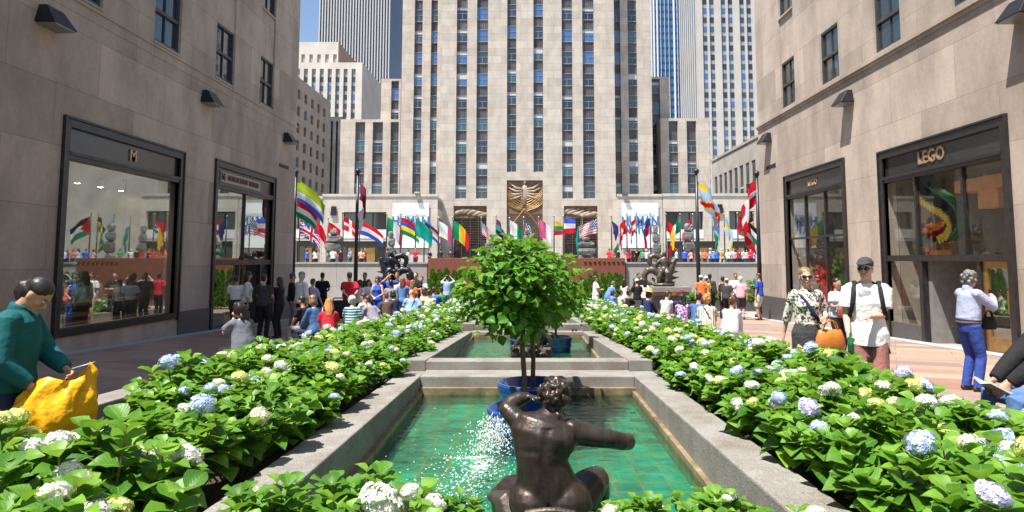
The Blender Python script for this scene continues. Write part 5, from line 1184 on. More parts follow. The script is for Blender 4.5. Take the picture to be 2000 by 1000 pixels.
def shrub_parts(rng, rad, hgt, nst, lsize, tmpl):
    pos, dr, up, sz, rn = [], [], [], [], []; st = MB(); tips = []
    for i in range(nst):
        a = rng.uniform(0, 2*PI); q = math.sqrt(rng.uniform(0, 1)); r = rad*q
        top = np.array([r*math.cos(a), r*math.sin(a), hgt*(1-.42*q*q)*rng.uniform(.82, 1.06)])
        b = np.array([top[0]*.25, top[1]*.25, 0]); mid = (b*.5+top*.5)+np.array([top[0]*.12, top[1]*.12, .03])
        st.tube([b, mid, top], [.008, .006, .004], 5); tips.append(top)
        ang = rng.uniform(0, PI)
        axis = top-mid; axis /= np.linalg.norm(axis)
        for lv in range(5):
            f = lv/4.0; c = top+(mid-top)*f*.95; ang += PI/2+rng.uniform(-.3, .3)
            for sgn in (0, PI):
                d = np.array([math.cos(ang+sgn), math.sin(ang+sgn), .35-.45*f+rng.uniform(-.25, .2)])+axis*.35*(1-f)
                pos.append(c); dr.append(d); up.append(axis*.6+np.array([0, 0, 1.0])+np.array([rng.uniform(-.35, .35), rng.uniform(-.35, .35), 0]))
                sz.append(lsize*(.62+.5*min(1, f*1.6+.15))*rng.uniform(.75, 1.25)); rn.append(min(1, max(0, rng.gauss(.5, .24)+.16*(1-f)-.08)))
    pos = np.array(pos); me = leaves_mesh('foliage', pos, frames(np.array(dr), np.array(up)), np.array(sz), np.array(rn), M_leaf, tmpl)
    sm = st.mesh('stem'); sm.materials.append(M_stem)
    return me, sm, tips
def flower_mat(name, c1, c2):
    t = NT(name); at = t.n('ShaderNodeAttribute'); at.attribute_name = 'rnd'
    c = t.ramp(at.outputs['Fac'], [(0, c1), (1, c2)])
    b = t.bsdf(c, .75, 0, .2); b.inputs['Subsurface Weight'].default_value = 0
    tl = t.n('ShaderNodeBsdfTranslucent'); t.l(c, tl.inputs[0]); mx = t.n('ShaderNodeMixShader'); mx.inputs[0].default_value = .22; t.l(b.outputs[0], mx.inputs[1]); t.l(tl.outputs[0], mx.inputs[2])
    return t.done(mx)
FM = {'white': flower_mat('white florets', (.70, .72, .62), (.84, .84, .80)), 'blue': flower_mat('pale blue florets', (.36, .47, .80), (.66, .74, .88)),
      'lime': flower_mat('lime florets', (.52, .60, .12), (.76, .78, .38)), 'lavender': flower_mat('lavender florets', (.50, .46, .78), (.74, .72, .86)), 'cream': flower_mat('cream florets', (.66, .68, .42), (.84, .82, .70))}
def flower_mesh(rng, rad, n, petals=4):
    vs, fs, rn = [], [], []
    for i in range(n):
        z = 1-1.45*(i+.5)/n; a = i*2.39996; s = math.sqrt(max(0, 1-z*z))
        d = Vector((s*math.cos(a), s*math.sin(a), z*.82)); lump = 1+.10*math.sin(3*a+z*4)+rng.uniform(-.09, .09)
        c = d*rad*lump; nrm = (d+Vector((rng.uniform(-.3, .3), rng.uniform(-.3, .3), rng.uniform(-.3, .3)))).normalized()
        t1 = nrm.orthogonal().normalized(); t1.rotate(Matrix.Rotation(rng.uniform(0, 6), 3, nrm)); t2 = nrm.cross(t1)
        ps = rad*rng.uniform(.26, .36)*(60/n)**.4; q = rng.random()
        for k in range(4):
            b = k*PI/2; e1 = t1*math.cos(b)+t2*math.sin(b); e2 = nrm.cross(e1); o = len(vs)
            vs += [c, c+e1*ps*.62+e2*ps*.46+nrm*ps*.12, c+e1*ps*1.05+nrm*ps*.02, c+e1*ps*.62-e2*ps*.46+nrm*ps*.12]; fs.append((o, o+1, o+2, o+3)); rn.append(min(1, max(0, q+rng.uniform(-.2, .2))))
    me = bpy.data.meshes.new('flower_head'); me.from_pydata([tuple(v) for v in vs], [], fs)
    at = me.attributes.new('rnd', 'FLOAT', 'FACE'); at.data.foreach_set('value', rn); return me
frng = random.Random(3)
FMESH = [flower_mesh(frng, .082, 130) for _ in range(4)]; FMESHS = [flower_mesh(frng, .07, 34) for _ in range(3)]
FCOL = {}
def flower(parent, loc, col, sc, rng, near=True):
    base = rng.choice(FMESH if near else FMESHS); key = (base.name, col)
    if key not in FCOL:
        m = base.copy(); m.name = 'flower_head'; m.materials.append(FM[col]); FCOL[key] = m
    o = link_mesh('flower_head', FCOL[key], parent); o.location = loc; o.scale = (sc, sc, sc*rng.uniform(.75, .95))
    o.rotation_euler = (rng.uniform(-.5, .5), rng.uniform(-.5, .5), rng.uniform(0, 6)); return o
grng = random.Random(21)
NEARV = [shrub_parts(grng, .50, .62, 40, .136, T5) for _ in range(4)]
MIDV = [shrub_parts(grng, .52, .62, 32, .140, T3) for _ in range(4)]
ORD = ['first', 'second', 'third', 'fourth', 'fifth', 'sixth', 'seventh', 'eighth', 'ninth', 'tenth', 'eleventh', 'twelfth', 'thirteenth', 'fourteenth', 'fifteenth', 'sixteenth', 'seventeenth', 'eighteenth', 'nineteenth', 'twentieth', 'twenty first', 'twenty second', 'twenty third', 'twenty fourth', 'twenty fifth', 'twenty sixth', 'twenty seventh', 'twenty eighth', 'twenty ninth', 'thirtieth', 'thirty first', 'thirty second']
CN = {'white': 'white', 'blue': 'blue', 'lime': 'lime', 'lavender': 'lavender', 'cream': 'cream'}
def hydrangea(x, y, z, near, cols, nf, where, sc=1.0, group='hydrangea bushes in the flower beds', clear=None):
    r = empty('hydrangea_bush', (x, y, z), None, 'hydrangea', group)
    me, sm, tips = grng.choice(NEARV if near else MIDV)
    r.rotation_euler = (0, 0, grng.uniform(0, 2*PI)); r.scale = (sc, sc, sc*grng.uniform(.92, 1.1))
    link_mesh('foliage', me, r); link_mesh('stems', sm, r)
    ts = grng.sample(tips, min(nf, len(tips))); used = []
    for t in ts:
        c = grng.choice(cols); used.append(c)
        flower(r, Vector(t)+Vector((0, 0, .04)), c, grng.uniform(.5, .85) if near else grng.uniform(.55, .95), grng, near)
    u = sorted(set(used), key=lambda q: -used.count(q))
    r['label'] = 'hydrangea '+('with '+' and '.join(CN[q] for q in u[:2])+' heads' if u else 'of plain green leaves')+', '+where
    return r
PAL_L = ['white', 'cream', 'cream', 'blue', 'lime', 'white', 'blue']; PAL_R = ['blue', 'lavender', 'white', 'cream', 'blue', 'lime']; PAL_F = ['blue', 'blue', 'cream', 'white', 'lime']
rows = [('inner', 2.15), ('middle', 2.85), ('outer', 3.55)]
for sg in (-1, 1):
    for ri, (rn_, X) in enumerate(rows):
        y = 2.5+.3*ri; i = 0
        while y < 30.6:
            xx = sg*(X+grng.uniform(-.1, .1)); near = y < 8.5
            skip = (sg < 0 and ri == 2 and y < 6.6) or (sg < 0 and ri == 1 and (y < 2.8 or 3.5 < y < 5.3)) or (sg > 0 and ri == 2 and (y < 2.6 or 4.9 < y < 6.7))
            if not skip:
                z = gz(y)+.14; sc = {0: .98, 1: 1.08, 2: .78}[ri]
                if ri == 0 and y > 17.9: sc *= 1.05
                pal = (PAL_L if sg < 0 else PAL_R) if y < 13 else PAL_F
                hydrangea(xx, y, z, near, pal, grng.choice((5, 6, 8)) if near else grng.choice((6, 8, 9, 11)), f'{ORD[i]} from near end, {rn_} row, {"left" if sg<0 else "right"} bed', sc)
                i += 1
            y += grng.uniform(.78, .9) if near else grng.uniform(.92, 1.05)
# bushes across the near end of the first pool and cross rows between far pools
for i, (x, y, sc, col) in enumerate([(-1.0, 2.75, .64, ['cream']), (-.66, 2.85, .70, ['white']), (-.50, 2.45, .70, ['white', 'blue']), (-.34, 3.0, .46, ['lime']), (.46, 2.95, .48, ['lime', 'cream']), (.70, 2.85, .60, ['cream', 'white']), (1.0, 2.6, .56, ['cream'])]):
    o = hydrangea(x, y, .23, True, col, 2, f'{ORD[i]} from left, front row before bronze figure', sc, 'hydrangea bushes across the near end of the pool')
    if i == 2: flower(o, (-.02, .12, .60), 'white', 1.35, grng)
for i, (x, y, sc, col) in enumerate([(-2.55, 3.05, 1.0, ['lime', 'white']), (-2.25, 2.55, 1.05, ['lime', 'white', 'cream']), (-1.95, 3.1, 1.0, ['white', 'cream']), (-1.72, 2.5, .80, ['lime', 'white']), (-2.1, 2.15, .86, ['lime', 'cream']), (2.5, 2.9, 1.0, ['lime', 'white', 'blue']), (2.05, 2.6, 1.0, ['blue', 'lavender']), (1.78, 2.35, .74, ['blue', 'white'])]):
    hydrangea(x, y, gz(y)+.2, True, col, 8, f'{ORD[i if i < 5 else i-5]} of the tall ones at the near {"left" if x < 0 else "right"} corner', sc*1.08, 'tall hydrangea bushes at the near corners')
for k, y in enumerate((27.6, 28.6, 29.6)):
    for i, x in enumerate((-1.5, -.5, .5, 1.5)):
        hydrangea(x, y, gz(y)+.1, False, PAL_F, 4, f'{ORD[i]} from left, {["nearest", "middle", "farthest"][k]} cross row', 1.15, 'hydrangea bushes beyond the last pool')
# ================================================================ planters and trees
M_blueg = plain('blue glazed ceramic', (.012, .055, .24), .22, 0, .6, var=.25, scale=5, coat=.5)
def planter(x, y, z, rad, h, label):
    r = empty('planter', (x, y, z), label, 'planter', 'blue glazed planters in the pools')
    m = MB(); m.lathe((x, y, z), [(rad*.55, 0), (rad*.62, 0), (rad*.82, h*.25), (rad*.94, h*.6), (rad*.95, h*.63), (rad*.99, h*.66), (rad*.965, h*.70), (rad*.985, h*.8), (rad*1.02, h*.84), (rad*1.0, h*.88), (rad*1.05, h*.93), (rad*1.05, h), (rad*.95, h), (rad*.93, h*.8), (rad*.6, h*.78)], 40)
    m.build('pot', M_blueg, r, True)
    m = MB(); m.lathe((x, y, z), [(0, h*.80), (rad*.925, h*.79)], 24); m.build('soil', M_soil, r)
def tree(x, y, zb, ztop_trunk, crown_c, crown_r, nl, label, seed, lsize=.084, near=True):
    rng = random.Random(seed); R = np.random.default_rng(seed)
    r = empty('potted_tree', (x, y, zb), label, 'tree', 'small standard trees in the blue planters')
    m = MB(); zt = ztop_trunk
    m.tube([(x, y, zb), (x+.01, y, zb+(zt-zb)*.4), (x-.012, y+.01, zb+(zt-zb)*.75), (x, y, zt)], [.031, .027, .026, .024], 9)
    cc = np.array(crown_c); cr = np.array(crown_r); ends = []
    for i in range(16):
        a = rng.uniform(0, 2*PI); e = cc+cr*np.array([math.cos(a)*rng.uniform(.3, .8), math.sin(a)*rng.uniform(.3, .8), rng.uniform(-.55, .75)])
        s0 = np.array([x, y, zt-.12+rng.uniform(0, .2)]); mid = (s0+e)/2+np.array([0, 0, .05]); m.tube([s0, mid, e], [.014, .009, .004], 6); ends.append((s0, mid, e))
        for k in range(2):
            e2 = e+cr*R.normal(0, .22, 3); m.tube([mid, (mid+e2)/2+np.array([0, 0, .03]), e2], [.007, .005, .003], 5)
    m.build('trunk', M_bark, r, True)
    pos, dr, up, sz, rn = [], [], [], [], []
    clumps = []
    for i in range(46):
        d = R.normal(0, 1, 3); d /= np.linalg.norm(d); clumps.append((cc+cr*d*rng.uniform(.45, 1.14)*np.array([1, 1, 1.0 if d[2] > 0 else .85]), rng.uniform(.10, .19)))
    while len(pos) < nl:
        c, cw = clumps[int(R.integers(len(clumps)))]
        p = c+R.normal(0, cw, 3)*np.array([1, 1, .8]); q = (p-cc)/cr
        n = np.linalg.norm(q)
        if n > 1.38: continue
        out = q/(n+1e-6); pos.append(p); d = out*np.array([1, 1, .3])+R.normal(0, .55, 3)+np.array([0, 0, -.18]); dr.append(d)
        up.append(np.array([0, 0, 1.0])+out*.5+R.normal(0, .3, 3)); sz.append(lsize*rng.uniform(.65, 1.4)); rn.append(min(1, max(0, rng.gauss(.48, .24))))
    me = leaves_mesh('crown', np.array(pos)-np.array([x, y, zb]), frames(np.array(dr), np.array(up)), np.array(sz), np.array(rn), M_leaft, T5 if near else T3)
    link_mesh('crown', me, r)
PZ = -.565
planter(-.03, 7.05, PZ, .36, .62, 'front blue glazed planter splashed with water, beside the bronze figure')
planter(.06, 8.25, PZ, .40, .66, 'blue glazed planter standing behind the splashed one in the near pool')
tree(-.04, 7.05, PZ+.48, .92, (-.15, 7.1, 1.22), (.43, .41, .40), 2300, 'slim potted tree with bushy crown in the front blue planter', 4)
tree(.06, 8.25, PZ+.50, .96, (.04, 8.2, 1.22), (.49, .43, .44), 2300, 'slim potted tree with bushy crown in the planter behind', 9)
planter(-.02, 14.9, -.77, .36, .62, 'left of the two blue planters in the second pool')
planter(.62, 15.3, -.77, .36, .62, 'right of the two blue planters in the second pool')
tree(-.05, 14.9, -.3, .5, (-.1, 14.9, .9), (.55, .5, .5), 900, 'potted tree mostly hidden behind the front crowns, left in the second pool', 12, .09, False)
tree(.62, 15.3, -.3, .4, (.7, 15.2, .62), (.6, .5, .55), 1000, 'potted tree peeping out right of the front crowns, second pool', 13, .09, False)
# ================================================================ splashing water
M_foam = plain('white water drops', (.80, .86, .86), .25, 0, .5, var=.05)
rr = random.Random(8); m = MB()
zw = -.225
for i in range(750):
    f = rr.random()
    cx_ = -.33+rr.gauss(0, .16)-.30*f; cy_ = 6.5-1.5*f+rr.gauss(0, .28)
    if rr.random() < .25: cx_ = -.4+rr.gauss(0, .45); cy_ = 5.8+rr.gauss(0, .8)
    s = rr.uniform(.002, .006); m.ell((cx_, cy_, zw+.003+abs(rr.gauss(0, .03))), (s*1.4, s*1.4, s), 5, 3)
for i in range(900):
    a = rr.uniform(0, 1); x = -.27+rr.gauss(0, .085)-.10*a; y = 6.70+rr.gauss(0, .06)-.30*a; z = zw+max(0, rr.uniform(0, .30)*(1-.3*a)); s = rr.uniform(.002, .0065); m.ell((x, y, z), (s, s, s*1.7), 5, 3)
tag(m.build('water_spray', M_foam, None, True), 'droplets thrown up beside the front blue planter in the near pool', 'splash', kind='stuff')
def foam_mat():
    t = NT('churned white foam'); o = t.pos(); at = t.n('ShaderNodeAttribute'); at.attribute_name = 'dens'
    n = t.noise(o, 13, 6, .75); n2 = t.noise(o, 42, 3, .6)
    v = t.math('ADD', t.math('ADD', t.math('MULTIPLY', n, .75), t.math('MULTIPLY', n2, .45)), t.math('MULTIPLY', at.outputs['Fac'], .50))
    f = t.ramp(v, [(.98, (0, 0, 0)), (1.22, (.9,)*3)])
    b = t.bsdf((.82, .88, .88), .4, 0, .5, bump=n2, bs=.8, bd=.02); tr = t.n('ShaderNodeBsdfTransparent'); mx = t.n('ShaderNodeMixShader'); t.l(f, mx.inputs[0]); t.l(tr.outputs[0], mx.inputs[1]); t.l(b.outputs[0], mx.inputs[2]); return t.done(mx)
nx, ny = 60, 90; vs, fs, dn = [], [], []
for j in range(ny+1):
    for i in range(nx+1):
        x = -1.15+1.25*i/nx; y = 4.7+2.2*j/ny; f = (6.65-y)/1.7; cxx = -.30-.26*max(0, f); d1 = math.exp(-((x-cxx)/.20)**2-((y-6.0)/.55)**2)*.80; d2 = math.exp(-((x+.52+.25*(y-6.2))/.34)**2-((y-6.22)/.10)**2)*.8; d3 = math.exp(-((x+.42)/.26)**2-((y-5.45)/.45)**2)*.62
        e = min(1, 6*i/nx, 6*(nx-i)/nx, 6*j/ny, 6*(ny-j)/ny); d = max(d1, d2, d3)*e; vs.append((x, y, zw+.004+.012*d+.010*d*math.sin(x*31+y*17)*math.sin(y*23))); dn.append(d)
for j in range(ny):
    for i in range(nx): q0 = j*(nx+1)+i; fs.append((q0, q0+1, q0+nx+2, q0+nx+1))
m = MB(); m.add(vs, fs); o = m.build('water_foam', foam_mat(), None, True); at = o.data.attributes.new('dens', 'FLOAT', 'POINT'); at.data.foreach_set('value', dn)
tag(o, 'white foam churning on the near pool left of the bronze figure', 'foam', kind='stuff')
# ================================================================ bronze figure in the near pool
def bronze(name, c, rough, metal, green=.0):
    t = NT(name); o = t.obj(); n = t.noise(o, 5, 6, .68)
    col = t.ramp(n, [(.28, tuple(x*.45 for x in c)), (.52, c), (.8, tuple(x*1.7 for x in c))])
    st = t.noise(t.swz(o, 0, 2, (26, 2.2)), 1.0, 4, .6); col = t.mix(t.ramp(st, [(.56, (0, 0, 0)), (.74, (.55,)*3)]), col, (.075, .105, .085))
    return t.done(t.bsdf(col, t.ramp(t.noise(o, 9, 5, .7), [(.3, (rough*.7,)*3), (.75, (rough*1.6,)*3)]), metal, .6, bump=t.math('ADD', t.noise(o, 38, 5, .7), t.noise(o, 7, 3)), bs=.28, bd=.012))
M_brz = bronze('wet brown bronze', (.062, .047, .039), .32, .6)
M_brzd = bronze('dark weathered bronze', (.075, .062, .05), .42, .5, .4)
YS = 4.35
def q(px, py, dy=0.0): return atY(px, py, YS+dy)
root = empty('bronze_figure', (0.15, YS, -.25), 'brown bronze nude figure seen from behind with one arm raised to its hair', 'statue')
m = MB(); S = YS*1.0/1333
X = V3((1, 0, 0))
tor = [(1072, 1010, .05, 84, 62), (1071, 975, .03, 75, 58), (1066, 938, .0, 57, 46), (1059, 902, -.01, 49, 40), (1060, 874, .0, 57, 44), (1064, 848, .01, 67, 47), (1070, 828, .02, 62, 40), (1076, 813, .03, 30, 26), (1079, 800, .04, 19, 19), (1081, 782, .05, 18, 19)]
m.tube([q(a, b, c) for a, b, c, _, _ in tor], [(d*S, e*S) for _, _, _, d, e in tor], 22, side=X)
m.ell(q(1082, 772, .06), (25*S, 31*S, 33*S), 16, 12)
# shoulder blades and shoulders
m.ell(q(1037, 858, -.055), (24*S, 20*S, 32*S), 12, 8); m.ell(q(1098, 862, -.055), (26*S, 20*S, 32*S), 12, 8)
m.ell(q(1026, 832, .02), (25*S, 27*S, 25*S), 12, 9); m.ell(q(1116, 839, .02), (25*S, 25*S, 22*S), 12, 9)
# raised left arm
m.tube([q(1036, 842, .02), q(1015, 826, .03), q(1000, 810, .05), q(988, 797, .07), q(986, 790, .09)], [24*S, 20*S, 18*S, 15.5*S, 12*S], 14)
m.tube([q(989, 800, .07), q(1000, 787, .12), q(1017, 778, .14), q(1034, 774, .14)], [15*S, 17*S, 14.5*S, 9*S], 14)
hand_tubes(m, q(1032, 774, .14), q(1056, 778, .10)-q(1032, 774, .14), V3((0, -.2, -1)), .92, -1, .25)
# outstretched right arm
m.tube([q(1080, 842, .02), q(1108, 842, .02), q(1134, 847, .02), q(1162, 853, .03), q(1190, 857, .05), q(1214, 862, .10), q(1226, 863, .16), q(1228, 858, .30)], [22*S, 24*S, 22*S, 19.5*S, 18*S, 17*S, 16*S, 13*S], 16)
# buttocks and folded legs
m.ell(q(1040, 985, .0), (50*S, 52*S, 52*S), 16, 10); m.ell(q(1104, 985, .0), (52*S, 52*S, 52*S), 16, 10)
m.tube([q(1120, 985, .1), q(1150, 950, .22), q(1163, 938, .36), q(1168, 965, .44), q(1165, 1010, .5)], [44*S, 35*S, 29*S, 25*S, 22*S], 14)
m.tube([q(1025, 990, .1), q(1000, 965, .22), q(985, 970, .36), q(985, 1010, .4)], [48*S, 38*S, 30*S, 24*S], 14)
me = fuse(m, .0085, 6)
co = np.empty(len(me.vertices)*3); me.vertices.foreach_get('co', co); co = co.reshape(-1, 3); no = np.empty(len(me.vertices)*3); me.vertices.foreach_get('normal', no); no = no.reshape(-1, 3)
def pxl(px, py): v = q(px, py); return v.x, v.z
d = np.zeros(len(co)); back = no[:, 1] < -.15
spx = np.interp(co[:, 2], [pxl(1070, 980)[1], pxl(1064, 900)[1], pxl(1074, 830)[1]], [pxl(1071, 980)[0], pxl(1057, 900)[0], pxl(1070, 830)[0]])
zr = (co[:, 2] < pxl(0, 828)[1])
d -= np.where(back & zr, .010*np.exp(-((co[:, 0]-spx)/.030)**2), 0)
for (px, py, rx, rz, a) in ((1036, 872, .045, .02, -.008), (1100, 876, .045, .02, -.008), (1018, 925, .02, .05, -.010), (1047, 935, .018, .06, .006), (1088, 935, .018, .06, .006), (1071, 990, .012, .06, -.03)):
    X0, Z0 = pxl(px, py); d += np.where(back, a*np.exp(-((co[:, 0]-X0)/rx)**2-((co[:, 2]-Z0)/rz)**2), 0)
me.vertices.foreach_set('co', (co+no*d[:, None]-np.array(wloc(root))).reshape(-1)); me.name = 'body'; me.materials.append(M_brz); me.update(); link_mesh('body', me, root)
m = MB(); rr = random.Random(4)
m.ell(q(1082, 772, .05), (24*S, 30*S, 27*S), 14, 10)
for i in range(60):
    a = rr.uniform(0, 2*PI); b = rr.uniform(-.55, 1.45); dd = V3((math.cos(b)*math.cos(a), math.cos(b)*math.sin(a), math.sin(b)))
    c0 = q(1082, 770, .055)+V3((dd.x*25*S, dd.y*30*S, dd.z*25*S)); tn = dd.orthogonal().normalized(); tn.rotate(Matrix.Rotation(rr.uniform(0, 6), 3, dd)); r = rr.uniform(4, 7.5)*S
    m.tube([c0-tn*11*S, c0+dd*5*S, c0+tn*11*S+dd*1*S], [r*.7, r, r*.55], 7)
m.tube([q(1086, 800, .0), q(1090, 812, -.04), q(1088, 824, -.05)], [7*S, 6*S, 3*S], 7)
me = fuse(m, .0055, 1); me.transform(Matrix.Translation(-wloc(root))); me.name = 'hair'; me.materials.append(M_brz); link_mesh('hair', me, root)
m = MB()
m.tube([q(1000, 1010, -.02), q(985, 975, .02), q(968, 973, .05), q(952, 968, .08)], [30*S, 24*S, 15*S, 4*S], 10); m.tube([q(1150, 1020, .1), q(1180, 1000, .3), q(1165, 975, .42)], [30*S, 24*S, 10*S], 10)
for i in range(11): m.ell(q(1030+9*i, 1004-6*math.sin(i/10*PI), -.17), (9*S, 9*S, 7*S), 8, 6, rot('Y', .5))
m.tube([q(1072, 1060, 0), q(1072, 1000, 0)], [(130*S, 80*S), (95*S, 60*S)], 16, side=X)
me = fuse(m, .009, 2); me.transform(Matrix.Translation(-wloc(root))); me.name = 'sea_creature_base'; me.materials.append(M_brzd); link_mesh('sea_creature_base', me, root)
# ---- crouching group in the second pool
Y2 = 10.75
root = empty('bronze_figure', (.05, Y2, -.42), 'dark bronze crouching figure on a scrolled base, second pool behind the tree trunks', 'statue')
m = MB(); Q = lambda px, py, dy=0: atY(px, py, Y2+dy); S2 = Y2/1333
m.tube([Q(1040, 690), Q(1044, 668), Q(1046, 650), Q(1050, 634)], [(.17, .13), (.13, .1), (.16, .11), (.08, .07)], 14, side=X); m.ell(Q(1052, 622), (.075, .085, .10), 12, 9)
m.tube([Q(1036, 648), Q(1015, 662), Q(1003, 680)], [.06, .05, .035], 9); m.tube([Q(1058, 648), Q(1072, 662), Q(1078, 680)], [.06, .05, .035], 9)
me = fuse(m, .016, 3); me.transform(Matrix.Translation(-wloc(root))); me.name = 'body'; me.materials.append(M_brzd); link_mesh('body', me, root)
m = MB(); rr = random.Random(6)
m.tube([Q(998, 694), Q(1077, 694)], [(.12, .16)]*2, 14)
for i in range(34):
    c0 = Q(rr.uniform(1000, 1076), rr.uniform(676, 694), rr.uniform(-.14, .1)); r = rr.uniform(.018, .035); m.tube([c0-V3((.05, 0, rr.uniform(-.03, .03))), c0+V3((0, -.03, .03)), c0+V3((.05, 0, rr.uniform(-.03, .03)))], [r*.6, r, r*.5], 7)
me = fuse(m, .012, 1); me.transform(Matrix.Translation(-wloc(root))); me.name = 'scrolled_base'; me.materials.append(M_brz); link_mesh('scrolled_base', me, root)
# ---- two sea figures at the end of the promenade
def sea_figure(mirror, label, mat, plinth):
    Yf = 34.5
    def z(px, py, dy=0):   # measured on the right figure
        px = 1120+px/4.166; py = 480+py/4.166
        if mirror: px = 2062-px
        return atY(px, py, Yf+dy)
    u = Yf/1333/4.166
    root = empty('sea_statue', tuple(z(740, 330)), label, 'statue', 'bronze sea figures at the end of the promenade')
    m = MB()
    m.tube([z(742, 200), z(745, 165), z(742, 130), z(742, 100), z(741, 88)], [(40*u, 30*u), (30*u, 25*u), (40*u, 28*u), (30*u, 20*u), (12*u, 12*u)], 14, side=X); m.ell(z(740, 66), (19*u, 21*u, 25*u), 12, 9)
    m.tube([z(725, 105), z(690, 130), z(672, 155), z(700, 165)], [15*u, 13*u, 10*u, 8*u], 9); m.tube([z(765, 105), z(790, 140), z(815, 125), z(835, 100)], [15*u, 13*u, 11*u, 8*u], 9)
    m.tube([z(740, 195), z(715, 215, -.2), z(695, 260, -.25), z(690, 300, -.2)], [30*u, 27*u, 20*u, 12*u], 10); m.tube([z(755, 195), z(770, 225, -.25), z(758, 300, -.25)], [30*u, 25*u, 14*u], 10)
    me = fuse(m, .028, 2); me.transform(Matrix.Translation(-wloc(root))); me.name = 'body'; me.materials.append(mat); link_mesh('body', me, root)
    m = MB()
    def curl(pts, r0, r1): n = len(pts); m.tube([z(a, b, .12) for a, b in pts], [(r0+(r1-r0)*i/(n-1))*u for i in range(n)], 12)
    curl([(740, 150), (700, 90), (655, 78), (622, 95), (618, 135), (640, 168), (675, 165), (690, 140), (675, 125)], 30, 10)
    curl([(760, 330), (745, 270), (700, 225), (650, 198), (605, 200), (578, 235), (580, 285), (610, 310), (645, 300), (655, 275), (640, 262)], 42, 10)
    curl([(590, 270), (540, 280), (505, 300), (490, 275), (500, 262)], 18, 8)
    curl([(745, 330), (755, 260), (790, 190), (812, 130), (822, 95)], 50, 22)
    for a, b, c in ((800, 215, 862), (805, 262, 866), (790, 300, 835)): m.tube([z(a-30, b+15, .1), z(a, b, .1), z(c, b-6, .1)], [24*u, 16*u, 2*u], 9)
    m.ell(z(735, 315), (95*u, 60*u, 22*u), 14, 8)
    me = fuse(m, .028, 2); me.transform(Matrix.Translation(-wloc(root))); me.name = 'curled_tail'; me.materials.append(mat); link_mesh('curled_tail', me, root)
    cx = z(745, 330).x; zt = z(745, 330).z; zb = gz(34)
    r = empty('statue_plinth', (cx, Yf, zb), plinth, 'plinth', 'stone plinths under the sea figures')
    m = MB(); m.box(cx-1.15, cx+1.15, Yf-.75, Yf+.75, zt-.26, zt-.0); m.box(cx-1.05, cx+1.05, Yf-.66, Yf+.66, zt-.42, zt-.263); m.build('slab', M_cop, r, bevel=.02)
    m = MB(); m.box(cx-.62, cx+.62, Yf-.5, Yf+.5, zb-.1, zt-.423); m.build('pedestal', M_granite, r)
    if not mirror: m = MB(); m.box(cx+.18, cx+.42, Yf-.79, Yf-.752, zt-.40, zt-.26); m.build('plaque', M_gold, r)
sea_figure(False, 'dark bronze sea figure with curled tail on a stone plinth, right of the red wall', bronze('grey brown bronze', (.10, .085, .07), .4, .5), 'granite plinth under the right sea figure with a small brass plaque')
sea_figure(True, 'blackish bronze sea figure with curled tail above the left crowd', bronze('blackish bronze', (.018, .02, .03), .35, .4), 'granite plinth under the left sea figure')
# ================================================================ parapet walls, red wall, greenery at the end
M_para = stone('grey parapet stone', (.40, .39, .37), 0, 3.2, 3.0, .012, .06, .18)
M_red = stone('red granite wall', (.235, .085, .06), 0, 2.4, 5.0, .008, .08, .12)
Yw = 40.3; ztp = atY(1000, 512, Yw).z; ztr = atY(1000, 504, Yw).z
for (pa, pb, lab) in ((545, 837, 'grey stone parapet wall behind the left crowd'), (1220, 1500, 'grey stone parapet wall behind the right crowd')):
    r = empty('parapet_wall', (X_at((pa+pb)/2, Yw), Yw, -1.1), lab, 'wall'); x0, x1 = X_at(pa, Yw), X_at(pb, Yw)
    m = MB(); m.box(x0, x1, Yw, Yw+.5, -1.2, ztp-.1); m.build('wall', M_para, r); m = MB(); m.box(x0-.04, x1+.04, Yw-.06, Yw+.6, ztp-.097, ztp); m.build('capstone', M_para, r)
x0, x1 = X_at(838, Yw), X_at(1219, Yw); m = MB(); m.box(x0+.05, x1-.05, Yw-.25, Yw+.45, -1.2, ztr); tag(m.build('red_granite_wall', M_red, bevel=.02), 'dull red granite wall between the two grey parapets', 'wall')
for i in range(9):
    m = MB(); x = X_at(1138+9*i, Yw); m.box(x, x+.12, Yw-.32, Yw-.252, ztr-.2, ztr-.12); o = m.build('brass_stud', M_gold); tag(o, 'small brass stud high on the red granite wall', 'stud', 'brass studs on the red granite wall')
def conifer_mesh(seed):
    R = np.random.default_rng(seed); n = 900; zz = R.uniform(0, 1, n)**.9; a = R.uniform(0, 2*PI, n); rad = .30*np.sin(np.clip((1-zz)*1.15+.05, 0, 1)*PI/2)*R.uniform(.5, 1.08, n)
    pos = np.stack([rad*np.cos(a), rad*np.sin(a), zz*1.45+.05], 1); dr = np.stack([np.cos(a)*.5, np.sin(a)*.5, np.full(n, 1.0)], 1)+R.normal(0, .25, (n, 3)); up = np.stack([np.cos(a), np.sin(a), np.full(n, .3)], 1)
    return leaves_mesh('crown', pos, frames(dr, up), R.uniform(.07, .13, n), np.clip(R.normal(.35, .2, n), 0, 1), M_leaf, T3)
CM = [conifer_mesh(i) for i in range(3)]
for i, (px, py) in enumerate([(845, 528), (859, 530), (872, 526), (888, 531), (900, 529), (1163, 533), (1177, 536), (1191, 535), (1203, 534), (1213, 538), (1152, 538)]):
    p = atY(px, py, 37.4); r = empty('conifer', (p.x, 37.4, -1.12), f'small columnar evergreen against the red wall, {ORD[i if i < 5 else i-5]} of the {"left" if px < 1000 else "right"} clump', 'conifer', 'small evergreens in front of the red wall')
    k = (p.z+1.12)/1.5; r.scale = (k*.85, k*.85, k); r.rotation_euler = (0, 0, i); link_mesh('crown', CM[i % 3], r); m = MB(); m.tube([(0, 0, 0), (0, 0, .5)], [.03, .02], 6); me = m.mesh('trunk'); me.materials.append(M_bark); link_mesh('trunk', me, r)
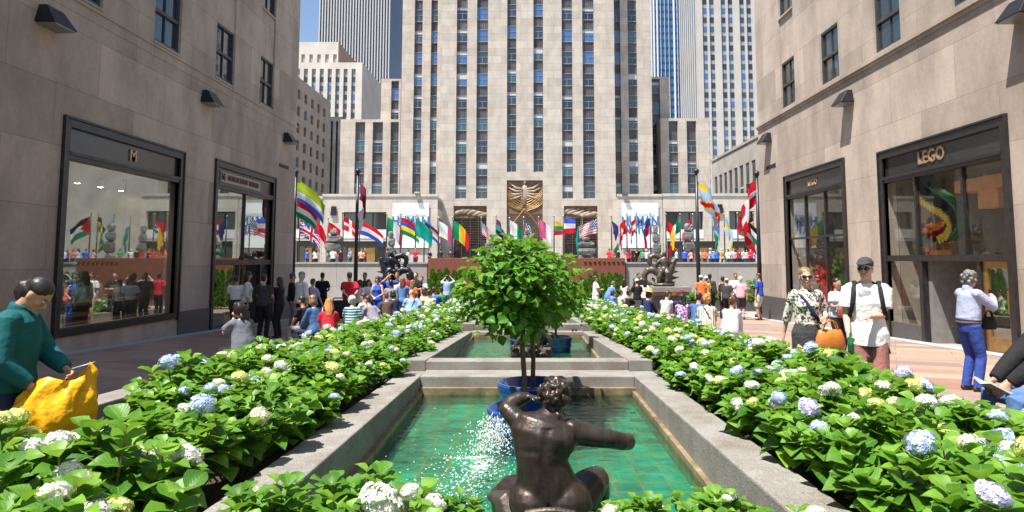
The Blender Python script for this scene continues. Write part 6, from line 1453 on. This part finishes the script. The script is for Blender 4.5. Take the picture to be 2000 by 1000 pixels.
for i, (px, w, lab) in enumerate([(1345, 34, 'low green shrub box left of the orange tee'), (1402, 30, 'low green shrub box between the right standing groups'), (1460, 36, 'low green shrub box beside the royal blue polo man'), (1476, 22, 'green shrub in a box high against the right building corner'), (1322, 16, 'low green shrub beside the statue plinth'), (598, 26, 'yellow green shrub box by the left building corner'), (705, 40, 'low green shrub box below the left parapet')]):
    Yb = 36.2 if i != 3 else 33; p = atY(px, 570, Yb); zb = gz(36) if i != 3 else .0
    t = empty('shrub_box', (p.x, Yb, zb), lab, 'shrub', 'boxed shrubs below the parapet'); ww = w/1333*Yb
    m = MB(); m.box(p.x-ww/2, p.x+ww/2, Yb-.4, Yb+.4, zb-.05, zb+.5 if i != 3 else zb+.12); m.build('box', M_granite, t)
    R = np.random.default_rng(i); n = int(500*ww); pos = np.stack([R.uniform(-ww/2, ww/2, n), R.uniform(-.4, .4, n), (.5 if i != 3 else .12)+R.uniform(0, .5, n)*R.uniform(.5, 1, n)], 1)
    link_mesh('foliage', leaves_mesh('foliage', pos, frames(R.normal(0, 1, (n, 3))+np.array([0, 0, .2]), R.normal(0, .5, (n, 3))+np.array([0, 0, 1])), R.uniform(.09, .17, n), np.clip(R.normal(.5, .2, n), 0, 1), M_leaft if i == 5 else M_leaf, T3), t)
# ================================================================ flags
FC = {'r': (.55, .015, .03), 'w': (.74, .74, .76), 'b': (.03, .08, .42), 'g': (.01, .24, .10), 'y': (.80, .58, .03), 'k': (.015, .015, .018), 'o': (.75, .25, .04), 'l': (.36, .52, .78), 'n': (.025, .04, .16), 'm': (.26, .03, .08), 't': (.01, .30, .26), 'c': (.34, .46, .03), 'v': (.06, .12, .62), 'p': (.62, .10, .22)}
FMAT = {}
def fmat(k):
    if k not in FMAT:
        t = NT('flag cloth '+k); b = t.bsdf(FC[k], .75, 0, .15); tl = t.n('ShaderNodeBsdfTranslucent'); tl.inputs[0].default_value = (*FC[k], 1); mx = t.n('ShaderNodeMixShader'); mx.inputs[0].default_value = .4; t.l(b.outputs[0], mx.inputs[1]); t.l(tl.outputs[0], mx.inputs[2]); FMAT[k] = t.done(mx)
    return FMAT[k]
def H(*c): return lambda u, v: c[min(len(c)-1, int((1-v)*len(c)))]
def Vt(*c): return lambda u, v: c[min(len(c)-1, int(u*len(c)))]
def us(u, v): return ('w' if (int(u*22)+int(v*16)) % 3 == 0 else 'n') if (u < .4 and v > .46) else ('r' if int((1-v)*13) % 2 == 0 else 'w')
def uk(u, v):
    a = abs(u-.5); b = abs(v-.5)
    return 'r' if (a < .06 or b < .09) else 'w' if (a < .11 or b < .16) else 'r' if abs(a-b) < .04 else 'w' if abs(a-b) < .10 else 'b'
def tri(base, tc): return lambda u, v: tc if u < .42*(1-abs(v-.5)*2) else base(u, v)
def cross(bg_, c): return lambda u, v: c if (abs(u-.36) < .08 or abs(v-.5) < .11) else bg_
def diag(bg_, c, e): return lambda u, v: c if abs(v-u) < .10 else (e if abs(v-u) < .17 else ('y' if (u < .25 and v > .7) else bg_))
def waves(u, v): return 'r' if v > .5 else ('w' if math.sin(v*26+u*9) > 0 else 'b')
def disc(bg_, c): return lambda u, v: c if (u-.5)**2*2.2+(v-.5)**2 < .07 else bg_
def cantonL(bg_, c): return lambda u, v: c if u < .35 and v > .5 else bg_
M_pole = plain('dark steel flagpole', (.045, .045, .05), .4, .5); M_ball = plain('gilt finial', (.55, .38, .12), .3, .8)
def flag(px, pyt, Yp, pyb, fpx, fh, L_, droop, fn, label, phase=0.0, fly=1, lowz=None, second=None, big=False):
    if not big: fh, L_ = fh*.86, L_*.84
    """pole top at (px,pyt) at distance Yp; flag hoist fpx.. ; fh hoist height m, L_ fly length m, droop angle deg"""
    top = atY(px, pyt, Yp); zb = TERR_Z if Yp > TERR_Y else gz(Yp)
    r = empty('flagpole', (top.x, Yp, zb), label, 'flag', 'flags of many nations round the plaza')
    pr = .055 if not big else .085
    m = MB(); m.tube([(top.x, Yp, zb), (top.x, Yp, (zb+top.z)/2), (top.x, Yp, top.z)], [pr*1.3, pr*1.1, pr*.75], 10); m.lathe((top.x, Yp, zb), [(pr*3, 0), (pr*3, .08), (pr*1.4, .16)], 14); m.build('pole', M_pole, r, True)
    m = MB(); m.ell((top.x, Yp, top.z+pr*1.6), (pr*1.7, pr*1.7, pr*1.7), 10, 7); m.build('finial', M_ball if not big else M_pole, r, True)
    for k, spec in enumerate([(fn, fpx, fh, L_, droop, fly, phase)]+(second or [])):
        fn_, f0, hh_, ll, dr_, fl, ph = spec; nu, nv = 22, 15; z1 = atY(px, f0, Yp).z; vs = []; fs = []; mi = []; keys = []
        a = math.radians(dr_)
        for j in range(nv+1):
            for i in range(nu+1):
                u, v = i/nu, j/nv; limp = min(1, dr_/80)
                # gravity: the fly end hangs, upper edge sags along a curve
                ang = a*(.55+.45*u); x = fl*ll*u*math.cos(ang)*(1-.12*limp*(1-v)*u); z = z1-hh_*(1-v)*(1-.18*u)-ll*u*math.sin(ang)
                x += fl*pr; fold = (.10+.10*limp)*math.sin(u*9+ph+v*2.2)*min(1, u*4)*ll*.35; y = fold+.04*math.sin(v*7+u*4+ph)
                if limp > .8: x += .12*ll*math.sin(u*14+v*3+ph)*.35
                vs.append((top.x+x, Yp-.02+y, z))
        for j in range(nv):
            for i in range(nu):
                fs.append((j*(nu+1)+i, j*(nu+1)+i+1, (j+1)*(nu+1)+i+1, (j+1)*(nu+1)+i)); c = fn_((i+.5)/nu, (j+.5)/nv)
                if c not in keys: keys.append(c)
                mi.append(keys.index(c))
        mb_ = MB(); mb_.add(vs, fs); mb_.m = mi
        if len(keys) == 1: keys.append(keys[0])
        mb_.build('flag', [fmat(c) for c in keys], r, True)
# near tall masts
flag(578, 342, 33, 0, 352, 1.15, 1.9, 42, H('c', 'c', 'w', 'v'), 'tall mast with a big lime, white and blue flag by the left building', .5, 1, big=True, second=[(H('r', 'w', 'g'), 392, .8, 1.3, 38, 1, 1.5)])
flag(699, 340, 33, 0, 350, 1.0, 1.7, 88, Vt('m', 'm', 'w'), 'tall mast with a limp maroon flag above the red polo man', .2, 1, big=True)
flag(1360, 340, 33, 0, 352, 1.15, 2.3, 66, diag('l', 'r', 'y'), 'tall mast with a big sky blue flag with red diagonal', .9, 1, big=True)
flag(1478, 345, 31, 0, 352, 1.0, 2.6, 86, cross('r', 'w'), 'tall mast with a limp red and white flag by the right building', .3, -1, big=True)
FL = [(586, 424, 432, 1.6, 2.9, 38, uk, 'blue flag with red and white crosses at the far left'), (614, 426, 430, 1.6, 2.6, 55, H('r', 'r'), 'plain red flag at the far left'), (641, 428, 434, 1.2, 1.7, 35, disc('r', 'y'), 'red flag with a yellow disc over a rock figure'), (671, 416, 422, 1.5, 2.4, 45, cross('r', 'w'), 'red flag with a white cross left of the maroon one'),
      (703, 425, 432, 1.6, 3.4, 32, H('r', 'w', 'b'), 'red, white and blue striped flag behind the limp maroon flag'), (756, 420, 424, 2.2, 2.8, 48, Vt('g', 'w', 'r'), 'green, white and red flag left of the four striped one'), (783, 420, 424, 1.9, 2.6, 34, H('r', 'b', 'y', 'g'), 'four striped red, blue, yellow and green flag before the left banner'), (812, 424, 428, 1.8, 2.4, 42, H('t', 't', 't'), 'teal green flag before the left banner'),
      (829, 430, 434, 1.6, 2.5, 40, tri(H('n', 'o', 'w', 'b'), 'n'), 'navy flag with orange and white bands right of the teal flag'), (857, 427, 432, 1.7, 2.4, 42, Vt('w', 'p'), 'white and crimson flag beside the left banner'), (884, 426, 430, 2.0, 2.6, 46, Vt('g', 'y', 'r'), 'green, yellow and red flag before the left entrance'),
      (940, 427, 434, 1.5, 2.3, 58, us, 'stars and stripes flag by the left entrance'), (969, 423, 428, 1.6, 3.2, 78, H('m', 't', 'k'), 'limp dark green and black flag left of the middle entrance'), (995, 427, 430, 1.9, 2.0, 44, tri(Vt('w', 'g'), 'w'), 'white and green flag before the middle entrance'), (1023, 426, 430, 1.5, 2.6, 74, us, 'limp stars and stripes flag before the middle entrance'), (1052, 426, 428, 2.1, 1.9, 40, Vt('p', 'w'), 'crimson and white flag before the middle entrance'),
      (1082, 424, 432, 1.6, 1.3, 10, H('y', 'g', 'r'), 'yellow, green and red flag right of the middle entrance'), (1100, 424, 426, 1.7, 1.3, 8, H('v', 'w', 'r'), 'blue, white and red flag right of the middle entrance'), (1137, 424, 436, 1.6, 3.0, 84, H('t', 't'), 'limp teal flag at the right entrance', -1), (1166, 424, 428, 1.7, 2.3, 25, us, 'stars and stripes flag blown to the left, right entrance', -1),
      (1194, 424, 428, 1.6, 3.6, 87, Vt('n', 'w', 'g'), 'limp navy, white and green flag left of the right banner'), (1224, 420, 424, 1.7, 2.4, 76, disc('r', 'w'), 'limp red flag with white disc before the right banner', -1), (1243, 418, 424, 1.7, 2.2, 74, H('r', 'w', 'r'), 'limp red and white banded flag before the right banner', -1), (1270, 418, 424, 1.7, 2.6, 80, H('n', 'r'), 'limp navy and red flag at the edge of the right banner', -1), (1300, 420, 424, 1.5, 3.6, 87, Vt('r', 'y', 'r'), 'limp red and yellow flag before the right podium window'),
      (1328, 420, 424, 1.7, 3.3, 78, Vt('g', 'w', 'r'), 'drooping green, white and red flag left of the sky blue one', -1), (1353, 420, 424, 1.8, 2.8, 66, waves, 'red flag with blue and white waves left of the tall sky blue one', -1), (1414, 420, 426, 1.5, 3.4, 86, H('l', 'y', 'l'), 'limp light blue flag right of the tall sky blue one'), (1440, 418, 422, 2.0, 2.6, 36, tri(H('k', 'w', 'g'), 'r'), 'black, white and green flag with a red triangle'), (1471, 418, 422, 1.6, 3.2, 84, H('k', 'y', 'g'), 'limp black, yellow and green flag by the right building', -1), (1391, 424, 440, 1.4, 2.2, 84, H('t', 'g'), 'limp teal flag half behind the tall sky blue one', 1)]
for i, f in enumerate(FL):
    flag(f[0], f[1], 62+(i*5 % 7)*1.4, 0, f[2], f[3], f[4], f[5], f[6], f[7], i*1.3, f[8] if len(f) > 8 else 1)
# ================================================================ rough stone figures on the upper plaza
M_rk = stone('weathered bluestone', (.20, .20, .195), 0, .55, .3, .02, .35, .5)
def rock(mb, c, r, seed):
    rr = random.Random(seed); n0 = len(mb.v); mb.ell(c, r, 9, 6)
    for i in range(n0, len(mb.v)):
        v = V3(mb.v[i])-V3(c); e = [max(-.80, min(.80, v[k]/r[k]))*r[k]*1.2 for k in range(3)]; mb.v[i] = tuple(V3(c)+V3(e)*rr.uniform(.92, 1.08))
for (px, pyt, pyb, sc, legs, lab) in ((653, 449, 513, .88, True, 'squat figure of stacked grey rocks at the far left'), (764, 452, 513, .55, False, 'slim figure of stacked rocks behind the left sea figure'), (958, 466, 513, .55, True, 'small rock figure near the left entrance'), (1031, 448, 513, .6, True, 'rock figure before the middle entrance'), (1145, 463, 513, .95, True, 'wide rock figure before the right entrance'), (1281, 441, 513, .55, False, 'tall pillar of stacked rocks at the right banner'), (1344, 436, 513, .68, False, 'big brown grey rock figure behind the sky blue flag')):
    Yr = 55; a = atY(px, pyt, Yr); zb = TERR_Z; hh_ = a.z-zb; r = empty('rock_figure', (a.x, Yr, zb), lab, 'sculpture', 'rock figures on the upper plaza')
    w = .62*sc; n = 4 if not legs else 3; i0 = 0
    if legs:
        for sg in (-1, 1): m = MB(); rock(m, (a.x+sg*w*.75, Yr, zb+hh_*.22), (w*.42, w*.5, hh_*.23), px+sg); m.build('leg', M_rk, r)
        z = zb+hh_*.44; rem = hh_*.56
    else: z = zb; rem = hh_
    for k in range(n):
        hk = rem*([.42, .33, .25] if legs else [.34, .26, .22, .18])[k]; wk = w*([1.25, 1.15, .5] if legs else [1, 1.05, .85, .6])[k]; m = MB(); rock(m, (a.x+.06*math.sin(px+k*2), Yr, z+hk*.5), (wk, w*.7, hk*.52), px*3+k); m.build('boulder' if k < n-1 else 'head_stone', M_rk, r); z += hk
# ================================================================ carried and left things
def handbag(name, c, w, d, h, mat, label, cat, hz=.16, yaw=0.0, strapm=None):
    t = empty(name, c, label, cat); t.rotation_euler = (0, 0, yaw)
    m = MB(); m.tube([(0, 0, -.01), (0, 0, h*.12), (0, 0, h*.55), (0, 0, h*.9), (0, 0, h)], [(w*.46, d*.45), (w*.52, d*.52), (w*.5, d*.5), (w*.42, d*.3), (w*.38, d*.1)], 18, side=(1, 0, 0)); me = m.mesh('bag_body', smooth=True); me.materials.append(mat); link_mesh('bag_body', me, t)
    for q_ in (-1, 1):
        m = MB(); m.tube([(w*.26*math.cos(a), q_*d*.12, h*.92+hz*math.sin(a)) for a in np.linspace(0, PI, 11)], [.008]*11, 7); me = m.mesh('handle', smooth=True); me.materials.append(strapm or mat); link_mesh('handle', me, t)
    return t
hw_ = JW['W'](JW['handL'])
handbag('handbag', tuple(JW['W'](JW['wrL'])+V3((.05, -.02, -.37))), .38, .17, .24, plain('orange tan leather', (.52, .17, .03), .38, var=.15, scale=9), 'tan orange leather handbag hanging from the arm of the woman in black skirt', 'handbag', .13, .2)
hb_ = JW['W'](JW['handR']); 
handbag('shopping_bag', (hb_.x-.05, hb_.y+.12, hb_.z-.42), .30, .14, .34, patterned('pink print plastic', (.72, .30, .55), (.72, .66, .74), 22), 'pink and white plastic shopping bag beside the woman in black skirt', 'bag', .1, .4)
hb2 = JB['W'](JB['pel']); handbag('shoulder_bag', (hb2.x+.05, hb2.y-.22, hb2.z+.02), .34, .16, .24, plain('red brown leather', (.22, .06, .04), .4), 'red brown shoulder bag on the short haired woman', 'bag', .3, .2)
def strap_world(J, q_, mat, w=.022):
    s = J['s']; R = J['Rt']; uc, wa = J['uc'], J['wa']; m = MB()
    pts = [uc+R @ V3((q_*.12*s, .0, .06*s)), uc+R @ V3((q_*.07*s, .10*s, .0)), uc+R @ V3((q_*.02*s, .135*s, -.09*s)), wa+R @ V3((-q_*.06*s, .150*s, .10*s)), wa+R @ V3((-q_*.15*s, .10*s, -.02*s))]
    m.tube(pts, [(w, .006)]*len(pts), 8, side=(1, 0, .4)); return part(J, 'bag_strap', m, mat)
strap_world(JW, 1, 'navy')
g = JC['W'](JC['handR'])
t = empty('bottle', (g.x+.01, g.y-.02, g.z-.17), 'green glass bottle held low by the capped young man', 'bottle'); m = MB(); m.lathe((0, 0, 0), [(0, 0), (.031, .005), (.032, .12), (.028, .15), (.013, .19), (.013, .235)], 18); me = m.mesh('bottle_body', smooth=True); me.materials.append(plain('green bottle glass', (.005, .16, .04), .1, 0, .8)); link_mesh('bottle_body', me, t)
m = MB(); m.lathe((0, 0, 0), [(.0325, .045), (.0335, .05), (.0335, .11), (.0325, .115)], 18); me = m.mesh('label'); me.materials.append(plain('dark bottle label', (.01, .07, .03), .5)); link_mesh('label', me, t)
# backpack on the capped man
R = JC['Rz'] @ JC['Rt']; c = JC['W'](JC['uc'])+R @ V3((0, -.20, -.17))
t = empty('backpack', tuple(c), 'black backpack on the capped young man', 'backpack'); m = MB()
def bw(v): return tuple(R @ V3(v))
m.tube([bw((0, 0, -.27)), bw((0, -.02, -.18)), bw((0, -.02, .05)), bw((0, .02, .22)), bw((0, .05, .27))], [(.12, .07), (.165, .11), (.17, .115), (.14, .085), (.07, .04)], 18, side=R @ V3((1, 0, 0))); m.tube([bw((0, -.08, -.22)), bw((0, -.12, -.1)), bw((0, -.10, .04))], [(.10, .04), (.12, .055), (.09, .03)], 12, side=R @ V3((1, 0, 0)))
me = fuse(m, .014, 3); me.name = 'pack'; me.materials.append(cloth('black nylon', (.02, .02, .024), 20)); link_mesh('pack', me, t)
for q_ in (-1, 1):
    m = MB(); pts = [(q_*.10, .06, .22), (q_*.125, .20, .275), (q_*.135, .325, .16), (q_*.155, .345, .0), (q_*.185, .25, -.13), (q_*.15, .05, -.2)]; m.tube([bw(v) for v in pts], [(.024, .008)]*6, 8, side=R @ V3((1, 0, 0))); me = m.mesh('shoulder_strap', smooth=True); me.materials.append(MATS['black nylon'] if 'black nylon' in MATS else C('black')); link_mesh('shoulder_strap', me, t)
m = MB(); m.tube([bw((-.1, -.1, -.05)), bw((-.22, -.12, -.55))], [.013, .013], 7); o = m.mesh('umbrella'); 
for v in o.vertices: pass
o.transform(Matrix.Translation(c)); o.materials.append(C('black')); tag(link_mesh('umbrella', o), 'thin black folded umbrella poking from the backpack', 'umbrella')
# camera / phone of the photographer
h1 = (JM['W'](JM['handL'])+JM['W'](JM['handR']))*.5
t = empty('camera', (h1.x, h1.y, h1.z+.035), 'small black camera held up by the man in pale blue shirt', 'camera'); t.rotation_euler = (0, 0, math.radians(-84)); m = MB(); m.box(-.055, .055, -.012, .012, -.03, .03); me = m.mesh('camera_body'); me.materials.append(M_lamp); link_mesh('camera_body', me, t); m = MB(); m.tube([(.01, .012, 0), (.01, .035, 0)], [.02, .018], 12); me = m.mesh('lens'); me.materials.append(M_lens); link_mesh('lens', me, t)
hp_ = JM['W'](JM['pel']); handbag('camera_bag', (hp_.x+.26, hp_.y-.05, hp_.z-.02), .2, .12, .17, C('black'), 'small black bag hanging at the front of the photographer', 'bag', .1)
# book of the seated reader
h1 = (JS['W'](JS['handL'])+JS['W'](JS['handR']))*.5
t = empty('book', (h1.x-.02, h1.y, h1.z+.0), 'open book in the hands of the seated reader in jeans', 'book'); t.rotation_euler = (.5, 0, math.radians(82))
for q_ in (-1, 1):
    m = MB(); m.hexa([(0, -.09, 0), (q_*.13, -.09, .03), (q_*.13, .09, .03), (0, .09, 0), (0, -.09, .012), (q_*.13, -.09, .045), (q_*.13, .09, .045), (0, .09, .012)]); me = m.mesh('page_block'); me.materials.append(plain('book paper', (.6, .6, .58), .8)); link_mesh('page_block', me, t)
# yellow bag of the woman in teal
hl, hr = JT['W'](JT['handL']), JT['W'](JT['handR'])
M_yel = cloth('yellow plastic bag', (.78, .40, .01), 9, .9); MATS['yellow plastic bag'].node_tree.nodes['Principled BSDF'].inputs['Roughness'].default_value = .35
t = empty('shopping_bag', tuple((hl+hr)*.5), 'big crumpled yellow plastic bag held open by the woman in teal fleece', 'bag')
nA, nZ = 64, 26; vs, fs = [], []; ct = (hl+hr)*.5; ax_ = V3((.9, .25, 0)).normalized(); ay_ = V3((-.25, .9, 0)).normalized()
rr = random.Random(3)
for j in range(nZ+1):
    f = j/nZ
    for i in range(nA):
        a = 2*PI*(i+.5*(j % 2))/nA; A = .17+.11*math.sin(f*2.4)-.02*f; B = .10+.10*math.sin(f*2.6); w = 1+.17*abs(math.sin(3.5*a+f*4+math.sin(f*6)))-.15*abs(math.sin(5*a-f*5))+rr.uniform(-.012, .012)+.07*abs(math.sin(9*a+2*math.sin(f*5)))
        z = -.46*f+.06*math.cos(a)*(1-f)+.04*math.sin(3*a+1)*(1-f)+rr.uniform(-.003, .003); p = ax_*(A*w*math.cos(a)-.12*f+.0)+ay_*(B*w*math.sin(a))+V3((0, 0, z+.04)); vs.append(p)
for j in range(nZ):
    for i in range(nA):
        i2 = (i+1) % nA; q0, q1, q2, q3 = j*nA+i, j*nA+i2, (j+1)*nA+i2, (j+1)*nA+i
        fs += [(q0, q1, q3), (q1, q2, q3)] if j % 2 == 0 else [(q0, q1, q2), (q0, q2, q3)]
fs.append(tuple(nZ*nA+i for i in range(nA))); m = MB(); m.add(vs, fs); me = m.mesh('bag_body', smooth=True); me.materials.append(M_yel); link_mesh('bag_body', me, t)
m = MB(); m.add([ax_*x+ay_*(-.195+.02*math.sin(x*20))+V3((0, 0, z)) for x, z in ((-.18, -.36), (.14, -.33), (.14, -.39), (-.18, -.43))], [(0, 1, 2, 3)]); me = m.mesh('printed_band'); me.materials.append(C('red')); link_mesh('printed_band', me, t)
m = MB(); p = JT['W'](JT['handL'])+V3((.05, .0, .05)); m.hexa([tuple(p+V3(v)) for v in ((-.05, -.03, 0), (.06, -.03, .03), (.06, .05, .035), (-.05, .05, .005), (-.05, -.03, .002), (.06, -.03, .032), (.06, .05, .037), (-.05, .05, .007))]); tag(m.build('paper_slip', C('white')), 'small folded white paper in the hand over the yellow bag', 'paper')
# shoulder bag strap of the woman in teal, sandwich, pushchair, barrier
p = JG['W'](JG['handL']); m = MB(); m.ell((p.x, p.y, p.z+.03), (.06, .05, .035), 10, 7); m.ell((p.x+.02, p.y, p.z+.055), (.05, .045, .03), 10, 7); tag(m.build('sandwich', plain('bread crust', (.55, .33, .15), .8, var=.3, scale=20), None, True), 'sandwich in the hand of the woman in grey blouse', 'sandwich')
x, y = atY(664, 600, 21).x, 21.0; z = gz(y)
t = empty('pushchair', (x, y, z), 'black pushchair with a pale plastic bag left of the red polo man', 'pushchair'); M_ps = C('black')
m = MB(); m.tube([(x, y, z+.45), (x, y+.02, z+.62), (x, y+.05, z+.85), (x, y+.05, z+1.0)], [(.30, .25), (.34, .30), (.32, .26), (.2, .12)], 14, side=(1, 0, 0)); m.build('seat', M_ps, t, True)
m = MB()
for sx in (-.3, .3): m.tube([(x+sx, y-.35, z+.12), (x+sx, y, z+.6), (x+sx, y+.35, z+1.05)], [.016]*3, 7); m.tube([(x+sx, y+.35, z+.12), (x+sx, y, z+.6)], [.016]*2, 7)
m.tube([(x-.3, y+.35, z+1.05), (x+.3, y+.35, z+1.05)], [.018]*2, 7); m.build('pushchair_frame', M_sto, t)
for sx in (-.3, .3):
    for sy in (-.35, .35): m = MB(); m.tube([(x+sx-.025, y+sy, z+.12), (x+sx+.025, y+sy, z+.12)], [.11, .11], 16); m.build('wheel', M_lamp, t)
tote('carrier_bag', (x+.36, y-.15, z+.25), (.34, .2, .4), plain('pale plastic', (.40, .46, .60), .4, var=.25, scale=9), 'pale blue plastic carrier bag hanging on the pushchair', 'bag')
x0, x1, y = atY(866, 590, 29).x, atY(902, 590, 29).x, 29.0; z = gz(y); t = empty('barrier', ((x0+x1)/2, y, z), 'grey steel crowd barrier by the far end of the left bed', 'barrier'); M_br = plain('galvanised steel', (.42, .43, .45), .4, .6)
m = MB(); m.tube([(x0, y, z+.1), (x0, y, z+1.05), (x1, y, z+1.05), (x1, y, z+.1)], [.02]*4, 8); m.tube([(x0, y, z+.2), (x1, y, z+.2)], [.016]*2, 6); m.build('rail', M_br, t)
for k in range(7): m = MB(); xx = x0+(x1-x0)*(k+.5)/7; m.tube([(xx, y, z+.2), (xx, y, z+1.04)], [.009]*2, 6); m.build('bar', M_br, t)
for xx in (x0+.15, x1-.15): m = MB(); m.box(xx-.03, xx+.03, y-.3, y+.3, z, z+.05); m.build('foot', M_br, t)
